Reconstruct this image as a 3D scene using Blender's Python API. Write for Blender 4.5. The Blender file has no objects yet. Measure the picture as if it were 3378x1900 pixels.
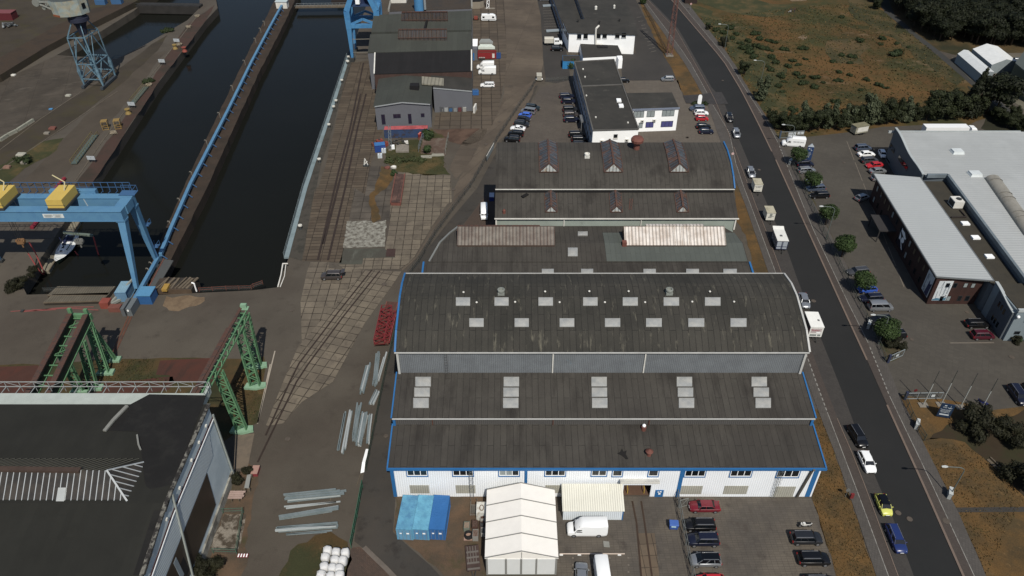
import bpy, bmesh, math, random
from mathutils import Vector, Matrix
R=math.radians
SC=bpy.context.scene; COL=SC.collection
FPX=1900*1.3113; CX,CY=1689,950; TH=R(37.8); CAMH=98.0
TL=dict(A=(0,0,.44179),B=(850,0,.44179),C=(1700,0,.44179),D=(2528,0,.44179),E=(0,620,.44179),F=(850,620,.44179),G=(1700,620,.44179),H=(2528,400,.44179),
I=(0,1260,.44179),J=(850,1260,.44179),K=(1700,1260,.44179),L=(2528,1000,.44179),M=(2528,1260,.44179),N=(0,0,.22082),O=(0,560,.28986),Q=(1080,0,.24068),R=(1100,60,.11043),
S=(1200,380,.17946),T=(1540,60,.22086),U=(1660,250,.16563),V=(2200,300,.17943),W=(2540,400,.20702),X=(3000,880,.19325),Y=(3000,120,.23464),Z=(2930,1220,.23468),
a=(1180,980,.37296),b=(1500,1560,.2346),c=(2450,680,.31765),d=(480,1200,.24837),e=(700,1540,.24845),g=(1040,1600,.20704),s=(0,0,1.0),f=(0,0,1.3113))
def q(t,x,y):
 k=TL[t]; return (k[0]+x*k[2],k[1]+y*k[2])
def al(py): return TH+math.atan((py-CY)/FPX)
def P(t,x,y,z=0.0):
 px,py=q(t,x,y); Y=(CAMH-z)/math.tan(al(py)); d=Y*math.cos(TH)+(CAMH-z)*math.sin(TH)
 return Vector(((px-CX)/FPX*d,Y,z))
def PX(t,x,y,X):          # point seen at the pixel on the plane x = X
 px,py=q(t,x,y); d=X*FPX/(px-CX); a=math.tan(al(py)); Y=d/(math.cos(TH)+a*math.sin(TH)); return Vector((X,Y,CAMH-a*Y))
def PY(t,x,y,Y):          # point seen at the pixel on the plane y = Y
 px,py=q(t,x,y); z=CAMH-Y*math.tan(al(py)); d=Y*math.cos(TH)+(CAMH-z)*math.sin(TH); return Vector(((px-CX)/FPX*d,Y,z))
def zt(g,t,x,y): return CAMH-g[1]*math.tan(al(q(t,x,y)[1]))   # height above ground point g seen at that row
WM={}
def reg(o,parent,m):
 COL.objects.link(o); WM[o.name]=m
 if parent is not None:
  o.parent=parent; o.matrix_basis=WM[parent.name].inverted()@m
 else: o.matrix_basis=m
 return o
def tag(o,label=None,cat=None,group=None,kind=None):
 if label: o['label']=label
 if cat: o['category']=cat
 if group: o['group']=group
 if kind: o['kind']=kind
 return o
def thing(name,label,cat,loc=(0,0,0),rz=0.0,group=None):
 o=bpy.data.objects.new(name,None); o.empty_display_size=.5
 reg(o,None,Matrix.Translation(Vector(loc))@Matrix.Rotation(rz,4,'Z')); return tag(o,label,cat,group)
def copytree(o,m,label=None,parent=None):
 c=o.copy(); COL.objects.link(c)
 if parent is None:
  c.matrix_basis=m;
  if label: c['label']=label
 else: c.parent=parent
 for ch in o.children: copytree(ch,None,None,c)
 return c
class MB:
 def __init__(s): s.v=[]; s.f=[]; s.mi=[]; s.cm=0; s.T=None
 def add(s,vs,fs):
  n=len(s.v); s.v+= [(s.T@Vector(p)) if s.T else Vector(p) for p in vs]
  for f in fs: s.f.append([i+n for i in f]); s.mi.append(s.cm)
  return s
 def m(s,i): s.cm=i; return s
 def poly(s,pts): return s.add(pts,[list(range(len(pts)))])
 def box(s,x0,x1,y0,y1,z0,z1):
  return s.add([(x0,y0,z0),(x1,y0,z0),(x1,y1,z0),(x0,y1,z0),(x0,y0,z1),(x1,y0,z1),(x1,y1,z1),(x0,y1,z1)],[(3,2,1,0),(4,5,6,7),(0,1,5,4),(1,2,6,5),(2,3,7,6),(3,0,4,7)])
 def beam(s,p,r,w,h=None,up=(0,0,1)):
  p=Vector(p); r=Vector(r); h=h or w; d=(r-p).normalized(); u=Vector(up)
  if abs(d.dot(u))>.98: u=Vector((0,1,0))
  a=d.cross(u).normalized(); b=a.cross(d).normalized(); a*=w/2; b*=h/2
  return s.add([p-a-b,p+a-b,p+a+b,p-a+b,r-a-b,r+a-b,r+a+b,r-a+b],[(0,1,2,3),(7,6,5,4),(1,0,4,5),(2,1,5,6),(3,2,6,7),(0,3,7,4)])
 def tube(s,p,r,ra,rb=None,n=8):
  p=Vector(p); r=Vector(r); rb=ra if rb is None else rb; d=(r-p).normalized(); u=Vector((0,0,1)) if abs(d.z)<.9 else Vector((0,1,0))
  a=d.cross(u).normalized(); b=d.cross(a); vs=[]
  for c,k in ((p,ra),(r,rb)):
   for i in range(n): t=2*math.pi*i/n; vs.append(c+a*k*math.cos(t)+b*k*math.sin(t))
  return s.add(vs,[(i,(i+1)%n,n+(i+1)%n,n+i) for i in range(n)]+[tuple(range(n-1,-1,-1)),tuple(range(n,2*n))])
 def path(s,pts,r,n=6):
  for i in range(len(pts)-1): s.tube(pts[i],pts[i+1],r,None,n)
  return s
 def prism(s,pts,z0,z1):      # pts: 2-D outline, z1 may be a function of (x,y)
  n=len(pts); f=(lambda p:z1(p[0],p[1])) if callable(z1) else (lambda p:z1)
  if sum(pts[i][0]*pts[(i+1)%n][1]-pts[(i+1)%n][0]*pts[i][1] for i in range(n))<0: pts=pts[::-1]
  vs=[(p[0],p[1],z0) for p in pts]+[(p[0],p[1],f(p)) for p in pts]
  return s.add(vs,[tuple(range(n-1,-1,-1)),tuple(range(n,2*n))]+[(i,(i+1)%n,n+(i+1)%n,n+i) for i in range(n)])
 def ext(s,prof,x0,x1):       # closed profile in (y,z) extruded along x
  n=len(prof); vs=[(x0,p[0],p[1]) for p in prof]+[(x1,p[0],p[1]) for p in prof]
  return s.add(vs,[tuple(range(n)),tuple(range(2*n-1,n-1,-1))]+[(i,n+i,n+(i+1)%n,(i+1)%n) for i in range(n)])
 def slab(s,top,th):          # a sheet given by 3-D points, thickened downwards
  n=len(top); vs=[Vector(p) for p in top]+[Vector(p)-Vector((0,0,th)) for p in top]
  return s.add(vs,[tuple(range(n)),tuple(range(2*n-1,n-1,-1))]+[(i,n+i,n+(i+1)%n,(i+1)%n) for i in range(n)])
 def lathe(s,c,prof,n=12):
  vs=[]; c=Vector(c)
  for r,z in prof:
   for i in range(n): t=2*math.pi*i/n; vs.append(c+Vector((r*math.cos(t),r*math.sin(t),z)))
  fs=[(k*n+i,k*n+(i+1)%n,(k+1)*n+(i+1)%n,(k+1)*n+i) for k in range(len(prof)-1) for i in range(n)]
  return s.add(vs,fs+[tuple(range(n-1,-1,-1)),tuple(range((len(prof)-1)*n,len(prof)*n))])
 def ball(s,c,r,n=10,m=6,sx=1,sy=1,sz=1):
  c=Vector(c); vs=[]
  for k in range(1,m):
   a=math.pi*k/m
   for i in range(n): t=2*math.pi*i/n; vs.append(c+Vector((r*sx*math.sin(a)*math.cos(t),r*sy*math.sin(a)*math.sin(t),r*sz*math.cos(a))))
  vs+=[c+Vector((0,0,r*sz)),c-Vector((0,0,r*sz))]; b=(m-1)*n
  fs=[((k+1)*n+i,(k+1)*n+(i+1)%n,k*n+(i+1)%n,k*n+i) for k in range(m-2) for i in range(n)]
  fs+=[(b,i,(i+1)%n) for i in range(n)]+[(b+1,(m-2)*n+(i+1)%n,(m-2)*n+i) for i in range(n)]
  return s.add(vs,fs)
 def loft(s,rings,cap=True):
  n=len(rings[0]); vs=[p for r in rings for p in r]
  fs=[(k*n+i,k*n+(i+1)%n,(k+1)*n+(i+1)%n,(k+1)*n+i) for k in range(len(rings)-1) for i in range(n)]
  if cap: fs+=[tuple(range(n-1,-1,-1)),tuple(range((len(rings)-1)*n,len(rings)*n))]
  return s.add(vs,fs)
 def data(s,name,mats,smooth=False,inv=None):
  me=bpy.data.meshes.new(name); me.from_pydata([(inv@v if inv else v) for v in s.v],[],s.f)
  for k in (mats if isinstance(mats,(list,tuple)) else [mats]): me.materials.append(k)
  if max(s.mi or [0])>0: me.polygons.foreach_set('material_index',s.mi)
  if smooth: me.polygons.foreach_set('use_smooth',[True]*len(me.polygons))
  me.validate(); me.update(); return me
 def build(s,name,mats,parent=None,smooth=False,loc=None,rz=0.0,local=False,label=None,cat=None,group=None,kind=None,ang=None):
  if parent is not None: m=WM[parent.name]
  else:
   if loc is None:
    xs=[v.x for v in s.v]; ys=[v.y for v in s.v]; loc=((min(xs)+max(xs))/2,(min(ys)+max(ys))/2,min(v.z for v in s.v))
   m=Matrix.Translation(Vector(loc))@Matrix.Rotation(rz,4,'Z')
  o=bpy.data.objects.new(name,s.data(name,mats,smooth,None if local else m.inverted()))
  if ang is not None:
   o.data.polygons.foreach_set('use_smooth',[True]*len(o.data.polygons)); o.data.set_sharp_from_angle(angle=R(ang))
  reg(o,parent,m); return tag(o,label,cat,group,kind)
def lin(r,g,b,k=1.0):
 f=lambda u:(u/255/12.92 if u<10 else ((u/255+.055)/1.055)**2.4)*k
 r,g,b=f(r),f(g),f(b); y=.3*r+.6*g+.1*b; r,g,b=(y+(u-y)*.9 for u in(r,g,b))
 return (r,g,b,1)
MATS={}
def mk(name,rgb,rough=.85,metal=0.0,var=.25,sc=.35,rgb2=None,mix=(.45,.6),sc2=None,pat=None,bump=0.0,bsc=6.0,spec=.3,fine=.18,k=1.0,trans=0.0,stain=None):
 if name in MATS: return MATS[name]
 m=bpy.data.materials.new(name); m.use_nodes=True; nt=m.node_tree; N=nt.nodes; Lk=nt.links.new
 b=N['Principled BSDF']; b.inputs['Roughness'].default_value=rough; b.inputs['Metallic'].default_value=metal; b.inputs['Specular IOR Level'].default_value=spec
 tc=N.new('ShaderNodeTexCoord'); co=tc.outputs['Object']
 def noise(sc,det=4.0,ro=.6,src=None):
  n=N.new('ShaderNodeTexNoise'); n.inputs['Scale'].default_value=sc; n.inputs['Detail'].default_value=det; n.inputs['Roughness'].default_value=ro; Lk(src or co,n.inputs['Vector']); return n.outputs['Fac']
 def mixc(f,a,c,typ='MIX'):
  x=N.new('ShaderNodeMix'); x.data_type='RGBA'; x.blend_type=typ
  for i,u in ((0,f),(6,a),(7,c)):
   if isinstance(u,(int,float)): x.inputs[i].default_value=u
   elif isinstance(u,tuple): x.inputs[i].default_value=u
   else: Lk(u,x.inputs[i])
  return x.outputs[2]
 def ramp(f,a,c,lo=0.0,hi=1.0):
  r=N.new('ShaderNodeMapRange'); r.inputs[1].default_value=a; r.inputs[2].default_value=c; r.inputs[3].default_value=lo; r.inputs[4].default_value=hi; Lk(f,r.inputs[0]); return r.outputs[0]
 def math2(op,a,c=None):
  x=N.new('ShaderNodeMath'); x.operation=op
  for i,u in ((0,a),(1,c)):
   if u is None: continue
   if isinstance(u,(int,float)): x.inputs[i].default_value=u
   else: Lk(u,x.inputs[i])
  return x.outputs[0]
 base=lin(*rgb,k); col=base
 if rgb2: col=mixc(ramp(noise(sc2 or sc,6,.65),mix[0],mix[1]),base,lin(*rgb2,k))
 hgt=None
 if pat:
  kind=pat[0]
  if kind in('brick','grid','strip'):
   _,w,h,mo,mrgb,v=pat[:6]; rot=pat[6] if len(pat)>6 else 0
   mp=N.new('ShaderNodeMapping'); mp.inputs['Rotation'].default_value[2]=R(rot); Lk(co,mp.inputs['Vector'])
   t=N.new('ShaderNodeTexBrick'); t.offset=0.0 if kind=='grid' else .5; t.squash=1.0
   t.inputs['Scale'].default_value=1.0; t.inputs['Brick Width'].default_value=w; t.inputs['Row Height'].default_value=h; t.inputs['Mortar Size'].default_value=mo; t.inputs['Mortar Smooth'].default_value=.1; t.inputs['Bias'].default_value=0
   t.inputs['Color1'].default_value=(1-v,1-v,1-v,1); t.inputs['Color2'].default_value=(1+v,1+v*.97,1+v*.92,1); mc=lin(*mrgb,k); t.inputs['Mortar'].default_value=(1,1,1,1)
   Lk(mp.outputs[0],t.inputs['Vector']); col=mixc(1.0,col,t.outputs['Color'],'MULTIPLY');
   br=noise(.6,3); col=mixc(math2('MULTIPLY',t.outputs['Fac'],ramp(br,.3,.55,.35,1)),col,mc)
  elif kind=='rib':      # (rib, period, axis, depth)
   sx=N.new('ShaderNodeSeparateXYZ'); Lk(co,sx.inputs[0]); u=math2('MULTIPLY',sx.outputs[pat[2]],2*math.pi/pat[1]); w=math2('SINE',u)
   col=mixc(ramp(w,-1,-.2,pat[3],0),col,(0,0,0,1)); hgt=w
 big=noise(sc,5,.62); fin=noise(bsc*2.2,3,.7)
 f=math2('ADD',ramp(big,.25,.75,1-var,1+var),ramp(fin,.25,.75,-fine,fine))
 cc=N.new('ShaderNodeCombineColor'); [Lk(f,cc.inputs[i]) for i in range(3)]
 col=mixc(1.0,col,cc.outputs[0],'MULTIPLY')
 if stain:               # (rgb, scale vector, lo, hi)
  mp=N.new('ShaderNodeMapping'); mp.inputs['Scale'].default_value=stain[1]; Lk(co,mp.inputs['Vector'])
  col=mixc(ramp(noise(1.0,7,.7,mp.outputs[0]),stain[2],stain[3]),col,lin(*stain[0],k))
 Lk(col,b.inputs['Base Color'])
 if bump or hgt is not None:
  bp=N.new('ShaderNodeBump'); bp.inputs['Strength'].default_value=bump or .3; bp.inputs['Distance'].default_value=.05
  Lk(hgt if hgt is not None else noise(bsc,5,.7),bp.inputs['Height']); Lk(bp.outputs[0],b.inputs['Normal'])
 if trans:
  tr=N.new('ShaderNodeBsdfTransparent'); mx=N.new('ShaderNodeMixShader'); mx.inputs[0].default_value=trans
  Lk(b.outputs[0],mx.inputs[1]); Lk(tr.outputs[0],mx.inputs[2]); Lk(mx.outputs[0],N['Material Output'].inputs['Surface'])
 MATS[name]=m; return m
def flat(name,rgb,rough=.6,metal=0.0,var=.08,spec=.35,fine=.05,**k): return mk(name,rgb,rough,metal,var,.8,spec=spec,fine=fine,**k)
cd=bpy.data.cameras.new('camera'); cam=bpy.data.objects.new('camera',cd); COL.objects.link(cam); SC.camera=cam
cam.location=(0,0,CAMH); cam.rotation_euler=(R(90-37.8),0,0); cd.sensor_fit='HORIZONTAL'; cd.sensor_width=36; cd.lens=36*FPX/3378; cd.clip_start=1; cd.clip_end=3000
SUN_EL,SUN_AZ=R(52),R(14)      # the sun stands behind the camera, to its right
sv=Vector((math.sin(SUN_AZ)*math.cos(SUN_EL),-math.cos(SUN_AZ)*math.cos(SUN_EL),math.sin(SUN_EL)))
sl=bpy.data.lights.new('sun','SUN'); sl.energy=3.7; sl.angle=R(.5); sl.color=(1,.945,.85); so=bpy.data.objects.new('sun',sl); COL.objects.link(so); so.rotation_euler=sv.to_track_quat('Z','Y').to_euler()
w=bpy.data.worlds.new('World'); SC.world=w; w.use_nodes=True; bg=w.node_tree.nodes['Background']; sk=w.node_tree.nodes.new('ShaderNodeTexSky'); sk.sky_type='NISHITA'; sk.sun_disc=False
sk.sun_elevation=SUN_EL; sk.sun_rotation=math.atan2(sv.x,sv.y); w.node_tree.links.new(sk.outputs[0],bg.inputs[0]); bg.inputs[1].default_value=.07
SC.view_settings.view_transform='Standard'; SC.view_settings.look='None'; SC.view_settings.exposure=.27; SC.view_settings.gamma=1
rnd=random.Random(7)
from mathutils.geometry import tessellate_polygon
def jag(pts,step,amp):
 out=[]; n=len(pts)
 for i in range(n):
  a,b=Vector(pts[i][:2]),Vector(pts[(i+1)%n][:2]); L=(b-a).length; k=max(1,int(L/step)); d=(b-a).normalized() if L>0 else Vector((1,0)); nn=Vector((-d.y,d.x))
  for j in range(k): out.append(a+(b-a)*(j/k)+(nn*rnd.uniform(-amp,amp) if j or amp>.3 else Vector((0,0))))
 return out
def tri(pts):
 return [list(t) for t in tessellate_polygon([[Vector((p[0],p[1],0)) for p in pts]])]
def sheet(name,pts,mat,z,ang=0.0,j=None,kind='structure',z0=None,label=None,cat=None):
 pts=[Vector((p[0],p[1])) for p in pts]
 if j: pts=jag(pts,*j)
 n=len(pts); fs=[]
 for t in tri(pts):
  a,b,c=(pts[i] for i in t)
  if (b-a).cross(c-a)<0: t=t[::-1]
  fs.append(t)
 m=MB(); m.add([(p.x,p.y,z) for p in pts],fs)
 if z0 is not None:
  m.add([(p.x,p.y,z) for p in pts]+[(p.x,p.y,z0) for p in pts],[(i,(i+1)%n,n+(i+1)%n,n+i) for i in range(n)])
 return m.build(name,mat,None,loc=(pts[0].x,pts[0].y,z),rz=R(ang),kind=kind,label=label,cat=cat)
def pp(t,*xy): return [P(t,x,y) for x,y in xy]
gm=mk('yard_dirt_asphalt',(77,71,62),.95,0,.2,.05,(66,59,51),(.4,.65),.03,fine=.2,bsc=3,stain=((58,52,45),(.25,.25,.25),.55,.75))
quaywall=mk('quay_wall_stone',(52,44,38),.95,0,.35,.3,(36,33,29),(.4,.6),.2)
asph=mk('road_asphalt',(31,32,32),.92,0,.12,.08,(34,34,34),(.4,.6),.02,fine=.16,bsc=4,stain=((33,33,33),(.5,.06,.1),.5,.75))
asph2=mk('lane_asphalt',(56,53,49),.95,0,.16,.1,(60,55,49),(.42,.62),.08,fine=.18,bsc=4,stain=((42,38,35),(.3,.3,.3),.55,.7))
asph3=mk('lot_asphalt',(57,54,51),.95,0,.14,.07,(50,48,46),(.4,.65),.06,fine=.16,bsc=4)
pav=mk('paver_beige_grey',(84,77,69),.9,0,.13,.12,(74,68,62),(.4,.6),.08,pat=('brick',.42,.21,.02,(60,54,48),.1),fine=.16)
pav2=mk('paver_car_park',(72,68,61),.9,0,.12,.06,(65,61,55),(.4,.6),.05,pat=('grid',1.0,.5,.02,(62,58,53),.07,28),fine=.15,bsc=5)
pavb=mk('paver_bay_grey',(61,58,55),.9,0,.12,.15,(55,52,50),pat=('brick',.4,.2,.02,(46,43,41),.1,24),fine=.15)
pavs=mk('paver_walk_grey',(76,72,68),.9,0,.12,.15,(68,64,60),pat=('grid',.4,.4,.02,(60,57,54),.08,24),fine=.14)
pavr=mk('paver_reddish',(70,63,58),.9,0,.14,.2,(64,58,54),pat=('brick',.3,.15,.02,(54,46,42),.1,24),fine=.14)
pavred=mk('paver_brick_red',(82,64,53),.92,0,.15,.15,(66,55,48),pat=('brick',.4,.2,.02,(56,46,40),.12,40),fine=.16)
slabm=mk('concrete_slab_tan',(104,95,81),.9,0,.13,.12,(88,80,69),(.42,.62),.1,pat=('grid',2.0,2.0,.085,(44,38,31),.15),fine=.1,stain=((72,65,57),(.35,.35,.35),.55,.72))
slabq=mk('concrete_slab_quay',(84,74,61),.92,0,.22,.15,(68,58,47),(.4,.62),.15,pat=('grid',3.2,1.25,.09,(40,33,27),.2),fine=.14,stain=((96,88,77),(.1,1.2,.5),.63,.72))
slabl=mk('concrete_lane',(88,78,66),.92,0,.16,.08,(76,67,57),(.4,.6),.06,pat=('grid',14,3.2,.05,(62,54,46),.09),fine=.12,stain=((66,59,52),(.15,.4,.3),.55,.72))
slabg=mk('concrete_slab_grey',(82,75,66),.92,0,.2,.15,(62,57,51),(.4,.62),.1,pat=('grid',2.6,2.6,.1,(46,40,34),.14),fine=.14,stain=((90,84,76),(.3,.3,.3),.6,.75))
worn=mk('worn_white_concrete',(132,130,120),.9,0,.2,.4,(84,79,70),(.4,.62),1.1,fine=.3,bsc=3)
green_a=mk('greenish_asphalt',(71,72,63),.95,0,.16,.15,(62,60,53),fine=.15,stain=((84,84,76),(.5,.12,.3),.58,.7))
dryg=mk('dry_grass',(90,66,31),1,0,.25,.12,(68,55,32),(.42,.6),.16,fine=.35,bsc=2.5,bump=.5,stain=((112,86,50),(.5,.5,.5),.58,.75))
dryg2=mk('mixed_dry_grass',(72,56,30),1,0,.28,.1,(47,48,26),(.42,.58),.09,fine=.35,bsc=2.5,bump=.5,stain=((94,72,44),(.4,.4,.4),.6,.75))
fieldm=mk('field_dry_grass',(84,60,25),1,0,.28,.045,(50,50,20),(.43,.58),.032,fine=.32,bsc=1.6,bump=.5,stain=((100,82,58),(.05,.09,.1),.57,.7))
greeng=mk('green_grass',(52,54,27),1,0,.3,.12,(74,61,33),(.48,.64),.12,fine=.35,bsc=2.5,bump=.5)
dirt=mk('brown_dirt',(86,68,51),1,0,.22,.15,(70,60,48),(.42,.6),.18,fine=.25,bsc=3,stain=((60,58,34),(.22,.22,.22),.55,.7))
darkg=mk('dark_green_ground',(36,36,22),1,0,.3,.1,fine=.3)  # dark green ground colour, mottled by noise
rustg=mk('rust_red_ground',(76,42,32),.9,0,.25,.12,(62,38,30),fine=.15,stain=((50,36,30),(.6,.1,.3),.55,.7))
pierm=mk('pier_ground',(70,61,50),.95,0,.25,.05,(50,42,33),(.4,.62),.06,fine=.22,bsc=3,stain=((82,75,65),(.12,.12,.1),.6,.72))
pierm2=mk('pier_track_ground',(56,49,39),.95,0,.28,.08,(58,52,32),(.48,.65),.1,fine=.22,bsc=3)
kerbm=mk('kerb_stone',(104,90,80),.85,0,.15,.5,fine=.12)
paint=mk('worn_white_line',(128,126,120),.8,0,.2,.8,(86,82,78),(.5,.64),.9,fine=.15)
rustm=mk('rust_steel',(92,58,42),.85,0,.3,.6,(66,46,38),fine=.2)
railm=mk('rail_dark_steel',(48,38,32),.7,0,.25,.4)
waterm=mk('harbour_water',(22,23,20),.12,0,.1,.02,fine=.02,bsc=.5,bump=.04,spec=.05)
MB().poly([(-700,-100,-2.6),(700,-100,-2.6),(700,900,-2.6),(-700,900,-2.6)]).build('water',waterm,None,kind='structure')
def ext(a,b,y): t=(y-a.y)/(b.y-a.y); return a+(b-a)*t
qa,qb=P('B',420,1290),P('B',690,425)
land=[Vector((700,-100,0)),Vector((700,900,0)),ext(qa,qb,900)]+[qb]+pp('B',(560,830))+pp('F',(372,0),(232,520),(145,742))+pp('E',(1885,764),(1460,785),(1150,800),(880,778),(200,797),(170,735))+pp('A',(520,1600),(700,1350),(1180,620),(1540,150),(1625,60),(1600,-70))+pp('A',(1490,-70),(1490,60),(1400,150),(1220,255),(1080,335),(870,440),(420,412),(760,230),(1000,80))
land+=[Vector((land[-1].x-2,900,0)),Vector((-700,900,0)),Vector((-700,-100,0))]
sheet('ground',land,gm,0,0,z0=-6)
eq=[P('A',x,y,2.2) for x,y in((-200,640),(0,560),(350,345),(560,235),(1010,12),(1150,-75))]
sheet('quay',eq+[Vector((eq[-1].x,900,0)),Vector((-700,900,0)),Vector((-700,eq[0].y,0))],pierm2,2.2,z0=-6)
qk=[P('A',x,y,2.2) for x,y in((-200,500),(0,430),(420,190),(700,60),(880,-60))]
sheet('quay_track',eq[1:5]+qk[3:0:-1],mk('quay_brown',(60,48,36),.95,0,.3,.12,(46,38,30),fine=.2),2.21)
ca=math.degrees(math.atan2(qb.y-qa.y,qb.x-qa.x))
sheet('quay_paving',pp('B',(700,470),(900,440),(930,600),(940,960),(850,1200),(800,1449))+pp('F',(720,0),(625,560),(330,545),(430,0))+pp('B',(455,1400),(560,1020),(640,640)),slabq,.02,ca-90,j=(4,.25))
sheet('quay_coping',pp('B',(692,430),(712,430),(640,650),(560,960),(470,1240),(430,1449))+pp('F',(428,0),(330,545),(236,516),(372,0))+pp('B',(560,830)),mk('coping_stone',(66,62,55),.92,0,.25,.4,(48,46,40),fine=.15),.04)
for nm,l in(('crane_rail',[('B',790,470),('B',690,960),('B',600,1300),('F',450,540)]),('crane_rail',[('B',810,700),('B',745,960),('B',655,1400),('F',525,540)]),('crane_rail',[('B',770,700),('B',700,1000),('B',625,1300),('F',490,420)])):
 m=MB(); pts=[P(*k)+Vector((0,0,.05)) for k in l]
 for a,b in zip(pts,pts[1:]): m.beam(a,b,.5,.04)
 m.build(nm,railm,None,kind='structure')
sheet('yard_paving',pp('F',(985,250),(1000,20))+pp('B',(1045,1285),(1440,1310))+pp('F',(1450,105),(1415,120),(1300,290),(1240,390),(1170,515),(1125,560),(1060,605),(650,608),(600,572),(780,572),(790,525),(1030,520),(950,455),(975,340)),slabm,.03,2,j=(2,.0))
sheet('yard_paving',pp('F',(390,552),(530,552),(530,600),(800,612),(560,890),(330,1160),(320,850),(365,640)),slabm,.025,1)
sheet('track_paving',pp('F',(805,612),(1072,625),(1010,720),(960,790),(800,1010),(560,1449))+pp('J',(330,150),(190,310),(60,330))+pp('F',(190,1449),(300,1190),(430,1040),(560,890)),slabm,.035,math.degrees(math.atan2(*(lambda v:(v.y,v.x))(P('F',900,620)-P('F',380,1320))))+0)
for l in([('F',852,615),('F',600,930),('F',310,1310),('F',240,1449),('J',60,400)],[('F',912,620),('F',640,960),('F',375,1320),('F',290,1449),('J',0,600)]):
 m=MB(); pts=[P(*k)+Vector((0,0,.045)) for k in l]
 for a,b in zip(pts,pts[1:]): m.beam(a,b,.32,.03)
 m.build('track_groove',railm,None,kind='structure')
sheet('concrete_pad',pp('F',(662,250),(830,245),(870,262),(960,240),(952,440),(640,448)),worn,.045,2,j=(.8,.18))
sheet('asphalt_patch',pp('F',(640,452),(955,450),(1028,520),(790,524),(780,570),(605,570)),green_a,.02,j=(2,.15))
sheet('dark_slab',pp('F',(965,455),(1030,455),(1025,515),(955,515)),mk('dark_slab',(58,42,38),.8),.06)
sheet('concrete_ground',pp('B',(840,1240),(960,1240),(1010,1449))+pp('F',(985,245),(850,240),(690,240),(720,0))+pp('B',(770,1430)),slabg,.018,3,j=(2,.3))
sheet('dry_grass_strip',pp('B',(930,1240),(1030,1290),(960,1400),(900,1449))+pp('F',(880,60),(910,230),(870,260),(845,235),(835,60))+pp('B',(880,1400)),dryg,.05,j=(1.2,.35),kind='stuff')
sheet('weedy_ground',pp('B',(950,1210),(960,1120),(1050,1060),(1200,1040),(1300,960),(1410,1040),(1390,1240),(1440,1300),(1290,1310),(1040,1280)),greeng,.03,j=(1.5,.5),kind='stuff')
sheet('red_brown_pad',pp('B',(1230,1035),(1410,1030),(1405,1160),(1215,1150)),mk('pad_brown',(80,64,54),.95,0,.25,.2,(96,84,74),(.5,.65),.3),.045,j=(2,.2))
sheet('brown_soil',pp('B',(1310,965),(1700,960),(1740,1020),(1560,1090),(1440,1060)),mk('soil_brown',(66,50,41),1,0,.22,.15,(80,62,50),fine=.25),.02,j=(2,.4))
sheet('concrete_lane',pp('B',(1610,-70))+pp('C',(250,-70),(190,120),(210,470),(170,600))+pp('B',(1924,900),(1700,1010),(1700,1090),(1590,1220),(1480,1340),(1430,1260),(1530,1060),(1660,960),(1740,960),(1790,840),(1840,700),(1850,400),(1830,0)),slabl,.02,math.degrees(math.atan2(1,.15))-90,j=(6,.2))
sheet('concrete_lane',pp('C',(-10,640),(80,640),(150,590),(130,700))+pp('B',(1924,960),(1800,1050))+pp('F',(1580,0),(1440,180),(1310,340),(1180,530),(1080,620),(1075,605),(1180,515),(1310,280),(1460,100),(1470,0)),slabl,.022,62,j=(5,.2))
sheet('forecourt_paving',pp('B',(1610,0),(1840,0),(1860,400),(1850,560),(1800,820),(1740,960),(1310,960),(1330,850),(1610,830)),mk('forecourt_slab',(84,74,62),.92,0,.16,.1,(70,62,53),(.42,.62),.1,pat=('grid',3.1,3.1,.14,(46,39,32),.14),fine=.12,stain=((60,52,45),(.12,.5,.3),.58,.7)),.03,2)
sheet('lane',pp('C',(95,640),(60,760),(-60,980))+pp('F',(1640,0),(1440,235),(1280,440),(1150,600),(1090,730),(1020,1090),(950,1400))+pp('J',(930,60),(850,420),(790,700),(720,1190),(850,1290),(1000,1449),(1100,1600),(1500,1600),(1300,1380),(1140,1240),(1010,1120),(1030,860),(1040,600),(1060,0))+pp('F',(1300,900),(1400,500),(1500,320),(1700,60),(1790,0))+pp('C',(30,960),(170,640)),asph2,.015)
sheet('brown_forecourt',pp('F',(1520,300),(1700,60),(1790,-20),(1800,310)),mk('forecourt_brown',(70,58,50),.95,0,.18,.15,(60,51,45),fine=.18),.03)
sheet('car_park_paving',pp('C',(185,650),(400,600),(480,700),(600,1120),(0,1120),(100,800)),pav,.03,14)
sheet('brick_paving',pp('J',(700,1240),(760,1230),(860,1290),(1010,1460),(1100,1600),(600,1600),(680,1330)),pavred,.03)
m=MB(); k=[P('J',795,1235),P('J',850,1290),P('J',960,1395),P('J',1060,1500)]
for a,b in zip(k,k[1:]): m.beam(a+Vector((0,0,.05)),b+Vector((0,0,.05)),.7,.1)
m.build('kerb',mk('kerb_grey',(92,84,76),.9,0,.2,.5),None,kind='structure')
sheet('dirt_patch',pp('J',(1030,860),(1720,850),(1720,1600),(1500,1600),(1330,1380),(1140,1230),(1010,1110)),dirt,.035,j=(1.5,.3))
sheet('dirt_verge',pp('J',(300,1200),(560,1110),(700,1260),(640,1600),(60,1600),(160,1400)),dryg2,.03,j=(1.2,.5),kind='stuff')
sheet('dirt_verge',pp('I',(1740,690),(1880,600),(1920,760),(1890,960),(1830,1300),(1760,1600),(1480,1600),(1560,1330),(1640,1000)),dirt,.02,j=(1.5,.6))
sheet('gravel_pad',pp('I',(1680,985),(1840,990),(1780,1250),(1560,1250)),mk('crushed_stone',(128,120,108),.95,0,.3,.5,(62,54,44),(.44,.56),.5,fine=.4,bsc=3,bump=.8),.03,j=(1,.2))
sheet('yard_paving',pp('I',(1750,400),(1900,385),(1850,640),(1745,650)),mk('slab_tan_big',(104,92,78),.9,0,.15,.3,(88,79,68),fine=.12),.03)
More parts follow.
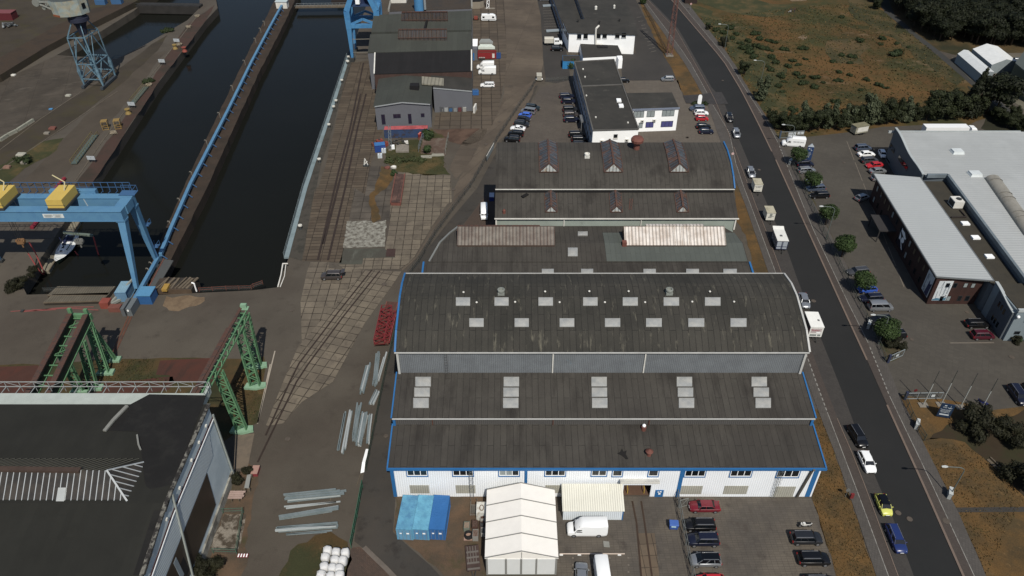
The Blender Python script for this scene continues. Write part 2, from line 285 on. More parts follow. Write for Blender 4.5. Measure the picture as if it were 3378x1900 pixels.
sheet('crane_yard_grass',pp('E',(-250,1340),(850,1285),(1690,1265),(1924,1270))+pp('F',(50,1255),(75,1320),(40,1449))+pp('J',(70,0),(0,300))+pp('I',(1750,390),(1500,600),(-400,600)),dryg2,.02,j=(3,.4),kind='stuff')
sheet('rust_plate_ground',pp('E',(-250,1335),(280,1325),(420,1449))+pp('I',(220,60),(120,200),(-400,200)),rustg,.035,j=(3,.3))
sheet('rust_plate_ground',pp('E',(1195,1290),(1650,1268),(1630,1449),(1260,1449),(1270,1400),(1165,1395)),rustg,.035,j=(3,.15))
sheet('rust_plate_ground',pp('I',(640,20),(560,120),(900,120),(1260,60),(1300,0),(1290,-40)),rustg,.035,j=(3,.15))
sheet('sand_patch',pp('E',(1240,815),(1380,808),(1535,815),(1500,870),(1290,925),(1225,880)),mk('sand',(112,94,72),1,0,.2,.4,(92,76,58),fine=.2),.02,j=(1,.35))
m=MB()
for a,b in((P('E',985,955),P('E',850,1255)),(P('E',965,950),P('E',838,1240))): m.beam(a+Vector((0,0,.03)),b+Vector((0,0,.03)),.35,.05)
m.build('gantry_rail',rustm,None,kind='structure')
m=MB()
for a,b in((P('F',130,1220),P('J',0,310)),(P('J',95,-130),P('J',0,312))): m.beam(a+Vector((0,0,.06)),b+Vector((0,0,.06)),.22,.14)
m.build('kerb',mk('kerb_pale',(150,140,126),.9,0,.2,.6),None,kind='structure')
sheet('slipway',pp('A',(-200,700),(0,610),(420,414),(560,425),(690,640),(600,690),(300,900),(0,1000),(-200,1100)),mk('slipway_concrete',(70,63,54),.92,0,.22,.08,(56,50,42),(.42,.6),.07,pat=('grid',9,5,.06,(48,40,32),.08),fine=.18,stain=((86,80,70),(.1,.3,.2),.58,.72)),.02,20)
sheet('pier_road',pp('A',(1130,400),(1240,380),(1050,640),(780,960),(480,1300),(250,1480),(100,1449),(500,1000),(820,700)),mk('pier_road',(70,62,52),.95,0,.16,.08,(60,53,44),fine=.18,bsc=3),.02,j=(5,.5))
sheet('pier_track',pp('A',(-100,1120),(300,880),(700,640),(1060,390),(1180,300),(1250,260),(1180,380),(830,690),(480,960),(100,1180),(-100,1300)),pierm2,.03,j=(4,.4))
sheet('pier_edge',pp('A',(1390,190),(1600,40),(1540,150),(1180,620),(700,1350),(520,1600),(380,1650),(560,1380),(900,920),(1200,500)),mk('pier_edge_rust',(66,48,40),.95,0,.25,.1,(48,41,33),fine=.2),.03,j=(4,.3))
sheet('pier_grass',pp('A',(300,1060),(480,1030),(420,1120),(200,1260),(-50,1449),(-100,1300)),greeng,.035,j=(3,.7),kind='stuff')
for l in([('A',880,680),('A',480,950),('A',0,1270)],[('A',600,690),('A',300,890),('A',0,1120)],[('A',1480,110),('A',1100,600),('A',760,1060),('A',560,1350)]):
 m=MB(); pts=[P(*k)+Vector((0,0,.05)) for k in l]
 for a,b in zip(pts,pts[1:]): m.beam(a,b,.35,.06)
 m.build('crane_rail',mk('rail_pale',(84,76,64),.7,0,.3,.4),None,kind='structure')
CV=dict(
LK=[(2963,1900),(2890,1702),(2828,1534),(2762,1381),(2578.6,902),(2529.4,767),(2494.5,680),(2421.6,485.7),(2366.9,347.5),(2349,309),(2230,97),(2137,0)],
WL=[(2930,1900),(2832.8,1635.5),(2729,1361.6),(2691.5,1260),(2660.5,1172),(2558,899),(2477,680),(2431.5,560),(2406.3,440),(2348.9,342),(2336,313.7),(2270,194),(2124,0)],
AL=[(3014,1900),(2943,1702),(2881,1560),(2815,1392),(2766,1260),(2709,1119),(2643.8,959.5),(2596,823),(2554.8,727.6),(2480,560),(2415,406),(2385,330),(2356,303),(2239,97),(2145,0)],
RK=[(3177,1900),(3045,1600),(2925.6,1337),(2859.3,1187.8),(2773,1000),(2720,883),(2627.9,680),(2559,528),(2500,406),(2445.8,300),(2384.8,198.8),(2214.7,0)],
RW=[(3212.8,1900),(3058,1564.8),(2934.5,1308.6),(2863.8,1132.5),(2797.5,1000),(2673.8,740),(2567.8,475),(2528,400),(2462,300),(2400,198),(2236.8,0)],
RS=[(3252,1900),(3164,1697.4),(3049,1467.6),(2969.8,1313),(2895,1120),(2810.7,908),(2704.7,704.8),(2623,563.5),(2550,420),(2451,265),(2415,198),(2261,0)],
LS=[(2890,1900),(2810.7,1657.6),(2749,1481),(2695.9,1350.6),(2534,899),(2459.5,680),(2376.7,466.9),(2332.8,342),(2316.3,309),(2252,198.8),(2112,0)])
def cx(n,y):
 c=CV[n]
 if y>=c[0][1]: a,b=c[0],c[1]
 elif y<=c[-1][1]: a,b=c[-2],c[-1]
 else:
  i=next(i for i in range(len(c)-1) if c[i+1][1]<=y<=c[i][1]); a,b=c[i],c[i+1]
 return a[0]+(b[0]-a[0])*(y-a[1])/(b[1]-a[1])
YS=[2150,2020,1900,1800,1700,1600,1500,1400,1300,1200,1100,1000,920,840,760,680,610,540,480,420,370,330,290,250,210,170,130,95,60,30,0,-30,-55]
def cpt(n,y,off=0.0): v=P('s',cx(n,y),y); v.x+=off; return v
def strip(name,l,r,mat,z,y0=2150,y1=-55,lo=0.0,ro=0.0,h=None,kind='structure'):
 ys=[y0]+[y for y in YS if y1<y<y0]+[y1]; m=MB()
 A=[cpt(l,y,lo) for y in ys]; B=[cpt(r,y,ro) for y in ys]
 for i in range(len(ys)-1):
  a,b,c,d=A[i],B[i],B[i+1],A[i+1]
  if h is None: m.poly([Vector((v.x,v.y,z)) for v in(a,b,c,d)])
  else: m.slab([Vector((v.x,v.y,z+h)) for v in(a,b,c,d)],h+.02)
 o=MB.build(m,name,mat,None,kind=kind,loc=(A[0].x,A[0].y,0),rz=R(0)); return o
strip('road','AL','RK',asph,.03)
strip('parking_bay','LK','AL',pavb,.034)
strip('pavement','LS','WL',pavs,.09); strip('pavement','WL','LK',pavr,.09); strip('pavement','RK','RW',pavr,.09); strip('pavement','RW','RS',pavs,.09)
for l,w,gaps in(('LK',.14,[(2150,1381),(902,486),(459,-55)]),('RK',.17,[(2150,1337),(1188,528),(500,-55)])):
 for y0,y1 in gaps: strip('kerb',l,l,kerbm,.03,y0,y1,-w,0 if l=='LK' else w,.11)
for l,gaps in(('WL',[(2150,1361),(1172-60,680),(680,459),(420,348),(312,-55)]),('RW',[(2150,1308),(1132,560),(470,-55)])):
 for y0,y1 in gaps: strip('road_marking',l,l,paint,.1,y0,y1,-.06,.06)
for l,y0,y1,n in(('WL',1355,1130,14),('RW',1300,1140,11),('WL',458,424,5),('RW',552,478,7)):
 for i in range(n):
  a=y0+(y1-y0)*i/n; b=a+(y1-y0)/n*.6; strip('road_marking',l,l,paint,.1,a,b,-.09,.09)
rs=lambda *ys:[cpt('RS',y) for y in ys]
sheet('car_park_paving',rs(1300,1120,1000,908,800,705,563,470)+pp('D',(110,1036),(280,1026),(640,985),(870,948),(1300,928),(1600,960),(1800,1030),(2000,1120),(2400,1500))+[Vector((190,90,0))]+pp('L',(1924,772),(1640,805),(1560,760),(1300,715),(1000,690)),pav2,.05,0)
sheet('grass_verge',rs(2150,1900,1697,1468,1313)+pp('L',(1000,690),(1300,715),(1560,760),(1640,805),(1924,772))+[Vector((190,86,0)),Vector((190,40,0))],dryg,.04,j=(2,.25),kind='stuff')
sheet('shrub_ground',pp('L',(1160,1040),(1300,1000),(1480,1040),(1680,1200),(1924,1449),(2300,1600),(2300,820),(1924,800),(1700,880),(1400,880),(1250,980)),mk('shrub_shade_soil',(52,42,28),1,0,.3,.2,(42,40,22),fine=.35),.06,j=(1.5,.4),kind='stuff')  # soil darkened in colour for the shade under the shrubs
sheet('path',pp('M',(1405,940),(1924,934),(2100,934),(2100,968),(1924,972),(1425,975)),asph3,.07)
sheet('verge_grass',rs(1120,1000,908,800,705,590)+pp('H',(225,360),(300,480),(420,720),(500,880),(640,1140),(740,1400))+pp('L',(900,310),(1030,350),(990,420),(900,450)),mk('verge_mix',(70,62,46),1,0,.3,.3,(46,48,28),fine=.3),.07,j=(1.5,.25),kind='stuff')
sheet('grass_verge',[cpt('LS',y) for y in(2150,1900,1658,1481,1351)]+pp('L',(340,785),(325,860),(400,1240))+pp('M',(340,870),(390,1000),(520,1449),(640,1800)),dryg,.03,j=(1.5,.2),kind='stuff')
sheet('grass_verge',pp('G',(1640,-20),(1700,0),(1924,520),(1924,640),(1780,640),(1720,350),(1640,240)),dryg,.03,j=(1.5,.3),kind='stuff')
sheet('pavement',pp('L',(250,360),(330,330),(300,200),(400,800),(340,790),(250,520)),pavs,.02)
sheet('grass_verge',pp('C',(930,0),(990,60),(1150,320),(1290,500),(1395,705),(1255,712),(1150,480),(1060,330),(960,110)),dryg,.03,j=(2,.25),kind='stuff')
sheet('driveway',pp('C',(1250,715),(1400,705),(1475,690),(1540,690),(1590,780),(1510,780),(1275,772)),mk('driveway_sett',(60,58,58),.9,0,.2,.2,(50,48,48),pat=('brick',.5,.25,.03,(42,40,40),.15),fine=.2),.12)
sheet('lot_asphalt',pp('C',(800,-60),(900,0),(1050,300),(1160,480),(1230,690),(1220,600),(800,600),(780,400),(900,395)),asph3,.02)
sheet('lot_asphalt',pp('C',(150,-60),(330,-60),(380,380),(420,640),(230,610),(210,470),(190,120)),asph3,.025)
sheet('car_park_paving',pp('C',(800,602),(1215,600),(1250,715),(1275,775),(1440,775),(1540,1060),(1540,1140),(900,1140),(930,960),(830,690)),mk('paver_light',(90,83,74),.9,0,.12,.1,(82,75,67),pat=('grid',1.2,.6,.025,(76,69,60),.06,8),fine=.14),.03,0)
m=MB()
for x0,y0,x1,y1 in((905,130,940,125),(920,160,955,155),(940,190,970,185),(945,215,978,210),(955,242,990,238),(955,266,1000,262),(965,290,1010,284),(985,312,1020,306),(985,338,1030,332),(1000,362,1042,354),(1010,388,1052,378)):
 m.beam(P('C',x0,y0,.035),P('C',x1,y1,.035),.14,.01)
for i in range(9):
 m.beam(P('C',205+i*1.5,60+i*20,.035),P('C',318+i*3,55+i*20,.035),.12,.01)
m.build('bay_marking',mk('pale_line',(118,112,102),.9,0,.2,.8),None,kind='structure')
m=MB()
for i in range(14):
 for x in(430,575,705,845):
  m.box(*(lambda v:(v.x-.12,v.x+.12,v.y-.12,v.y+.12,.035,.045))(P('K',x,1315+i*52)))
for i in range(7):
 p=P('H',600+i*62,150+i*158); r=P('H',655+i*62,290+i*158); m.beam(p+Vector((0,0,.055)),r+Vector((0,0,.055)),.16,.01)
m.beam(P('L',1370,297,.055),P('L',1700,295,.055),.25,.01)
m.build('bay_marking',mk('paver_line',(104,96,86),.9,0,.2,.8),None,kind='structure')
sheet('parking_paving',pp('K',(300,850),(1924,860))+pp('M',(335,872),(380,960),(520,1449),(640,1800))+pp('K',(200,1800),(310,1449)),mk('paver_parking',(89,82,72),.9,0,.12,.12,(74,69,63),(.4,.6),.1,pat=('grid',.8,.4,.025,(66,60,54),.07),fine=.2,bsc=4,stain=((62,55,49),(.4,.4,.4),.56,.72)),.03,1)
m=MB()
for l in([(873,890),(905,1050),(940,1449),(955,1700)],[(940,890),(965,1050),(1020,1449),(1050,1700)]):
 pts=[P('K',x,y,.05) for x,y in l]
 for a,b in zip(pts,pts[1:]): m.beam(a,b,.26,.05)
m.build('rail_track',mk('rail_old',(58,44,34),.75,0,.3,.5),None,kind='structure')
sheet('track_slab',pp('K',(912,1130),(1040,1130),(1075,1449),(1085,1560),(955,1560),(945,1449)),mk('track_slab',(96,82,66),.9,0,.15,.3,(84,73,60),pat=('grid',2.0,1.9,.05,(52,44,36),.1),fine=.12),.04,3)
sheet('field',rs(430,265,198,0,-55)+pp('D',(560,-60),(830,-60),(860,60),(1050,210),(1290,400),(1500,590),(1600,700),(1640,880),(1500,935),(1300,930),(870,950),(640,988),(280,1030),(100,1036)),fieldm,.02,j=(4,.4),kind='stuff')
sheet('green_field_edge',pp('C',(1300,10),(1420,60),(1600,200),(1780,330),(1924,420))+pp('D',(140,520),(120,700),(180,860),(60,960),(0,900))+pp('C',(1900,900),(1760,620),(1560,360),(1400,170)),greeng,.045,j=(4,1.6),kind='stuff')
sheet('green_field_patch',pp('C',(1300,-40),(1760,-40),(1924,30))+pp('D',(180,30),(120,110),(0,130))+pp('C',(1700,120),(1480,60)),greeng,.043,j=(5,2.5),kind='stuff')
sheet('green_field_patch',pp('D',(450,300),(620,290),(760,340),(720,470),(560,470),(480,400)),mk('field_mixed_green',(60,56,31),1,0,.28,.08,(78,62,36),(.42,.6),.08,fine=.35,bsc=2),.042,j=(5,3),kind='stuff')
sheet('sand_patch',pp('D',(140,-20),(320,-20),(300,5),(190,10)),MATS['sand'],.05,j=(2,.5))
sheet('sand_patch',pp('D',(232,280),(270,262),(310,275),(280,298)),MATS['sand'],.05,j=(1.5,.6))
sheet('verge_grass',pp('D',(600,-20),(830,0),(860,70),(1040,220),(1280,410),(1500,600),(1400,640),(1150,450),(1000,330),(800,200),(640,120)),mk('path_edge_grass',(50,50,25),1,0,.3,.08,(70,58,32),fine=.35,bsc=2,bump=.5),.05,j=(3,1.2),kind='stuff')
sheet('path',pp('D',(820,-60),(880,-60),(960,110),(1100,235),(1290,380),(1400,470),(1520,590),(1650,680),(1924,900),(2100,1040),(2060,1060),(1880,920),(1580,680),(1480,590),(1270,410),(1060,240),(880,90)),mk('path_asphalt',(52,52,50),.95,0,.12,.1,fine=.15),.06)
sheet('far_grass',pp('D',(890,-60),(960,110),(1100,235),(1290,380),(1410,410),(1560,390),(1924,400),(2500,420),(2500,-60)),mk('far_grass',(74,58,31),1,0,.3,.06,(40,40,20),(.42,.58),.05,fine=.3,bsc=2),.03,j=(4,.4),kind='stuff')
sheet('gravel_yard',pp('D',(1380,430),(1640,400),(1924,395),(2400,400),(2400,560),(1800,570),(1700,700),(1500,580)),mk('gravel',(92,86,74),.95,0,.15,.2,(80,75,66),fine=.25,bsc=3),.045)
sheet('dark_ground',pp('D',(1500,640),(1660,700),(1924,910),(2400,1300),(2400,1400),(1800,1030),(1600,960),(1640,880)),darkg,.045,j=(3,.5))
sheet('gravel_yard',pp('D',(1760,690),(1924,820),(2300,1100),(2300,980),(1924,700),(1800,640)),mk('gravel2',(92,88,74),.95,0,.15,.2,fine=.2),.05)
m=MB()
for t,x,y,r in(('J',225,428,.45),('J',958,406,.4),('C',1548,603,.4),('C',1820,842,.4),('C',1820,1270,.4),('M',983,980,.45),('M',1068,1026,.45),('M',1340,1040,.55),('B',1805,910,.5),('B',1705,1080,.5),('B',1465,1418,.5),('C',10,70,.5),('B',1840,1050,.4),('C',1285,1028,.5),('F',945,722,.6),('L',1497,70,.4),('L',1832,405,.5),('c',735,988,.5),('L',1085,272,.4),('W',1178,662,.4),('W',1435,1108,.4),('F',255,916,.35),('V',375,860,.5)):
 p=P(t,x,y); m.lathe((p.x,p.y,.1),[(r,0),(r,.025),(r*.75,.03)],12)
m.build('manhole_cover',mk('manhole_iron',(78,70,62),.8,0,.25,2.0),None,kind='structure')
CAM=Vector((0,0,CAMH))
def onw(t,x,y,a,b):      # metres along the wall a-b and height of what is seen at the pixel on that wall
 d=P(t,x,y)-CAM; e=Vector((b[0]-a[0],b[1]-a[1],0)); n=Vector((e.y,-e.x,0)); k=n.dot(Vector((a[0],a[1],0))-CAM)/n.dot(d); p=CAM+d*k
 return (p-Vector((a[0],a[1],0))).dot(e.normalized()),p.z
def onr(t,x,y,Y0,z0,Y1,z1):   # on a roof plane sloping in y
 s=(z1-z0)/(Y1-Y0); T_=math.tan(al(q(t,x,y)[1])); Y=(CAMH-z0+s*Y0)/(T_+s); return P(t,x,y,CAMH-Y*T_)
def wb(m,a,b,u0,u1,z0,z1,o0,o1):  # box on a wall; outward = right of a->b
 a=Vector((a[0],a[1],0)); b=Vector((b[0],b[1],0)); e=(b-a).normalized(); n=Vector((e.y,-e.x,0)); p=[a+e*u+n*o for u,o in((u0,o0),(u1,o0),(u1,o1),(u0,o1))]
 m.add([(v.x,v.y,z) for z in(z0,z1) for v in p],[(3,2,1,0),(4,5,6,7),(0,1,5,4),(1,2,6,5),(2,3,7,6),(3,0,4,7)]); return m
glass=flat('window_glass',(20,24,28),.08,0,.2,spec=.6); blind=flat('window_blind',(132,140,140),.4,0,.15)
white=flat('white_paint',(232,234,234),.5,0,.05); wcorr=mk('white_sheet',(226,230,234),.5,0,.05,.3,pat=('rib',.34,0,.17),fine=.03,stain=((176,172,156),(.6,.6,.15),.66,.85))
bluep=flat('blue_trim',(32,96,150),.45,0,.08); greyf=flat('grey_frame',(96,98,100),.5)
felt=mk('roof_felt',(64,61,56),.95,0,.12,.1,(55,52,48),(.4,.62),.08,pat=('strip',7,1.0,.045,(40,38,35),.065,90),fine=.12,bsc=3,stain=((40,37,34),(.25,.02,.3),.5,.7))
feltold=mk('roof_felt_old',(57,55,50),.95,0,.16,.2,(44,43,39),(.4,.6),.1,pat=('strip',6,1.0,.05,(32,31,29),.1,90),fine=.18,bsc=3,stain=((106,102,88),(1.5,.28,.3),.58,.8))
feltg=mk('roof_felt_green',(58,61,56),.95,0,.12,.2,(52,54,50),(.4,.6),.1,pat=('strip',9,1.6,.03,(46,48,44),.06,90),fine=.12,stain=((70,72,66),(.3,.6,.3),.62,.75))
feltd=mk('roof_flat_dark',(56,54,50),.95,0,.2,.12,(46,45,42),(.4,.6),.1,fine=.2,bsc=3,stain=((74,71,65),(.35,.35,.3),.6,.75))
feltb=mk('roof_black',(23,22,23),.8,0,.2,.3,pat=('strip',8,1.1,.03,(16,16,17),.12,90),fine=.12,stain=((44,42,40),(1.2,.25,.3),.68,.85))
gcorr=mk('grey_corrugated_cladding',(108,113,117),.75,0,.1,.2,(98,102,106),(.4,.6),.4,pat=('rib',.3,0,.3),fine=.08,stain=((92,120,132),(.5,.4,.3),.66,.8))
dcorr=mk('dark_corrugated_cladding',(76,74,72),.8,0,.1,.3,pat=('rib',.32,0,.35),fine=.08)
dome=mk('dome_plastic',(150,150,146),.16,0,.12,1.1,(134,137,137),(.4,.65),.8,fine=.04,spec=.5)
dframe=flat('dome_frame',(124,124,120),.5); rustr=flat('rust_red_metal',(104,62,52),.8,0,.25); whited=mk('dirty_white',(196,194,186),.7,0,.15,.8,fine=.08)
rusted=mk('rust_frame',(84,58,48),.85,0,.3,1.5,(58,48,44),fine=.2); lantg=mk('dusty_wire_glass',(104,96,86),.35,.0,.2,.6,(84,72,62),(.4,.6),.5,pat=('rib',.7,0,.5),fine=.1,spec=.6)
lantb=mk('reflection_toned_wire_glass',(222,214,204),.25,.3,.1,.8,(190,176,162),(.4,.65),.35,pat=('rib',.7,0,.55),fine=.06,spec=.8); sawg=mk('blue_grey_pane',(66,70,74),.3,0,.3,.5,(96,72,58),(.5,.62),.7,pat=('rib',.62,1,.5),fine=.1,spec=.6)  # lantb: sky reflection painted into the pale glass colour
pane=mk('pale_pane',(150,154,152),.3,0,.2,1.2,(128,112,92),(.5,.62),1,pat=('rib',.72,0,.6),fine=.05,spec=.6)
def skydome(par,pts,h=.14,bulge=.13,mat=None,name='skylight',split=1):
 pts=[Vector(p) for p in pts]; n=(pts[1]-pts[0]).cross(pts[3]-pts[0]).normalized()
 if n.z<0: n=-n
 m=MB(); f=MB(); f.loft([[p-n*.15 for p in pts],[p+n*h for p in pts]])
 L=[]
 K=7
 for i in range(K):
  for j in range(K):
   u,v=i/(K-1),j/(K-1); p=(pts[0]*(1-u)+pts[1]*u)*(1-v)+(pts[3]*(1-u)+pts[2]*u)*v
   c=sum(pts,Vector())/4; p=c+(p-c)*.98; L.append(p+n*(h+.01+bulge*(16*u*(1-u)*v*(1-v))**.5))
 m.add(L,[(i*K+j,(i+1)*K+j,(i+1)*K+j+1,i*K+j+1) for i in range(K-1) for j in range(K-1)])
 o=m.build(name,mat or dome,par,smooth=True); f.build('frame',dframe,o); return o
def pix4(t,x0,x1,y0,y1,pl,dx=0): return [onr(t,x0-dx,y1,*pl),onr(t,x1-dx,y1,*pl),onr(t,x1,y0,*pl),onr(t,x0,y0,*pl)]
XL,XR=-18.3,46.7; Y1,Y2,Y3,Y4=73.2,80.4,88.4,104.6
h1=thing('stepped_hall','long stepped workshop hall with white front wall, blue trim and three dark roof steps','building',((XL+XR)/2,Y1,0))
PA=(72.9,7.2,Y2,8.65); PB=(Y2-.3,10.3,Y3,12.1); PC=[(88.1,16.8),(91.2,18.7),(97.7,20.5),(101,20.6),(104.7,19.9)]
ox0=P('K',800,860).x; ox1=P('K',1003,865).x; oz=onw('K',900,770,(0,Y1),(1,Y1))[1]
m=MB(); m.box(XL,ox0,Y1,Y1+.25,0,7.05).box(ox1,XR,Y1,Y1+.25,0,7.05).box(ox0,ox1,Y1,Y1+.25,oz,7.05); m.build('wall',wcorr,h1)
prof=[(Y1+.25,0),(Y4,0),(Y4,19.6),(101,20.3),(97.7,20.2),(91.2,18.4),(Y3,16.5),(Y3,11.8),(Y2,10),(Y2,8.3),(Y1+.25,6.85)]
m=MB(); m.ext(prof,XL,XL+.25).ext(prof,XR-.25,XR).box(XL+.25,XR-.25,Y4-.25,Y4,0,19.5); m.build('wall',gcorr,h1,label='grey cladding of the side and rear walls')
MB().box(XL-.05,XR+.05,Y2-.05,Y2+.2,8.3,10.25).build('wall',dcorr,h1,label='low dark corrugated step between the two front roofs')
MB().box(XL-.05,XR+.05,Y3-.05,Y3+.2,11.8,16.7).build('wall',gcorr,h1,label='tall grey corrugated wall below the arched roof')
def rslab(m,a,b,x0,x1,th=.25): m.slab([(x0,a[0],a[1]),(x1,a[0],a[1]),(x1,b[0],b[1]),(x0,b[0],b[1])],th)
m=MB(); rslab(m,PA[:2],PA[2:],XL-.3,XR+.3); m.build('roof',felt,h1)
m=MB(); rslab(m,PB[:2],PB[2:],XL-.3,XR+.3); m.build('roof',felt,h1)
m=MB()
for a,b in zip(PC,PC[1:]): rslab(m,a,b,XL-.1,XR+.2)
m.build('roof',feltold,h1,label='arched roof with pale lichen streaks')
m=MB(); m.box(XL-.5,XR+.5,72.66,72.95,6.93,7.3);
for a,b in((PA[:2],PA[2:]),(PB[:2],PB[2:])):
 for x in(XL-.4,XR+.4): m.beam((x,a[0],a[1]+.05),(x,b[0],b[1]+.05),.22,.25)
for a,b in zip(PC,PC[1:]): m.beam((XL-.2,a[0],a[1]+.05),(XL-.2,b[0],b[1]+.05),.3,.35)
for x in(XL-.05,XR+.05): m.box(x-.2,x+.2,Y2-.3,Y2-.05,8.6,10.1)
m.build('trim',bluep,h1)
m=MB(); m.box(XL-.3,XR+.3,87.9,88.1,16.68,16.83).box(XL-.3,XR+.3,Y2-.48,Y2-.3,10.16,10.3).box(XL-.2,XR+.3,104.7,104.85,19.8,20.0)
for a,b in zip(PC,PC[1:]): m.beam((XR+.35,a[0],a[1]+.05),(XR+.35,b[0],b[1]+.05),.3,.25)
for x in(XL+.1,XR-.1): m.box(x-.18,x+.18,Y3-.3,Y3-.06,12,16.6)
m.build('gutter',flat('white_gutter',(168,168,164),.5,0,.12),h1)
for t,x,y in(('G',280,1300),('G',965,1300)): u=PY(t,x,y,Y3-.1).x; MB().box(u-.09,u+.09,Y3-.24,Y3-.06,12.2,16.6).build('downpipe',whited,h1)
for t,x,y in(('K',282,290),('K',1000,290),('J',1305,290)): u=PY(t,x,y,Y2-.1).x; MB().box(u-.08,u+.08,Y2-.22,Y2-.06,8.5,10.1).build('downpipe',flat('rusty_pipe',(80,52,42),.8),h1)
m=MB()
for t,x,w in(('J',1016,.55),('K',78,.45),('M',340,.75)): u=PY(t,x,760,Y1).x; m.box(u-w/2,u+w/2,Y1-.06,Y1-.003,0.05,6.8)
u=PY('K',1228,760,Y1).x; m.box(u-.3,u+.3,Y1-.06,Y1-.003,.0,6.8); m.build('trim',bluep,h1)
WA,WB=(XL,Y1),(XR,Y1)
def fwin(t,x0,x1,yb,n,zt_=6.85,curt=None):
 u0,z0=onw(t,x0,yb,WA,WB); u1,_=onw(t,x1,yb,WA,WB); w=MB(); wb(w,WA,WB,u0,u1,z0,z0+.22,.004,.12); wb(w,WA,WB,u0,u0+.14,z0+.22,zt_,.004,.1); wb(w,WA,WB,u1-.14,u1,z0+.22,zt_,.004,.1); o=w.build('window',bluep,h1)
 f=MB(); a,b=u0+.14,u1-.14; c=z0+.22; wb(f,WA,WB,a,b,c,c+.12,.004,.08); wb(f,WA,WB,a,b,zt_-.1,zt_,.004,.08)
 for i in range(n+1): k=a+(b-a-.1)*i/n; wb(f,WA,WB,k,k+.1,c+.12,zt_-.1,.004,.08)
 f.build('frame',white,o)
 for i in range(n): k=a+(b-a-.1)*i/n; g_=MB(); wb(g_,WA,WB,k+.1,k+(b-a-.1)/n,c+.12,zt_-.1,.004,.03); g_.build('pane',blind if curt and i in curt else glass,o)
for a in(('J',1113,1276,705,3),('J',1453,1617,705,3),('J',1797,1958,705,3,6.85,(0,1)),('K',215,378,705,3),('K',560,684,705,2),('K',716,800,708,1),('K',983,1068,708,1),('K',1253,1417,710,3),('K',1591,1760,710,3),('M',62,240,715,3)): fwin(*a)
m=MB()
for t,x0,x1,y0,y1 in(('J',1133,1284,770,830),('J',1477,1627,770,830),('K',1228,1386,775,836),('K',1564,1724,775,836),('M',75,192,780,864),('K',225,350,770,828)):
 m=MB(); u0,z1=onw(t,x0,y0,WA,WB); u1,z0=onw(t,x1,y1,WA,WB); wb(m,WA,WB,u0,u1,z0,z1,.004,.05); m.build('light_panel',mk('grp_panel',(158,156,144),.6,0,.12,.5,pat=('rib',.34,0,.3),fine=.06),h1)
m=MB(); u0,z1=onw('K',1047,806,WA,WB); u1,_=onw('K',1109,806,WA,WB); wb(m,WA,WB,u0,u1,.05,z1,.004,.1); d=m.build('door',bluep,h1)
m=MB(); wb(m,WA,WB,u0+.35,u0+.6,z1-.5,z1-.3,.101,.11); wb(m,WA,WB,u0+.7,u0+.95,z1-.45,z1-.2,.101,.11); wb(m,WA,WB,u0+.5,u0+.85,z1-1.0,z1-.65,.101,.11); m.build('notice',white,d)
m=MB(); p0,p1=PY('K',785,748,Y1-1.0),PY('K',1080,748,Y1-1.0); zi=onw('K',900,722,WA,WB)[1]
m.slab([(p0.x,Y1-1.0,p0.z),(p1.x,Y1-1.0,p0.z),(p1.x,Y1-.003,zi),(p0.x,Y1-.003,zi)],.1).box(p0.x,p1.x,Y1-1.06,Y1-1.003,p0.z-.35,p0.z); m.build('canopy',whited,h1)
m=MB(); m.box(ox0+.02,ox1-.02,Y1+.3,Y1+12,.0,.045); m.build('floor',mk('hall_floor',(86,64,50),.9,0,.2,.4),h1)
for dx in(1.0,5.2):
 m=MB()
 for yy in(.6,2.2): m.tube((ox0+dx*.62+.2,Y1+yy,0),(ox0+dx*.62+.2,Y1+yy,1.1),.07)
 m.tube((ox0+dx*.62+.2,Y1+.6,1.05),(ox0+dx*.62+.2,Y1+2.2,1.05),.06); m.build('guard_rail',flat('yellow_paint',(168,138,40),.5),h1)
def ladder(par,p,r,w,mat,cage=False,n=None,name='ladder'):
 p,r=Vector(p),Vector(r); m=MB(); L=(r-p).length
 for s in(-w/2,w/2): m.beam(p+Vector((s,0,0)),r+Vector((s,0,0)),.05)
 for i in range(int(L/.35)): c=p+(r-p)*((i+.5)*.35/L); m.beam(c-Vector((w/2,0,0)),c+Vector((w/2,0,0)),.035)
 if cage:
  for i in range(int(L/1.0)-1):
   c=p+(r-p)*((i+2)*1.0/L); m.path([c+Vector((w*.7*math.cos(k*math.pi/6),-.65*math.sin(k*math.pi/6),0)) for k in range(7)],.02,4)
 return m.build(name,mat,par)
lad=flat('galvanised_ladder',(118,122,122),.5,.5)
u=PY('J',1597,760,Y1).x; ladder(h1,(u,Y1-.35,.2),(u,Y1-.35,7.3),.5,lad,True); u=PY('M',66,780,Y1).x; ladder(h1,(u,Y1-.35,.2),(u,Y1-.35,7.3),.5,lad,True)
u=PY('F',1407,1290,Y3).x; ladder(h1,(u,Y3-.3,12.1),(u,Y3-.3,16.9),.5,flat('grey_iron',(92,92,92),.6),False)
u=PY('M',285,750,Y1).x; m=MB(); m.beam((u+.35,Y1-.25,6.7),(u-.5,Y1-.25,.3),.3,.3).beam((u+.35,Y1-.25,6.7),(u+.35,Y1-.7,7.3),.3,.3); m.build('duct',flat('dark_duct',(70,66,60),.7),h1)
for x0 in(1042,1264,1484.5,1699,1887):
 for k,(a,b) in enumerate(((949,973),(976,999),(1002,1027))):
  sh=(x0-1288)*-.0035*(k); skydome(h1,pix4('f',x0+3-sh*.0-(k*2.6 if x0<1100 else k*.8 if x0<1300 else -k*.8 if x0<1600 else -k*2.6 if x0<1750 else -k*5),x0+42-(k*2.6 if x0<1100 else k*.8 if x0<1300 else -k*.8 if x0<1600 else -k*2.6 if x0<1750 else -k*5),a,b,PB),mat=None)
PM=PC[1]+PC[2]
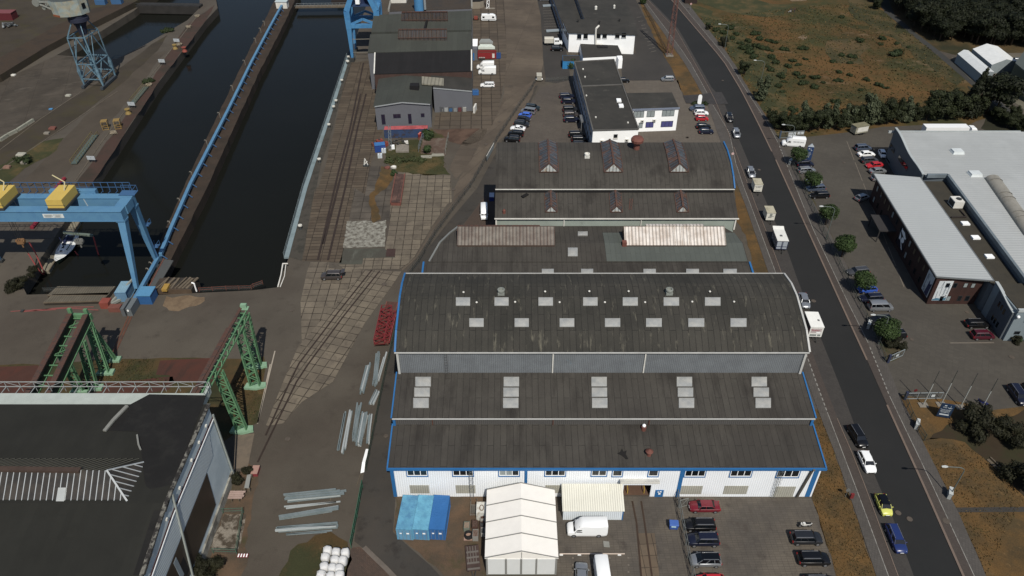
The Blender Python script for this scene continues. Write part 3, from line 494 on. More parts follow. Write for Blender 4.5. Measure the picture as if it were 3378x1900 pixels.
for t,x0,x1 in(('F',1580,1688),('G',-6,101),('G',330,440),('G',668,783),('G',975,1093),('G',1290,1410),('G',1605,1725)): skydome(h1,pix4(t,x0,x1,976,1040,PM))
for t,x0,x1 in(('F',1480,1587),('F',1768,1874),('G',172,281),('G',505,614),('G',801,914),('G',1106,1222),('G',1414,1531)): skydome(h1,pix4(t,x0,x1,820,882,PM))
for t,x,y in(('F',1818,785),('G',1148,783)):
 p=onr(t,x,y,*PM); m=MB(); m.box(p.x-.55,p.x+.55,p.y-.5,p.y+.5,p.z-.5,p.z+.3); o=m.build('roof_fan',flat('fan_grey',(122,126,120),.6,0,.2),h1); MB().lathe(p,[(.55,.3),(.62,.6),(.6,.8),(.42,.85),(.36,.5)],16).build('cowl',MATS['fan_grey'],o,smooth=False)
m=MB()
for t,x,y in(('F',1635,858),('F',1922,855),('G',330,857),('G',668,857),('G',968,857),('G',1320,853),('G',1632,853),('G',222,777),('G',845,775),('G',1452,777),('F',1537,782),('G',552,775)): p=onr(t,x,y,*PM); m.ball(p+Vector((0,0,.12)),.2,8,5,sz=.8)
m.build('roof_vent',whited,h1,smooth=True)
p=onr('K',997,545,*PA); MB().lathe(p,[(.35,-.3),(.35,.8),(.6,.85),(.1,1.25)],10).build('chimney',rustr,h1)
p=onr('K',957,355,*PA); o=MB().lathe(p,[(.4,-.2),(.4,.7)],10).build('chimney',rustr,h1); MB().ball(p+Vector((0,0,.9)),.3,10,6).build('cowl',white,o,smooth=True)
p=onr('K',800,540,*PA)+Vector((0,0,.02)); MB().slab([p+Vector(v) for v in((-.8,.1,.05),(-.2,-.2,0),(.5,-.9,-.1),(.8,-.8,-.1),(.5,0,.04),(.7,.6,.16),(.2,.4,.12),(0,.9,.2),(-.3,.4,.1))],.03).build('roof_tear',flat('hole_dark_tone',(22,20,19),.9),h1)  # hole drawn as a flat sheet, its dark inside painted black
h2=thing('low_hall','low dark-roofed hall with two long ribbed roof lanterns, between two taller halls','building',(15,122,0))
ol=[(-17.5,104.9),(47.3,104.9),(47.3,122.8),(-17.5,122.8)]
MB().prism(ol,0,lambda x,y:6.6+(y-104.9)*.118).build('wall',gcorr,h2)
m=MB(); m.slab([(-17.6,104.95,6.9),(47.5,104.95,6.9),(47.5,122.8,9.2),(-17.6,122.8,9.2)],.25); m.build('roof',felt,h2)
pe=[(-16.6,122.85),(47.3,122.85),(47.3,128),(46.6,132),(44.5,135.0),(-11.2,135.0),(-13.0,132),(-14.8,128)]
fz=lambda x,y:9.25+min(y-122.8,5.2)*.2-max(0,y-128)*.06
m=MB(); m.prism(pe,0,lambda x,y:fz(x,y)-.05); m.build('wall',gcorr,h2)
m=MB(); m.slab([(-16.8,122.83,9.4),(47.4,122.83,9.4),(47.4,128,10.35),(-15,128,10.35)],.2).slab([(-15,128,10.35),(47.4,128,10.35),(46.7,132,10.1),(44.6,135.1,9.9),(-11.3,135.1,9.9),(-13.1,132,10.1)],.2); m.build('roof',felt,h2)
a_=[P('G',x,y,9.7) for x,y in((680,557),(668,368),(810,300))]
gx0=onr('G',676,500,122.83,9.4,128,10.35).x; m=MB(); m.slab([(gx0,122.9,9.46),(47.2,122.9,9.46),(47.2,128,10.41),(gx0,128,10.41)],.03).slab([(gx0,128,10.41),(47.2,128,10.41),(46.6,132.2,10.15),(gx0,132.2,10.15)],.03); m.build('roof',mk('felt_patch_green',(74,79,75),.9,0,.1,.2,pat=('strip',6,1.0,.03,(60,64,61),.06,90),fine=.1),h2,label='greyish green felt round the bright lantern')
m=MB(); pts=[Vector((p[0],p[1],fz(*p)+.15)) for p in(pe[0],pe[7],pe[6],pe[5])];
for a,b in zip(pts,pts[1:]): m.beam(a,b,.35,.3)
m.build('trim',flat('zinc_trim',(126,128,124),.5,.3),h2)
m=MB(); m.beam((-17.7,104.95,7),(-17.7,122.8,9.3),.35,.35).beam((47.6,104.95,7),(47.6,122.8,9.3),.35,.35); m.build('trim',bluep,h2)
for x0,x1,mt,t in((('F',1490),('G',294),lantg,0),(('G',816),('G',1571),lantb,1)):
 ya,za=127.0,10.2; A=PY(x0[0],x0[1],440,ya).x; B=PY(x1[0],x1[1],440,ya).x
 m=MB(); m.ext([(ya,za-.2),(ya,za+.25),(130.4,12.8),(130.7,12.8),(132.2,10)],A,B); lt=m.build('roof_lantern',mk('lantern_side',(70,56,48),.8,0,.2,.6),h2)
 m=MB(); m.slab([(A+.05,ya+.02,za+.33),(B-.05,ya+.02,za+.33),(B-.05,130.35,12.86),(A+.05,130.35,12.86)],.05); m.build('glazing',mt,lt)
 m=MB(); n=int((B-A)/1.4)
 for i in range(n+1): k=A+(B-A)*i/n; m.beam((k,ya,za+.38),(k,130.4,12.92),.07,.06)
 m.build('glazing_bars',rusted if not t else flat('pale_bar',(140,126,112),.5),lt)
 m=MB();
 if t: m.box(A+4.5,B-4.3,130.3,130.9,12.75,13.15)
 else: m.box(A,B-3,130.35,130.75,12.8,13.0)
 m.build('ridge',rusted if not t else lantb,lt)
for t,x0,x1,y0,y1,pl in(('G',466,540,330,360,(128,10.35,132,10.1)),('G',392,465,450,514,(122.83,9.4,128,10.35))): skydome(h2,pix4(t,x0,x1,y0,y1,pl),.2,.15)
for x0,x1 in((197,287),(490,581),(955,1048),(1274,1370),(1551,1652)): skydome(h2,pix4('G',x0,x1,610,650,(104.95,6.9,122.8,9.2)),.25,.2)
m=MB(); p=P('G',800,360,10.2); m.box(p.x-.5,p.x+.4,126.9,127.9,10.2,11.2); m.build('chimney',rustr,h2)
h3=thing('north_hall','dark double-roofed hall with three long gabled glass skylights and smaller ones in front','building',(22,135,0))
A3=(135.2,11.9,141.4,14.5); B3=[(141.2,15.4),(143.6,17.0),(147,18.5),(151,19.3),(155,19.4)]
pr=[(135.25,0),(154.9,0),(154.9,19),(151,18.9),(147,18.2),(143.6,16.7),(141.4,15.1),(141.4,14.2),(135.25,11.7)]
MB().ext(pr,-3.3,47.3).build('wall',mk('pale_green_wall',(136,146,138),.8,0,.12,.3,fine=.06,stain=((104,112,106),(.5,.5,.3),.6,.8)),h3)
m=MB(); rslab(m,(135.0,11.9),(141.4,14.5),-3.6,47.8); m.build('roof',felt,h3)
m=MB()
for a,b in zip(B3,B3[1:]): rslab(m,a,b,-3.5,47.7)
m.build('roof',felt,h3)
MB().box(-3.55,47.7,141.22,141.4,14.5,15.2).build('fascia',flat('black_gap',(24,23,23),.9),h3)
m=MB(); m.box(-3.6,47.8,141.0,141.2,15.26,15.4).box(-3.7,47.9,134.75,135.0,11.75,11.95)
for t,x in(('G',363,),('G',938,)): u=PY(t,x,260,135.2).x; m.box(u-.1,u+.1,135.02,135.24,9.5,11.8)
m.box(-3.5,-3.2,135,135.2,9,11.8).box(47.2,47.5,135,135.2,9,11.8); m.build('gutter',whited,h3)
m=MB()
for a,b in zip(B3,B3[1:]): m.beam((47.8,a[0],a[1]+.1),(47.8,b[0],b[1]+.1),.3,.4)
m.build('trim',bluep,h3)
def gskylight(xc,w,st,par):
 E0=[Vector((xc-w/2,a,b)) for a,b,c,d in st]; E1=[Vector((xc+w/2,a,b)) for a,b,c,d in st]; RR=[Vector((xc,c,d)) for a,b,c,d in st]; n=len(st); m=MB(); m.add(E0+RR+E1,[(i,i+1,n+i+1,n+i) for i in range(n-1)]+[(n+i,n+i+1,2*n+i+1,2*n+i) for i in range(n-1)]+[(n-1,3*n-1,2*n-1)]); o=m.build('skylight',sawg,par)
 MB().poly([E0[0],E1[0],RR[0]]).build('pane',pane,o); m=MB(); up=Vector((0,-.02,.05))
 for a,b in((E0[0],RR[0]),(E1[0],RR[0]),(E0[0],E1[0])): m.beam(a+up,b+up,.16,.14)
 for i in range(n-1):
  m.beam(RR[i]+up,RR[i+1]+up,.42,.14)
  for E_ in(E0,E1):
   m.beam(E_[i]+up,E_[i+1]+up,.14,.12)
   for k in range(3): t=(k+.5)/3; m.beam(E_[i].lerp(E_[i+1],t)+up,RR[i].lerp(RR[i+1],t)+up,.07,.05)
 m.build('glazing_bars',rusted,o)
for t,x0,x1 in(('C',180,322),('C',662,802),('C',1152,1294)):
 p=PY(t,x0,1290,144.6); r=PY(t,x1,1290,144.6); gskylight((p.x+r.x)/2,r.x-p.x,[(144.6,17.6,145.1,19.35),(147,18.62,147,20.0),(151,19.42,151,20.4),(154.7,19.5,154.7,20.35)],h3)
for t,x0,x1 in(('G',222,312),('G',710,800),('G',1204,1294)):
 p=PY(t,x0,190,136.4); r=PY(t,x1,190,136.4); gskylight((p.x+r.x)/2,r.x-p.x,[(136.4,12.55,136.8,13.75),(139,13.6,139,14.6),(141.1,14.45,141.1,15.25)],h3)
p=PY('C',905,1100,152); m=MB(); m.lathe((p.x,152,19.2),[(.7,0),(.7,1.7),(1.35,1.9),(1.45,2.5),(1.1,3.0),(.3,3.15)],14); m.build('roof_fan',rustr,h3)
p=PY('C',537,1145,149); m=MB(); m.box(p.x-.55,p.x+.55,148.5,149.5,18.4,19.3).lathe((p.x,149,19.3),[(.6,0),(.6,.5),(.4,.55),(.36,.3)],14); m.build('roof_fan',whited,h3)
p=onr('F',1840,185,135,11.9,141.4,14.5); MB().lathe(p,[(.35,-.2),(.35,.6),(.1,.9)],8).build('chimney',rustr,h3)
ladder(h3,onr('G',858,165,135,11.9,141.4,14.5)+Vector((0,0,.1)),onr('G',866,80,135,11.9,141.4,14.5)+Vector((0,0,.1)),.55,rustr)
p=onr('G',75,65,135,11.9,141.4,14.5); MB().beam(p+Vector((-.7,-.4,.2)),p+Vector((.5,.6,.35)),.8,.12).build('loose_panel',feltb,h3)
wren=mk('white_render',(238,239,238),.8,0,.04,.3,fine=.03); blgr=mk('blue_grey_facade',(150,158,168),.8,0,.12,.2,(130,140,152),fine=.08); pwin=flat('purple_curtain',(72,72,122),.3)
of=thing('office_block','white two-storey office block with long dark flat roof and low east wing','building',(27,200,0))
hN=[P('C',x,y,7) for x,y in((440,462),(735,445),(800,632),(495,645))]; hS=[P('C',x,y,7.2) for x,y in((495,645),(800,632),(920,965),(580,975))]
W_=hN[0],hS[3]
for k,(pl,z) in enumerate(((hN,6.85),(hS,7.0))):
 MB().prism([(p.x,p.y) for p in pl],0,z).build('wall',wren,of)
 m=MB(); m.prism([(p.x,p.y) for p in pl],z+.003,z+.15); m.build('roof',feltd,of)
m=MB()
for pl,z in((hS,7.15),(hN,7)):
 for i in range(4): a,b=pl[i],pl[(i+1)%4]; m.beam((a.x,a.y,z+.1),(b.x,b.y,z+.1),.35,.22)
m.build('parapet',mk('parapet_grey',(86,84,80),.8),of)
a,b=(hN[0].x,hN[0].y),(hS[3].x,hS[3].y); L=(Vector(b)-Vector(a)).length
m=MB(); wb(m,a,b,.1,L-.1,.1,6.8,.003,.05); fc=m.build('wall',blgr,of,label='blue-grey west front with rows of windows')
for zz in(1.0,4.2):
 for i in range(15):
  u=1.0+i*(L-2)/15; m=MB(); wb(m,a,b,u,u+2.0,zz,zz+1.7,.055,.09); o=m.build('window',flat('pale_frame',(150,156,164),.5),of); m=MB()
  for k in range(2): wb(m,a,b,u+.12+k*.93,u+.95+k*.93,zz+.12,zz+1.58,.092,.1)
  m.build('pane',glass,o)
m=MB(); u0,_=onw('U',1625,1010,a,b); wb(m,a,b,u0-2.2,u0+2.2,2.9,3.3,.055,1.5); wb(m,a,b,u0-2.2,u0-2,0,2.9,1.2,1.4); wb(m,a,b,u0+2,u0+2.2,0,2.9,1.2,1.4); m.build('canopy',greyf,of)
a,b=(hS[3].x,hS[3].y),(hS[2].x,hS[2].y)
def wwin(par,t,x0,x1,y0,y1,a,b,n,fr,pm=glass,sill=None):
 u0,z1=onw(t,x0,y0,a,b); u1,z0=onw(t,x1,y1,a,b); m=MB(); wb(m,a,b,u0,u1,z0,z1,.003,.06); o=m.build('window',fr,par); m=MB(); g_=.1
 for i in range(n): k=(u1-u0-g_)/n; wb(m,a,b,u0+g_+k*i,u0+k*(i+1),z0+g_,z1-g_,.062,.07)
 m.build('pane',pm,o)
 if sill: m=MB(); wb(m,a,b,u0-.1,u1+.1,z0-.25,z0-.02,.003,.18); m.build('sill',sill,o)
 return o
wwin(of,'U',2200,2275,1165,1235,a,b,1,greyf,glass,whited)
def acunit(par,t,x,y,a,b):
 u,z=onw(t,x,y,a,b); m=MB(); wb(m,a,b,u-.45,u+.45,z-.35,z+.35,.003,.4); o=m.build('air_conditioner',whited,par); m=MB(); e=(Vector(b)-Vector(a)).normalized(); n=Vector((e.y,-e.x,0)) if len(e)==3 else Vector((e.y,-e.x,0)); c=Vector((a[0],a[1],0))+Vector((e.x,e.y,0))*(u-.1)+Vector((0,0,z)); m.tube(c+n*.4,c+n*.42,.27,None,14); m.build('fan',flat('dark_grille',(50,52,52),.6),o)
acunit(of,'U',1962,1300,a,b); acunit(of,'C',832,1045,a,b)
wg=[P('C',x,y,7.2) for x,y in((877,812),(1222,800),(1170,687),(830,692))]; wgp=[(p.x,p.y) for p in wg]; wgp[0]=(hS[2].x+.05,wgp[0][1]); wgp[3]=(wgp[3][0]+.05,wgp[3][1])
MB().prism(wgp,0,6.9).build('wall',wren,of); m=MB(); m.prism(wgp,6.903,7.1); m.build('roof',feltd,of)
a,b=wgp[0],wgp[1]; m=MB(); wb(m,a,b,-.1,(Vector(b)-Vector(a)).length+.2,6.75,7.15,.003,.3); m.build('gutter',flat('blue_grey_gutter',(110,118,134),.5),of)
drk=flat('dark_frame',(44,48,50),.5)
for x0,x1,y0,y1,n,pm in((884,958,832,876,3,blind),(984,1038,830,872,2,blind),(1098,1184,824,866,3,blind),(922,948,916,955,1,blind),(975,1029,911,951,2,pwin),(1090,1173,905,946,3,pwin)): wwin(of,'C',x0,x1,y0,y1,a,b,n,drk,pm)
acunit(of,'C',948,903,a,b); acunit(of,'C',1037,898,a,b)
for x,y in((773,748),(790,788)):
 p=P('C',x,y,7.4); m=MB(); m.box(p.x-.65,p.x+.65,p.y-1,p.y+1,7.15,7.55); m.build('skylight',white,of)
m=MB()
for x,y in((505,520),(520,578),(530,718),(600,880),(840,920)): p=P('C',x,y,7.1); m.lathe((p.x,p.y,7.1),[(.25,0),(.25,.35),(.1,.45)],8)
m.build('roof_vent',whited,of)
w2=thing('workshop_block','white two-storey block with dark roof, paired windows and a bent white flue on its front','building',(30,270,0))
a,b=(P('C',395,388).x,P('C',395,388).y),(P('C',880,405).x,P('C',880,405).y)
fr=[a,b,(b[0]+1.2,275.6),(a[0]-1.4,275.6)]; MB().prism(fr,0,6.9).build('wall',wren,w2)
m=MB(); m.slab([(fr[0][0]-.5,fr[0][1]-.4,7.05),(fr[1][0]+.8,fr[1][1]-.4,7.05),(fr[2][0]+.6,fr[2][1],7.3),(fr[3][0]-.4,fr[3][1],7.3)],.25); m.build('roof',feltd,w2)
lw=[(18.6,275.7),(26.0,275.7),(23,345),(14.2,345)]; rw=[(26.3,275.7),(44.2,275.7),(44.0,345),(23.3,345)]
MB().prism(lw,0,4.6).build('wall',blgr,w2); MB().prism(lw,4.603,4.75).build('roof',feltd,w2); MB().prism(rw,0,6.9).build('wall',blgr,w2); MB().prism(rw,6.903,7.1).build('roof',feltd,w2)
for wl,z0,z1,n in(((lw[3],lw[0]),1.2,3.2,18),((rw[3],rw[0]),5.0,6.5,20),((fr[3],fr[0]),3.6,5.6,4)):
 L=(Vector(wl[1])-Vector(wl[0])).length
 for i in range(n): m=MB(); u=.6+i*(L-.8)/n; wb(m,wl[0],wl[1],u,u+(L-.8)/n*.7,z0,z1,.003,.05); m.build('window',glass,w2)
for x0,x1,y0,y1 in((462,492,255,290),(510,540,252,288),(605,636,250,286),(652,682,248,284),(747,777,246,284),(795,825,243,281)): wwin(w2,'C',x0,x1,y0,y1,a,b,1,drk,glass,flat('grey_sill',(170,172,172),.6))
def pw(t,x,y,o):
 u,z=onw(t,x,y,a,b); e=(Vector(b)-Vector(a)).normalized(); return Vector((a[0]+e.x*u+e.y*o,a[1]+e.y*u-e.x*o,z))
m=MB(); m.path([pw('C',648,328,.6),pw('C',600,328,.4),pw('C',600,240,.4),pw('C',603,210,.4),pw('C',625,196,-.6)],.33,10); m.build('flue',whited,w2,ang=40)
m=MB()
for x,y in((468,168),(628,178),(778,162)): p=P('C',x,y,7.2); m.lathe(p,[(.12,0),(.12,.8),(.5,.9),(.5,1.05),(.1,1.2)],8)
m.build('roof_vent',flat('dark_vent',(40,38,36),.8),w2)
for x,y,l in((601,68,.5),(738,60,.4)): p=P('C',x,y,7.2); m=MB(); m.lathe((p.x,p.y,7.1),[(l,0),(l,1.1),(l*.5,1.3)],10); m.build('roof_vent',whited,w2)
an=thing('annex','low white annex with dark sloping roof in front of the workshop block','building',(31,250,0))
pl=[P('C',x,y,3.3) for x,y in((505,427),(800,412),(765,337),(485,325))]; pl=[(p.x,p.y) for p in pl]
MB().prism(pl,0,3.0).build('wall',wren,an); MB().prism(pl,3.003,3.25).build('roof',feltd,an); p=P('C',650,350,3.3); MB().box(p.x-1.8,p.x+1.8,p.y-1,p.y+1.2,3.26,3.5).build('roof_hatch',feltb,an)
q0,q1=P('C',765,512),P('C',795,510); MB().prism([(q0.x,q0.y),(q1.x,q1.y),(pl[1][0]-.2,pl[1][1]-.05),(pl[1][0]-2.0,pl[1][1]-.05)],0,3.2).build('wall',wren,an)
gw=mk('grey_blue_render',(92,94,100),.85,0,.06,.2,fine=.05)
n1=thing('grey_workshop','grey gabled workshop with dark green roof and four dark windows, red-topped container in front','building',(-25,207,0))
bl,br=P('B',895,970),P('B',1300,950); dv=(P('B',920,578,7.2)-P('B',880,795,7.2)); dv.z=0; hl,hr=7.2,7.1
u,hz=onw('B',1078,765,bl,br); mid=bl.lerp(br,u/(br-bl).length)
def V3(p,z): return (p[0],p[1],z)
m=MB(); A=[V3(bl,0),V3(br,0),V3(br,hr),V3(mid,hz),V3(bl,hl)]; B_=[(p[0]+dv.x,p[1]+dv.y,p[2]) for p in A]
m.add(A+B_,[(0,1,2,3,4),(9,8,7,6,5),(1,6,7,2),(5,0,4,9)]); m.build('wall',gw,n1)
up=Vector((0,0,.02)); ov=dv.normalized()*.3; e_=(br-bl).normalized()*.35
m=MB()
for a,b in((A[4],A[3]),(A[3],A[2])):
 a,b=Vector(a)+up,Vector(b)+up
 if a.x<bl.x+.1: a=a-e_
 else: b=b+e_
 m.slab([a-ov,b-ov,b+dv,a+dv],.02) if False else m.add([a-ov,b-ov,b+dv,a+dv,a-ov+Vector((0,0,.22)),b-ov+Vector((0,0,.22)),b+dv+Vector((0,0,.22)),a+dv+Vector((0,0,.22))],[(3,2,1,0),(4,5,6,7),(0,1,5,4),(1,2,6,5),(2,3,7,6),(3,0,4,7)])
m.build('roof',feltg,n1)
m=MB();
for a,b in((A[4],A[3]),(A[3],A[2])): m.beam(Vector(a)-ov*1.2+Vector((0,0,.12)),Vector(b)-ov*1.2+Vector((0,0,.12)),.12,.3)
m.build('trim',flat('pale_grey_trim',(140,144,146),.5),n1)
for x0,x1,y0,y1,n in((920,957,855,928,1),(1010,1070,852,880,2),(1120,1153,850,922,1),(1217,1247,846,873,1)): wwin(n1,'B',x0,x1,y0,y1,bl,br,n,flat('dark_mullion',(52,52,60),.5),flat('violet_glass',(38,34,50),.2))
p=P('B',1172,652,8.3); MB().box(p.x-1.3,p.x+1.3,p.y-1.2,p.y+1.2,7.6,9.2).build('roof_hatch',feltb,n1)
al_,ar_=P('B',1310,840),P('B',1605,828); al_=br+(ar_-br).normalized()*.1+Vector((0,al_.y-br.y,0)); bk=P('B',1600,560,6.6); bk2=P('B',1120,548,7.8)
m=MB(); T1=[V3(al_,7.6),V3(ar_,6.1),(bk.x,bk.y,6.6),(al_.x-2,bk.y,7.9)]; m.loft([[Vector((p[0],p[1],0)) for p in T1],[Vector(p) for p in T1]]); m.build('wall',gw,n1)
m=MB(); m.slab([Vector(p)+Vector((0,0,.25)) for p in T1],.22); m.build('roof',feltd,n1)
m=MB(); m.beam(Vector(T1[0])+Vector((0,-.1,.15)),Vector(T1[1])+Vector((0,-.1,.15)),.15,.3); m.build('trim',flat('pale_grey_trim',(150,152,152),.5),n1)
c4=[P('B',x,y,z) for x,y,z in((1226,628,8.15),(1388,640,7.6),(1390,588,7.8),(1226,574,8.3))]; m=MB(); m.slab([p+Vector((0,0,.2)) for p in c4],.4); m.build('skylight',mk('old_pane',(128,124,110),.5,0,.15,.6,pat=('rib',1.1,0,.35),fine=.1),n1)
n2=thing('black_roof_hall','hall with plain black monopitch roof between the grey workshops','building',(-27,230,0))
A=[P('B',870,552,9),P('B',1597,530,9),P('B',1597,374,12),P('B',876,396,12)]
m=MB(); m.loft([[Vector((p.x,p.y,0)) for p in A],[p-Vector((0,0,.3)) for p in A]]); m.build('wall',mk('brown_cladding',(70,52,46),.8,0,.2,.5,pat=('rib',.4,0,.3)),n2)
m=MB(); m.slab(A,.25); m.build('roof',feltb,n2)
m=MB();
for a,b in((A[0],A[3]),(A[1],A[2])): m.beam(a+Vector((0,0,.1)),b+Vector((0,0,.1)),.35,.3)
m.build('trim',whited,n2)
n3=thing('twin_roof_hall','big hall with two grey-green roof slopes, each topped by a brown glazed lantern','building',(-30,250,0))
E1=[P('B',822,392,12),P('B',1597,372,12)]; R1=[P('B',840,256,15),P('B',1597,236,15)]; V1=[P('B',848,240,13.2),P('B',1597,222,13.2)]; R2=[P('B',866,112,15.6),P('B',1598,78,15.6)];
m=MB(); base=[E1[0],E1[1],R2[1],R2[0]]; m.loft([[Vector((p.x,p.y,0)) for p in base],[Vector((p.x,p.y,11.8)) for p in base]]); m.build('wall',gw,n3)
m=MB()
for a,b in((E1,R1),(V1,R2)): m.add([a[0],a[1],b[1],b[0]]+[Vector((p.x,p.y,11.7)) for p in(a[0],a[1],b[1],b[0])],[(0,1,2,3),(7,6,5,4),(0,4,5,1),(1,5,6,2),(2,6,7,3),(3,7,4,0)])
m.build('roof',feltg,n3)
for x0,x1,yb,yt,a,b in((1048,1412,283,222,E1,R1),(1072,1418,150,92,V1,R2)):
 zb,ztp=14.6,17.0
 if a is V1: zb,ztp=14.9,17.4
 f0,f1=P('B',x0,yb,zb),P('B',x1,yb-3,zb); g0,g1=P('B',x0+4,yt,ztp),P('B',x1,yt-3,ztp)
 m=MB(); m.add([f0,f1,g1,g0,f0-Vector((0,0,1)),f1-Vector((0,0,1)),g1-Vector((0,0,3.5)),g0-Vector((0,0,3.5))],[(0,1,2,3),(0,4,5,1),(1,5,6,2),(2,6,7,3),(3,7,4,0)]); o=m.build('roof_lantern',mk('brown_wire_glass',(72,64,58),.4,0,.2,.5,(60,58,60),pat=('rib',1.3,0,.4),fine=.1,spec=.6),n3)
 m=MB(); m.beam(g0+Vector((0,0,.1)),g1+Vector((0,0,.1)),.4,.3); m.beam(f0,f1,.25,.2)
 for i in range(20): m.beam(f0.lerp(f1,i/19)+Vector((0,-.05,.08)),g0.lerp(g1,i/19)+Vector((0,-.05,.08)),.09,.08)
 m.build('glazing_bars',rusted,o)
p=P('B',1257,180,14.6); m=MB(); m.box(p.x-.3,p.x+.3,p.y-8,p.y+8,14,14.95); m.build('walkway',feltb,n3)
n4=thing('flat_roof_works','flat brown roofed works at the top, pale parapet on the sides','building',(-30,300,0))
A=[P('B',975,95,9.5),P('B',1598,72,9.5)]; A+=[Vector((A[1].x-3.2,345,9.5)),Vector((A[0].x-4,345,9.5))]; A[0].y+=1.5; A[1].y+=1.5
MB().prism([(p.x,p.y) for p in A],0,9.3).build('wall',gw,n4); MB().prism([(p.x,p.y) for p in A],9.303,9.5).build('roof',mk('brown_flat_roof',(62,54,46),.95,0,.25,.15,(50,46,42),fine=.2),n4)
m=MB(); m.beam(A[0]+Vector((0,0,.3)),A[3]+Vector((0,0,.3)),.6,.8); m.beam(A[1]+Vector((0,0,.3)),A[2]+Vector((0,0,.3)),.6,.8); m.build('parapet',flat('pale_parapet',(128,126,118),.7),n4)
o=thing('roof_store','small flat white store building on the brown roof','building',P('Q',975,42,9.5)); a,b=P('Q',870,44,9.5),P('Q',1082,40,9.5); m=MB(); m.prism([(a.x,a.y),(b.x,b.y),(b.x,b.y+9),(a.x,a.y+9)],9.45,11.8); m.build('wall',whited,o); m=MB(); m.prism([(a.x-.2,a.y-.2),(b.x+.2,b.y-.2),(b.x+.2,b.y+9),(a.x-.2,a.y+9)],11.803,12); m.build('roof',whited,o)
p=P('Q',1258,140,9.5); o=thing('dust_collector','upright blue cylinder filter with a bent grey duct on the brown roof','filter',p); MB().lathe(p,[(1.7,0),(1.7,5.6),(1.9,5.6),(1.9,6.3),(1.2,6.6)],16).build('tank',flat('sky_blue_paint',(64,124,170),.5),o,ang=40); MB().path([p+Vector((2.2,0,.3)),p+Vector((2.2,0,5)),p+Vector((1.5,0,6))],.45,8).build('duct',flat('grey_duct',(130,136,138),.5),o,ang=50)
o=thing('cream_block','small cream walled block with black flat roof right of the brown works','building',P('Q',2065,120)); a,b=P('Q',1988,122),P('Q',2142,118); w_=zt(a,'Q',1988,28); pl=[(a.x,a.y),(b.x-1.5,b.y),(b.x,b.y+1.5),(b.x,b.y+12),(a.x,a.y+12)]; MB().prism(pl,0,w_).build('wall',flat('cream_wall',(128,120,106),.8),o); MB().prism(pl,w_+.003,w_+.2).build('roof',feltb,o)
h6=thing('shed_hall','large dark-roofed shed with torn black roof sheet, hipped glass lantern and blue-grey gable','building',(-60,60,0))
XE=-44.6; RZ=lambda y:16.2-max(0,60-y)*.16
edge=[77.3,68,60,50,40]
m=MB(); m.ext([(77.0,0),(77.0,16.0),(60,16.0),(40,12.8),(40,0)],-150,XE); m.build('wall',mk('blue_grey_cladding',(182,194,198),.6,0,.08,.2,(168,182,188),(.4,.6),.3,fine=.05),h6)
m=MB(); rslab(m,(77.4,16.3),(60,16.3),-150,XE+.0); rslab(m,(60,16.3),(38,12.78),-150,XE); m.v=[v for v in m.v]; m.build('roof',mk('shed_felt',(34,34,30),.95,0,.15,.12,(30,30,26),(.4,.6),.1,pat=('strip',9,1.05,.025,(34,34,30),.07,90),fine=.12,stain=((30,30,28),(.1,.5,.3),.62,.75)),h6)
bp=lambda *xy:[P('I',x,y,16.33) for x,y in xy]
blk=mk('bitumen_black',(22,21,20),.85,0,.25,.3,(29,28,26),(.48,.62),.4,fine=.25,bsc=5,bump=.3,stain=((62,60,56),(1.5,1.5,1),.72,.85))
pts=bp((1115,92),(1540,100),(1430,400),(1330,690),(1240,960),(1160,1000),(1080,740),(1060,560),(1030,370),(780,362),(950,180));
def patch(par,name,pts,mat,th=.05,dz=.03):
 n=len(pts); m=MB(); fs=[]
 for t in tri(pts):
  a,b,c=(pts[i] for i in t); fs.append(t if (b-a).to_2d().cross((c-a).to_2d())>0 else t[::-1])
 f=lambda p:(RZ(p.y) if par is h6 else p.z)+.12
 m.add([(p.x,p.y,f(p)+dz) for p in pts],fs); m.add([(p.x,p.y,f(p)+dz) for p in pts]+[(p.x,p.y,f(p)+dz-th) for p in pts],[(i,(i+1)%n,n+(i+1)%n,n+i) for i in range(n)]); return m.build(name,mat,par)
patch(h6,'torn_roof_sheet',[Vector((p.x,p.y,0)) for p in pts],blk)
e2=bp((1240,960),(1080,1449),(1010,1600)); e2=[P('I',1235,960,16.2),P('I',1090,1449,14.6),P('I',1000,1449,14.6),P('I',1100,1100,15.9),P('I',1150,960,16.2)]; patch(h6,'torn_roof_sheet',[Vector((p.x,p.y,0)) for p in e2],blk,.05,.035)
m=MB(); fl=[P('I',x,y,16.6) for x,y in((780,366),(850,280),(950,178))]
for a,b in zip(fl,fl[1:]): m.beam(a,b,.5,.25)
m.build('flashing',flat('pale_flashing',(120,120,114),.5),h6); m=MB()
fl=[P('I',x,y,16.6) for x,y in((1024,395),(1035,470),(1050,505))]
for a,b in zip(fl,fl[1:]): m.beam(a,b,.22,.2)
m.build('flashing',flat('pale_flashing',(120,120,114),.5),h6)
LZ=16.35; c0=[P('I',x,y,z) for x,y,z in((-400,945,15.6),(985,945,15.6),(1075,600,16.4),(-400,575,16.4))]; r0,r1=P('I',-400,645,18.6),P('I',798,662,18.6)
lg=mk('lantern_dark_glass',(48,44,38),.3,.1,.2,.4,(58,52,44),fine=.12,spec=.6)
m=MB(); m.add(c0+[r0,r1],[(0,1,5,4),(1,2,5),(2,3,4,5),(3,0,4)]); lt=m.build('roof_lantern',lg,h6)
pb=flat('pale_glazing_bar',(172,176,176),.35,.3); m=MB(); n=30
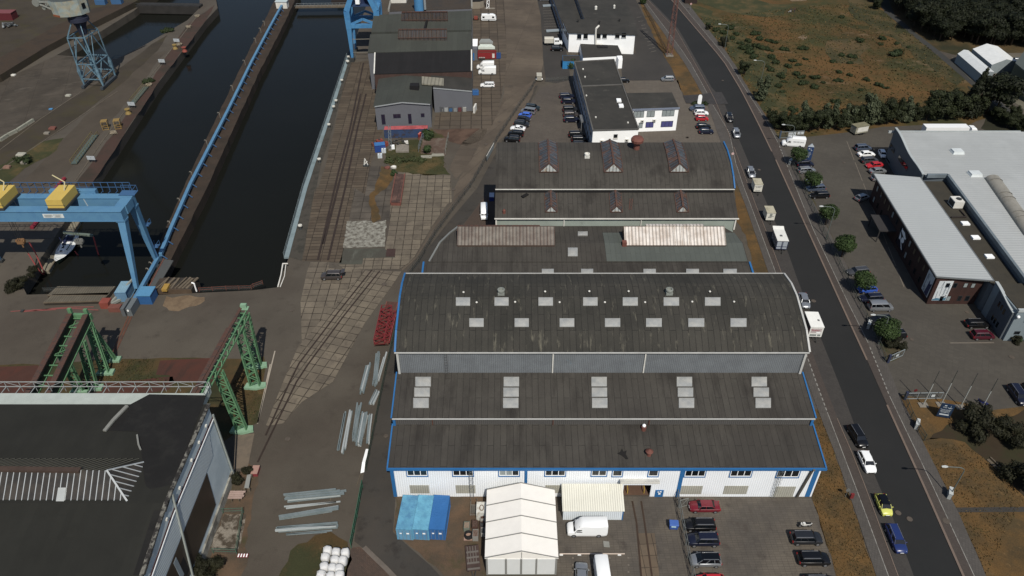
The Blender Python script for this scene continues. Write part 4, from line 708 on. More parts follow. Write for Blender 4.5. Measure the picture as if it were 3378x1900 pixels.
for i in range(n+1):
 x=c0[0].x+(c0[1].x-c0[0].x)*i/n; t=(x-c0[0].x)/(c0[1].x-c0[0].x); a=c0[0].lerp(c0[1],t)
 k=(x-r0.x)/(r1.x-r0.x); b=r0.lerp(r1,min(k,1)) if k<=1 else r1.lerp(c0[1],(x-r1.x)/(c0[1].x-r1.x)); m.beam(a+Vector((0,0,.06)),Vector((x,b.y,b.z+.06)),.1,.08)
for i in range(1,9): t=i/9; a=c0[1].lerp(c0[2],t); k=t if t<.55 else t; b=(c0[1].lerp(r1,min(1,t/.62)) if t<.62 else r1.lerp(c0[2],(t-.62)/.38)); m.beam(a+Vector((0,0,.06)),b+Vector((0,0,.06)),.1,.08)
m.beam(c0[1]+Vector((0,0,.08)),r1+Vector((0,0,.08)),.22,.16); m.beam(c0[2]+Vector((0,0,.08)),r1+Vector((0,0,.08)),.16,.12); m.build('glazing_bars',pb,lt)
m=MB()
for i in range(24): x=-78+i*1.35;
for i in range(26):
 a=r0.lerp(r1,i/25+0.0); b=a+Vector((3.0,c0[3].y-a.y,16.45-a.z));
 if b.x<c0[2].x-.3: m.beam(a+Vector((0,0,.05)),b+Vector((0,0,.08)),.08,.06)
m.build('glazing_bars',flat('dull_bar',(82,80,70),.5),lt)
rr=P('I',605,660,18.6); m=MB(); m.beam((r0.x,r0.y-.1,18.75),(rr.x,rr.y-.1,18.75),.7,.35); m.build('ridge',flat('rusty_ridge',(62,48,40),.8,0,.3),lt)
q4=[P('I',x,y,z) for x,y,z in((415,932,15.75),(475,932,15.75),(497,795,17.2),(438,795,17.2))]; m=MB(); m.slab([p+Vector((0,0,.18)) for p in q4],.05); m.build('new_pane',flat('bright_sheet',(206,206,196),.25,.6),lt)
def ge(t,x,y): p=PX(t,x,y,XE); return p
def gq(name,pts,mat,o0,o1,par=h6):
 n=len(pts); m=MB(); m.add([(XE+o0,p.y,p.z) for p in pts]+[(XE+o1,p.y,p.z) for p in pts],[tuple(range(n)),tuple(range(2*n-1,n-1,-1))]+[(i,n+i,n+(i+1)%n,(i+1)%n) for i in range(n)]); return m.build(name,mat,par)
brn=mk('brown_glazing',(58,49,40),.5,0,.15,.3,(50,42,35),pat=('grid',50,50,.01,(40,34,28),.05),fine=.06)
ribb=mk('fine_ribbed_cladding',(182,192,196),.6,0,.06,.3,pat=('rib',.3,1,.35),fine=.04)
m=MB(); m.box(XE+.01,XE+.3,40,77.3,0,1.6); m.build('plinth',mk('concrete_plinth',(150,148,138),.9,0,.25,.4,(96,92,84),fine=.15),h6)
gq('light_band',[Vector((0,69.8,2.6)),Vector((0,41,2.6)),Vector((0,41,9.0)),Vector((0,63.8,9.0)),Vector((0,70.6,9.0))],brn,.01,.06)
gq('wall',[Vector((0,73.5,9.3)),Vector((0,40,9.3)),Vector((0,40,11.4)),Vector((0,62,13.2)),Vector((0,74.8,13.2))],ribb,.01,.07)
m=MB()
for y in range(42,77,1): pass
m.beam((XE+.12,77.2,13.6),(XE+.12,60,13.6),.1,.2); m.beam((XE+.12,60,13.6),(XE+.12,40,11.2),.1,.2); m.build('rail',white,h6)
m=MB(); m.beam((XE+.1,77.2,14.0),(XE+.1,60,14.0),.08,.16); m.beam((XE+.1,60,14.0),(XE+.1,40,11.6),.08,.16); m.build('rail',flat('red_brown_line',(70,40,40),.7),h6)
for a,b in(((XE+.25,77.0,14.5),(XE+.25,76.9,1.0)),((XE+.2,61.5,16.1),(XE+.2,58.5,2.0))): MB().beam(a,b,.23).build('downpipe',flat('pale_pipe',(132,138,134),.5),h6)
m=MB();
for y in(74.5,71.4,68.2,63.5,58.6,53.5): m.box(XE+.01,XE+.25,y-.18,y+.18,14.7,15.0)
m.build('wall_lamp',whited,h6)
m=MB(); m.beam((XE,77.3,16.45),(XE,60,16.45),.5,.25); m.beam((XE,60,16.45),(XE,40,13.2),.5,.25); m.build('verge',mk('stony_verge',(104,102,94),.9,0,.5,1.5,(40,38,36),(.45,.55),1.2),h6)
m=MB(); m.box(XE+.07,XE+.12,56.3,57.2,4.5,8.5); m.build('loose_panel',flat('blue_grey_panel',(120,130,136),.6),h6)
gq('dark_gap_plate',[Vector((0,58.6,3.4)),Vector((0,57.4,3.4)),Vector((0,57.4,6.5)),Vector((0,58.6,6.5))],flat('gap_dark_tone',(16,16,17),.9),.06,.075)  # closed plate; the darkness inside the gap is painted black
g6=thing('crane_bridge','white lattice girder walkway along the north eave of the dark shed','gantry',(-60,80,0))
def zp(x,y,z): return P('I',x,y,z)
A0,A1=zp(740,66,15.2),zp(1555,28,15.2); A1=Vector((A0.x+(A1.x-A0.x),A0.y+.3,15.2)); W0=Vector((-95,A1.y,15.2))
wl=flat('pale_grey_paint',(158,166,160),.6,0,.1); m=MB(); m.box(W0.x,A1.x,77.7,A1.y-.9,14.0,15.3); m.build('girder',wl,g6)
m=MB(); y0=A1.y+.6
for z in(15.2,16.2): m.beam((W0.x,y0,z),(A1.x,y0,z),.1)
n=22
for i in range(n+1):
 x=W0.x+(A1.x-W0.x)*i/n; m.beam((x,y0,14.2),(x,y0,16.2),.08); m.beam((x,y0,15.2),(x,A1.y-.9,15.25),.1)
 if i<n: m.beam((x,y0,15.2 if i%2 else 16.2),(x+(A1.x-W0.x)/n,y0,16.2 if i%2 else 15.2),.05)
m.build('railing',flat('pale_rail',(140,144,142),.5),g6)
m=MB(); m.box(A1.x,A1.x+.3,77.7,y0,14.0,15.3)
for z in(15.6,16.2): m.beam((A1.x+.4,77.7,z),(A1.x+.4,y0,z),.08)
for k in range(5): m.beam((A1.x+.4,77.7+k*(y0-77.7)/4,15),(A1.x+.4,77.7+k*(y0-77.7)/4,16.2),.08)
m.build('end_frame',wl,g6)
m=MB();
for x in(-90,-75,-60): m.beam((x,79.5,0),(x,79.5,14),.4)
m.build('support_post',flat('dark_post',(54,54,52),.7),g6)
wr=mk('white_standing_seam',(160,163,162),.6,0,.04,.1,(152,155,154),(.42,.6),.06,pat=('rib',.9,1,.07),fine=.05,stain=((138,138,134),(.05,.5,.3),.62,.85))
wr2=mk('white_trapezoid_sheet',(156,160,160),.6,0,.04,.1,pat=('rib',.8,1,.06),fine=.06)
brick=mk('dark_brick',(58,36,31),.85,0,.1,.5,(50,32,28),pat=('brick',.5,.16,.015,(44,36,33),.15),fine=.12); bgw=mk('slate_blue_wall',(84,92,98),.7,0,.06,.2,fine=.04)
def cam3(t,x,y,z): return P(t,x,y,z)
s7=thing('showroom_hall','wide hall with white metal roof, slate-blue walls with a wavy parapet','building',(110,150,0))
A=Vector((101.6,183.6)); B=Vector((99.2,160.4));
rp=[(A.x+.4,A.y-.3),(B.x+.4,B.y),(104.6,159.8),(101.0,118.4),(101.2,100.5),(190,100.5),(190,150),(136,183.9)]
MB().prism(rp,0,7.6).build('wall',bgw,s7); MB().prism(rp,7.603,7.9).build('roof',wr,s7)
def wavy(name,a,b,f,th,par,mat,capm,n=24):
 a=Vector((a[0],a[1],0)); b=Vector((b[0],b[1],0)); e=(b-a).normalized(); nn=Vector((e.y,-e.x,0)); pr=[a+(b-a)*i/n for i in range(n+1)]; m=MB(); k=n+1
 vs=[p+nn*o+Vector((0,0,z)) for o in(0,th) for zf in(0,1) for i,p in enumerate(pr) for z in((f(i/n) if zf else 0),)]
 fs=[]
 for i in range(n): fs+=[(2*k+i,2*k+i+1,3*k+i+1,3*k+i),(i+1,i,k+i,k+i+1),(k+i,3*k+i,3*k+i+1,k+i+1)]
 fs+=[(0,2*k,3*k,k),(n,k+n,3*k+n,2*k+n)]
 m.add(vs,fs); o=m.build(name,mat,par); c=MB(); tp=[p+nn*th/2+Vector((0,0,f(i/n)+.05)) for i,p in enumerate(pr)]
 for u,v in zip(tp,tp[1:]): c.beam(u,v,th+.25,.2)
 c.build('coping',capm,o); return o
cop=flat('pale_coping',(158,164,164),.5)
wv=wavy('parapet_wall',(A.x,A.y),(B.x,B.y),lambda t:9.1-1.0*(.5-.5*math.cos(math.pi*min(1,t*1.3)))+.15*math.sin(t*9),.35,s7,bgw,cop)
for x0,x1,y0,y1 in((925,978,170,238),(1000,1033,258,325),(1033,1062,300,362),(892,935,265,330)):
 u,z1=onw('H',(x0+x1)/2,y0+8,A,B); u2,z0=onw('H',(x0+x1)/2,y1-8,A,B); u=(u+u2)/2
 m=MB(); wb(m,A,B,u-1.9,u+1.9,max(.6,z0),max(z1,z0+1.2),.36,.42); o=m.build('window',drk,s7); m=MB()
 for k in range(2): wb(m,A,B,u-1.8+k*1.85,u-.05+k*1.85,max(.7,z0+.1),max(z1,z0+1.2)-.1,.425,.435)
 m.build('pane',glass,o)
m=MB()
for a,b in(((104.6,159.9),(101.0,118.4)),((B.x+.5,159.9),(104.6,159.9)),((101,118.4),(101.2,100.6)),((136,183.9),(190,150))):
 m.beam((a[0],a[1],8.1),(b[0],b[1],8.1),.6,.9)
m.build('parapet',mk('slate_parapet',(98,108,114),.6),s7)
MB().box(100,135,183.75,184.1,7.5,8.1).build('gutter',cop,s7)
for x,y,w_,l in((1425,225,2.6,2.0),(1558,392,2.6,2.0)):
 p=P('H',x,y,8.2); m=MB(); m.loft([[Vector((p.x+a*w_*k/2,p.y+b*l*k/2,z)) for a,b in((-1,-1),(1,-1),(1,1),(-1,1))] for k,z in((1.15,7.85),(1,8.3),(.96,8.6))]); m.build('skylight',mk('pale_dome',(190,196,196),.4,0,.08,1),s7)
a,b=P('H',1690,425,8.2),P('H',1990,850,8.2); e=(b-a).normalized(); n_=Vector((e.y,-e.x,0)); rings=[]
for i in range(13): c=a+(b-a)*i/12; rings.append([c+n_*(1.7*math.cos(k*math.pi/10))+Vector((0,0,-.3+1.3*math.sin(k*math.pi/10))) for k in range(11)])
m=MB(); m.loft(rings); o=m.build('barrel_rooflight',mk('aged_polycarbonate',(138,134,124),.5,0,.12,.6,(122,118,108),fine=.06),s7,ang=50)
m=MB()
for i in(1,4,5,8,9): m.path([a+(b-a)*i/12+n_*(1.74*math.cos(k*math.pi/10))+Vector((0,0,-.26+1.34*math.sin(k*math.pi/10))) for k in range(2,9)],.06,4)
m.build('ribs',flat('dark_rib',(72,70,66),.6),o)
fl=[P('H',x,y,7.0) for x,y in((1170,440),(1345,440),(1930,1230),(1850,1410),(1700,1190))]
fp=[(99.0,159.6),(104.2,159.6),(100.6,118.4),(100.8,108),(97.4,112),(95.2,119.6)]
MB().prism(fp,0,6.5).build('wall',bgw,s7); MB().prism(fp,6.503,6.75).build('roof',mk('brown_gravel_roof',(58,54,45),.95,0,.15,.2,(50,47,40),fine=.25,bsc=3),s7,label='low brown flat roof behind the brick office')
for x,y in((1485,763),(1562,868),(1665,1010)):
 p=P('H',x,y,6.9); MB().box(p.x-.8,p.x+.8,p.y-.65,p.y+.65,6.76,7.1).build('skylight',white,s7)
p=P('H',1412,620,7.2); m=MB(); m.box(p.x-1.1,p.x+1.1,p.y-1.3,p.y+1.3,6.9,8.6); o=m.build('air_conditioner',whited,s7); m=MB(); m.lathe((p.x+.3,p.y,8.6),[(.6,0),(.6,.15),(.4,.15)],14); m.box(p.x-1.13,p.x-1.1,p.y-1.1,p.y+1.1,7.1,8.4); m.build('fan',flat('dark_grille',(50,52,52),.6),o)
m=MB(); p0,p1=P('H',1378,722,6.8),P('H',1490,720,6.8); m.beam(p0+Vector((0,0,.2)),p1+Vector((0,0,.2)),.3,.3); m.beam(p1+Vector((0,0,.2)),P('H',1445,660,7),.2,.2); m.build('duct',flat('dark_duct2',(44,38,34),.7),s7)
ga,gb,gc=Vector((95.8,118.5)),Vector((95.2,110.1)),Vector((150,109.5))
wavy('parapet_wall',ga,gb,lambda t:7.1+.5*math.cos(t*3.0),.35,s7,mk('slate_wall_shade_tone',(76,82,88),.7,0,.06,.2),cop,14)  # west face: same slate made darker, its shade put into the colour
m=MB(); m.box(95.3,150,109.6,118.2,0,7.3); m.build('wall',mk('pale_slate_wall',(112,124,130),.7,0,.06,.2,fine=.04),s7); m=MB(); m.box(95.6,150,109.9,118.2,7.303,7.45); m.build('roof',MATS['brown_gravel_roof'],s7); m=MB(); m.box(95.2,150,109.4,109.9,7.3,7.9); m.build('parapet',cop,s7)
for t,x0,x1,y0,y1 in(('X',1800,1872,1100,1150),): wwin(s7,t,x0,x1,y0,y1,(95.3,109.6),(150,109.6),1,drk)
for x,y in((1565,640),(1605,695),(1645,770),(1450,870),(1490,925),(1530,990)):
 u,z=onw('X',x,y,ga,gb); m=MB(); wb(m,ga,gb,u-.3,u+.3,z-.6,z+.6,.352,.38); m.build('window',glass,s7)
p=Vector((95.6,109.3,6.3)); MB().ball(p,.32,10,6).build('wall_lamp',white,s7,smooth=True)
def text(s,name,mat,par,loc,rotm,size,ex=.01,align='CENTER'):
 cu=bpy.data.curves.new(name,'FONT'); cu.body=s; cu.size=size; cu.extrude=ex; cu.align_x=align; cu.align_y='CENTER'; o=bpy.data.objects.new(name,cu); COL.objects.link(o); dg=bpy.context.evaluated_depsgraph_get(); me=bpy.data.meshes.new_from_object(o.evaluated_get(dg)); bpy.data.objects.remove(o); me.materials.clear(); me.materials.append(mat)
 n=bpy.data.objects.new(name,me); reg(n,par,Matrix.Translation(Vector(loc))@rotm); return n
FRONT=Matrix.Rotation(R(90),4,'X')      # text standing upright, read from -y
def wallrot(a,b): return Matrix.Rotation(math.atan2(b[1]-a[1],b[0]-a[0]),4,'Z')@FRONT
navy=flat('navy_paint',(26,42,74),.5); ink=flat('dark_ink',(50,66,84),.5)
text('76','number',navy,s7,(98.6,109.57,5.9),FRONT,1.1); text('SERVICE','lettering',ink,s7,(98.7,109.57,4.9),FRONT,.8)
BB=[Vector(v) for v in((88.7,161.6),(85.3,120.9),(95.0,120.9),(98.6,159.3))]
b7=thing('brick_office','dark brick two-storey office under a tilted white roof, banners on its corner','building',(91,140,0))
MB().prism([tuple(v) for v in BB],0,6.6).build('wall',brick,b7)
m=MB(); rf=[P('H',800,390,7.6),P('H',1270,1160,7.2),P('H',1700,1190,6.9),P('H',1150,418,7.3)]; m.slab(rf,.3); m.build('roof',wr2,b7)
m=MB()
for a,b in((0,1),(1,2),(2,3)): m.beam(rf[a]-Vector((0,0,.1)),rf[b]-Vector((0,0,.1)),.2,.3)
m.build('gutter',flat('steel_gutter',(128,132,132),.4,.5),b7)
wa,wbb=BB[0],BB[1]; L=(wbb-wa).length
frb=flat('brown_black_frame',(40,34,32),.5)
for zz in(1.2,4.2):
 for i in range(13):
  u=2+i*2.95
  if 12<u<18.5 and zz<2: continue
  if 20<u<24.5: continue
  m=MB(); wb(m,wa,wbb,u,u+.9,zz,zz+1.5,.003,.05); o=m.build('window',frb,b7); m=MB(); wb(m,wa,wbb,u+.1,u+.8,zz+.1,zz+1.4,.052,.06); m.build('pane',glass if i%4 else blind,o)
fa,fb=BB[1],BB[2]
for x0,x1,y0,y1,pm in((1345,1385,1208,1240,glass),(1402,1445,1208,1242,glass),(1480,1523,1208,1240,blind),(1536,1578,1210,1242,blind),(1300,1340,1305,1342,glass),(1352,1390,1305,1340,blind),(1436,1480,1303,1340,glass),(1492,1538,1303,1340,glass)):
 u0,z1=onw('H',x0,y0,fa,fb); u1,_=onw('H',x1-14,y0,fa,fb); _,z0=onw('H',x1-14,y1,fa,fb); m=MB(); wb(m,fa,fb,u0,u0+max(.8,u1-u0),z0,z1,.003,.06); o=m.build('window',drk,b7); m=MB(); wb(m,fa,fb,u0+.08,u0+max(.8,u1-u0)-.08,z0+.08,z1-.08,.062,.07); m.build('pane',pm,o)
u,_=onw('H',870,830,wa,wbb); u=15.2; m=MB(); wb(m,wa,wbb,u-3.4,u+3.4,3.0,3.3,.003,3.8);
for k in(-3.2,3.2): wb(m,wa,wbb,u+k-.1,u+k+.1,0,3.0,3.5,3.7)
m.build('canopy',flat('dark_canopy',(52,50,50),.6),b7)
u=22.3; m=MB(); wb(m,wa,wbb,u-2.1,u+2.1,1.4,6.0,.003,.08); lg_=m.build('logo_panel',flat('dark_navy',(18,22,38),.4),b7)
def wp(a,b,u,z,o): a=Vector((a[0],a[1],0)); b=Vector((b[0],b[1],0)); e=(b-a).normalized(); return a+e*u+Vector((e.y,-e.x,0))*o+Vector((0,0,z))
def wpoly(par,name,mat,a,b,pts,o0,o1): n=len(pts); m=MB(); m.add([wp(a,b,x,z,o0) for x,z in pts]+[wp(a,b,x,z,o1) for x,z in pts],[tuple(range(n-1,-1,-1)),tuple(range(n,2*n))]+[(i,(i+1)%n,n+(i+1)%n,n+i) for i in range(n)]); return m.build(name,mat,par)
for pts in([(-1.5,5.7),(-1.2,5.4),(.2,5.4),(1.6,4.6),(1.0,4.2),(-1.5,4.8)],[(-1.7,4.5),(-1.5,2.9),(-1.0,2.9),(-1.1,3.6),(1.0,1.7),(1.5,1.7)],[(.4+.75*math.cos(k*.7854),3.6+.65*math.sin(k*.7854)) for k in range(8)]): wpoly(lg_,'emblem',white,wa,wbb,[(u+x,z) for x,z in pts],.081,.1)
ban=mk('banner_white',(186,192,194),.6,0,.08,.6); banb=flat('banner_blue',(70,108,128),.6); band=flat('banner_navy',(46,52,84),.6)
o=wpoly(b7,'banner',ban,wa,wbb,[(37.0,1.2),(40.2,1.2),(40.2,6.2),(37.0,6.2)],.01,.06); wpoly(o,'print',band,wa,wbb,[(38.4,1.25),(39.9,1.25),(40.1,4.6),(39.4,4.0),(38.9,4.8),(38.7,3.2)],.061,.07)
o=wpoly(b7,'banner',ban,fa,fb,[(.75,1.0),(3.6,1.0),(3.6,6.0),(.75,6.0)],.01,.06); wpoly(o,'print',banb,fa,fb,[(.8,1.05),(3.5,1.05),(3.5,1.9),(2.6,1.5),(1.5,1.7),(.8,1.4)],.061,.07); m=MB()
for a,b in(((1.3,1.6),(1.2,3.4)),((1.75,5.9),(1.5,4.6)),((1.75,5.9),(1.9,2.2)),((1.0,4.3),(1.75,4.35))): m.beam(wp(fa,fb,a[0],a[1],.07),wp(fa,fb,b[0],b[1],.07),.06,.02)
m.build('print',ink,o)
ROT=wallrot(fa,fb)@Matrix.Rotation(R(90),4,'Z')
text('Ausrüstung','lettering',ink,o,wp(fa,fb,2.55,3.5,.07),ROT,.5); text('für und mehr','lettering',ink,o,wp(fa,fb,3.15,3.5,.07),ROT,.6)
text('bootsausrüster','lettering',ink,o,wp(wa,wbb,37.5,3.7,.07),wallrot(wa,wbb)@Matrix.Rotation(R(90),4,'Z'),.55)
g8=thing('green_house','dark green plastered house with flat grey roof at the right edge behind trees','building',P('Y',1480,820))
a,b=P('Y',1355,690),P('Y',1620,930); hh=zt(a,'Y',1460,385); dv=Vector((b.y-a.y,-(b.x-a.x),0)).normalized(); pl=[(a.x,a.y),(b.x,b.y),(b.x+14,b.y+3),(a.x+13,a.y+16)]
MB().prism(pl,0,hh).build('wall',mk('green_render',(64,70,58),.85,0,.1,.2),g8); MB().prism(pl,hh+.003,hh+.3).build('roof',mk('grey_roof2',(72,78,76),.8,0,.1,.3),g8)
for x0,x1,y0,y1 in((1500,1535,700,800),(1590,1625,750,820)):
 u0,z1=onw('Y',x0,y0,a,b); u1,z0=onw('Y',x1,y1,a,b); m=MB(); wb(m,a,b,u0,u0+1.3,max(.2,z0),max(2.2,z1),.003,.06); m.build('window',whited,g8)
def tent(name,label,cr,hz,rz_,mats,loc):
 t=thing(name,label,'tent',loc); c=[Vector((p.x,p.y,0)) for p in cr]; m0=(c[0]+c[1])/2; m1=(c[3]+c[2])/2
 E_=[p+Vector((0,0,hz)) for p in c]; r0,r1=m0+Vector((0,0,rz_)),m1+Vector((0,0,rz_))
 m=MB(); m.add([c[0],c[1],E_[1],r0,E_[0]],[(0,1,2,3,4)]); m.add([c[3],c[2],E_[2],r1,E_[3]],[(4,3,2,1,0)]); m.add([c[1],c[2],E_[2],E_[1]],[(0,1,2,3)]); m.add([c[3],c[0],E_[0],E_[3]],[(0,1,2,3)]); m.build('wall',mats[0],t)
 up=Vector((0,0,.04)); m=MB()
 for a,b,cc,d in((E_[0],r0,r1,E_[3]),(r0,E_[1],E_[2],r1)): m.slab([a+up*2,b+up*2,cc+up*2,d+up*2],.05)
 m.build('roof',mats[1],t); return t,E_,r0,r1
tw=flat('tent_canvas',(190,194,194),.6); twd=flat('tent_canvas_grey',(128,138,142),.6)
c_=[P('Y',x,y) for x,y in((995,680),(1090,650),(860,330),(630,365))]
t0,E_,r0,r1=tent('storage_tent','long pale grey storage tent beside the asphalt path',[P('Y',985,682),P('Y',985,682)+Vector((5.2,3.2,0)),P('Y',632,366)+Vector((5.2,3.2,0)),P('Y',632,366)],3.0,3.8,(twd,tw),P('Y',800,500))
p=P('Y',632,366)+Vector((7,4,0)); r=P('Y',985,682)+Vector((7,4,0)); t1,_,_,_=tent('storage_tent','wider white tent right behind the long grey one',[r.lerp(p,.25),r.lerp(p,.25)+Vector((10,2.5,0)),p+Vector((10,2.5,0)),p],3.2,4.6,(twd,flat('white_canvas',(206,208,206),.6)),p)
wt=flat('white_pvc',(226,222,214),.55,0,.04)
a,b=P('b',455,1430),P('b',1420,1430); zz=zt(a,'b',438,1208); yb=71.6
tt=thing('warehouse_tent','white gabled warehouse tent with grey ribs and four roller-shutter bays','tent',((a.x+b.x)/2,a.y,0))
xa,xb=a.x,b.x; xm=(xa+xb)/2; zr=zt(Vector((xm,a.y,0)),'b',930,1115);
m=MB(); m.box(xa,xb,a.y+.1,yb,0,zz); m.add([(xa,a.y+.1,zz),(xb,a.y+.1,zz),(xm,a.y+.1,zr),(xa,yb,zz),(xb,yb,zz),(xm,yb,zr)],[(0,1,2),(5,4,3)]); m.build('wall',wt,tt)
m=MB(); m.slab([(xa-.25,a.y,zz+.05),(xm,a.y,zr+.08),(xm,yb,zr+.08),(xa-.25,yb,zz+.05)],.06).slab([(xm,a.y,zr+.08),(xb+.25,a.y,zz+.05),(xb+.25,yb,zz+.05),(xm,yb,zr+.08)],.06); m.build('roof',wt,tt)
gr=flat('tent_rib_grey',(122,122,118),.5); m=MB();
for i in range(5):
 y=a.y+.1+(yb-a.y-.2)*i/4
 for s,x in((-1,xa-.25),(1,xb+.25)): m.beam((x,y,zz+.1),(xm,y,zr+.13),.14,.06)
for s in(xa-.1,xb-.15): m.box(s,s+.25,a.y-.05,a.y+.098,0,zz)
m.box(xm-.04,xm+.04,a.y+.02,a.y+.095,zz+.1,zr-.05); m.build('rib',gr,tt)
rs_=mk('roller_slats',(212,214,212),.5,0,.04,.5,pat=('rib',.22,2,.35),fine=.02)
for x0,x1 in((462,706),(736,918),(947,1130),(1156,1404)):
 u0=P('b',x0,1425).x; u1=P('b',x1,1425).x; MB().box(u0,u1,a.y+.03,a.y+.095,.05,zz-.15).build('shutter',rs_,tt)
m=MB()
for x0,x1 in((706,736),(918,947),(1130,1156)): m.box(P('b',x0,1425).x+.02,P('b',x1,1425).x-.02,a.y-.05,a.y+.095,0,zz-.15)
m.build('post',gr,tt)
a,b=P('K',355,1030),P('K',797,1030); z0=zt(a,'K',352,958); sh=thing('ribbed_shed','small shed with ribbed cream monopitch roof against the white hall','shed',((a.x+b.x)/2,a.y,0))
z1=onw('K',560,768,(0,72.6),(1,72.6))[1]; sh_w=mk('white_ribbed_wall',(206,214,220),.5,0,.05,.4,pat=('rib',.3,0,.3),fine=.03); m=MB(); m.add([(a.x,a.y,0),(b.x,a.y,0),(b.x,72.7,0),(a.x,72.7,0),(a.x,a.y,z0),(b.x,a.y,z0),(b.x,72.7,z1-.1),(a.x,72.7,z1-.1)],[(3,2,1,0),(4,5,6,7),(0,1,5,4),(1,2,6,5),(2,3,7,6),(3,0,4,7)]); m.build('wall',sh_w,sh)
m=MB(); m.slab([(a.x-.15,a.y-.25,z0+.1),(b.x+.15,a.y-.25,z0+.1),(b.x+.15,72.75,z1+.08),(a.x-.15,72.75,z1+.08)],.07); m.build('roof',mk('cream_ribbed_roof',(204,202,188),.6,0,.06,.4,pat=('rib',.34,0,.32),fine=.05,stain=((166,160,136),(1.2,.2,.3),.62,.8)),sh)
m=MB(); m.box(b.x-.1,b.x+.05,a.y-.06,a.y-.003,0,z0); m.build('trim',bluep,sh)
blu=mk('crane_blue',(78,124,156),.5,0,.08,.4,(70,114,148),fine=.05,stain=((96,104,104),(.8,.8,.8),.7,.82)); blud=flat('crane_blue_dark',(52,88,126),.5); yel=mk('crane_yellow',(186,158,66),.6,0,.06,.4,fine=.06)
grn=mk('crane_green',(86,128,90),.6,0,.14,.8,(72,110,78),fine=.08); grnp=mk('pad_pale_green',(116,150,122),.85,0,.2,1.2,fine=.15); dkg=mk('beam_dark_green',(44,56,44),.7,0,.2,.8,(66,52,42),(.5,.62),1.2)
grey=flat('galvanised',(132,140,142),.5,.4); dgrey=flat('dark_steel',(58,60,60),.6,.2); black=flat('black_rubber',(24,24,25),.8); conc=mk('concrete_block',(118,112,102),.9,0,.2,.8,fine=.15); wood=mk('weathered_wood',(92,82,68),.9,0,.25,1.2,fine=.2)
red=flat('red_paint',(112,36,38),.5,0,.15); orange=flat('orange_red_paint',(126,60,47),.7,0,.2); fadedblue=mk('faded_blue_paint',(86,148,176),.6,0,.14,.5,(72,126,160),(.4,.6),.8,fine=.1,stain=((104,92,84),(1.2,1.2,1.2),.72,.85)); contb=mk('container_blue',(40,98,156),.55,0,.1,.5,fine=.06)
mesh=flat('wire_mesh',(96,100,98),.6,.2,trans=.78); meshg=flat('green_mesh',(30,74,56),.7,0,trans=.3)
def V(*a): return Vector(a)
def tbeam(m,p,r,w0,h0,w1,h1):
 p=V(*p); r=V(*r); d=(r-p).normalized(); a=d.cross(V(0,1,0)).normalized() if abs(d.y)<.9 else V(1,0,0); b=a.cross(d).normalized()
 m.loft([[p+a*x*w0/2+b*y*h0/2 for x,y in((-1,-1),(1,-1),(1,1),(-1,1))],[r+a*x*w1/2+b*y*h1/2 for x,y in((-1,-1),(1,-1),(1,1),(-1,1))]]); return m
TX0=(PY('O',548,440,128).x+PY('O',738,440,128).x)/2; TX1=TX0-(PY('O',738,440,128).x-PY('O',48,460,128).x)
gc_=thing('gantry_crane','big light blue double-girder gantry crane with two yellow trolley houses over the dock','crane',(-78.3,130,0))
for y0,y1,x1 in((127.6,129.5,-77.6),(132.8,134.4,-77.6)):
 m=MB(); m.box(-118,x1,y0,y1,16.0,18.1); g_=m.build('girder',blu,gc_)
 m=MB(); m.box(-118,x1,y0-.15,y1+.15,18.103,18.2).box(-118,x1,y0-.12,y1+.12,15.88,15.997); m.build('flange',blu,g_)
 if y0>130:
  m=MB()
  for x in(-108.5,-101.5,-87,-79.6): MB().beam((x,y0-.03,16.05),(x-.35,y0-.03,18.1),.2,.05).build('stiffener',flat('pale_stripe',(150,166,174),.5),g_)
MB().box(-79.6,-77.4,129.6,132.7,16.4,18.3).build('end_beam',blu,gc_)
for (yt,yb) in((128.5,124.8),(133.7,135.4)):
 for x,s in((-78.3,1),(-113.5,1)):
  m=MB(); tbeam(m,(x,yt,15.9),(x-.2,yb,1.2),1.5,1.5,.7,.8); l=m.build('leg',blu,gc_)
  m=MB(); m.box(x-1.0,x+.8,yt-.9,yt+.9,15.6,15.9); m.build('leg_head',blu,l)
for x in(-77.9,-113.3):
 m=MB(); m.beam((x+.55,117.8,1.0),(x-.25,136.2,1.0),.75,.8); m.build('sill_beam',blu,gc_); m=MB()
 for y in(118.4,121,133.6,135.8): m.box(x+.1,x+.7,y-.5,y+.5,.05,.6)
 m.build('bogie',dgrey,gc_)
for x0,p in((TX0,0),(TX1,1)):
 m=MB(); m.box(x0-1.6,x0+1.6,128.0,133.9,18.75,20.6); t=m.build('trolley_house',yel,gc_); m=MB(); m.box(x0-1.8,x0+1.8,127.8,134.1,18.25,18.7)
 for y in(128,134): m.beam((x0-2.0,y,19.4),(x0+2.0,y,19.4),.06)
 m.build('platform',dgrey,t); m=MB()
 for yy in(130,131): m.tube((x0-.2,yy,18.3),(x0-.2,yy,9.5),.04,None,4); m.tube((x0+.5,yy,18.3),(x0+.2,yy,9.5),.04,None,4)
 m.build('rope',flat('rope_dark',(40,40,40),.8),t)
 m=MB(); m.box(x0-.7,x0+.7,130.1,130.9,8.6,9.6).tube((x0,130.5,8.6),(x0,130.5,7.6),.16).tube((x0-.9,130.5,9.2),(x0+.9,130.5,9.2),.35); m.build('hook_block',flat('grey_hook',(104,104,100),.6) if not p else flat('rusty_hook',(116,84,52),.7),t)
 m=MB(); m.path([(x0+.6,131.5,20.6),(x0+.4,133,21.8),(x0-2.2,134,22.8)],.12,6); m.build('boom',flat('cream_boom',(170,160,120),.6),t)
m=MB()
for i in range(26): x=-116+i*1.5; m.beam((x,135.6,17.9),(x,135.6,20.2),.1); m.beam((x,134.3,18.2),(x,135.7,18.2),.1)
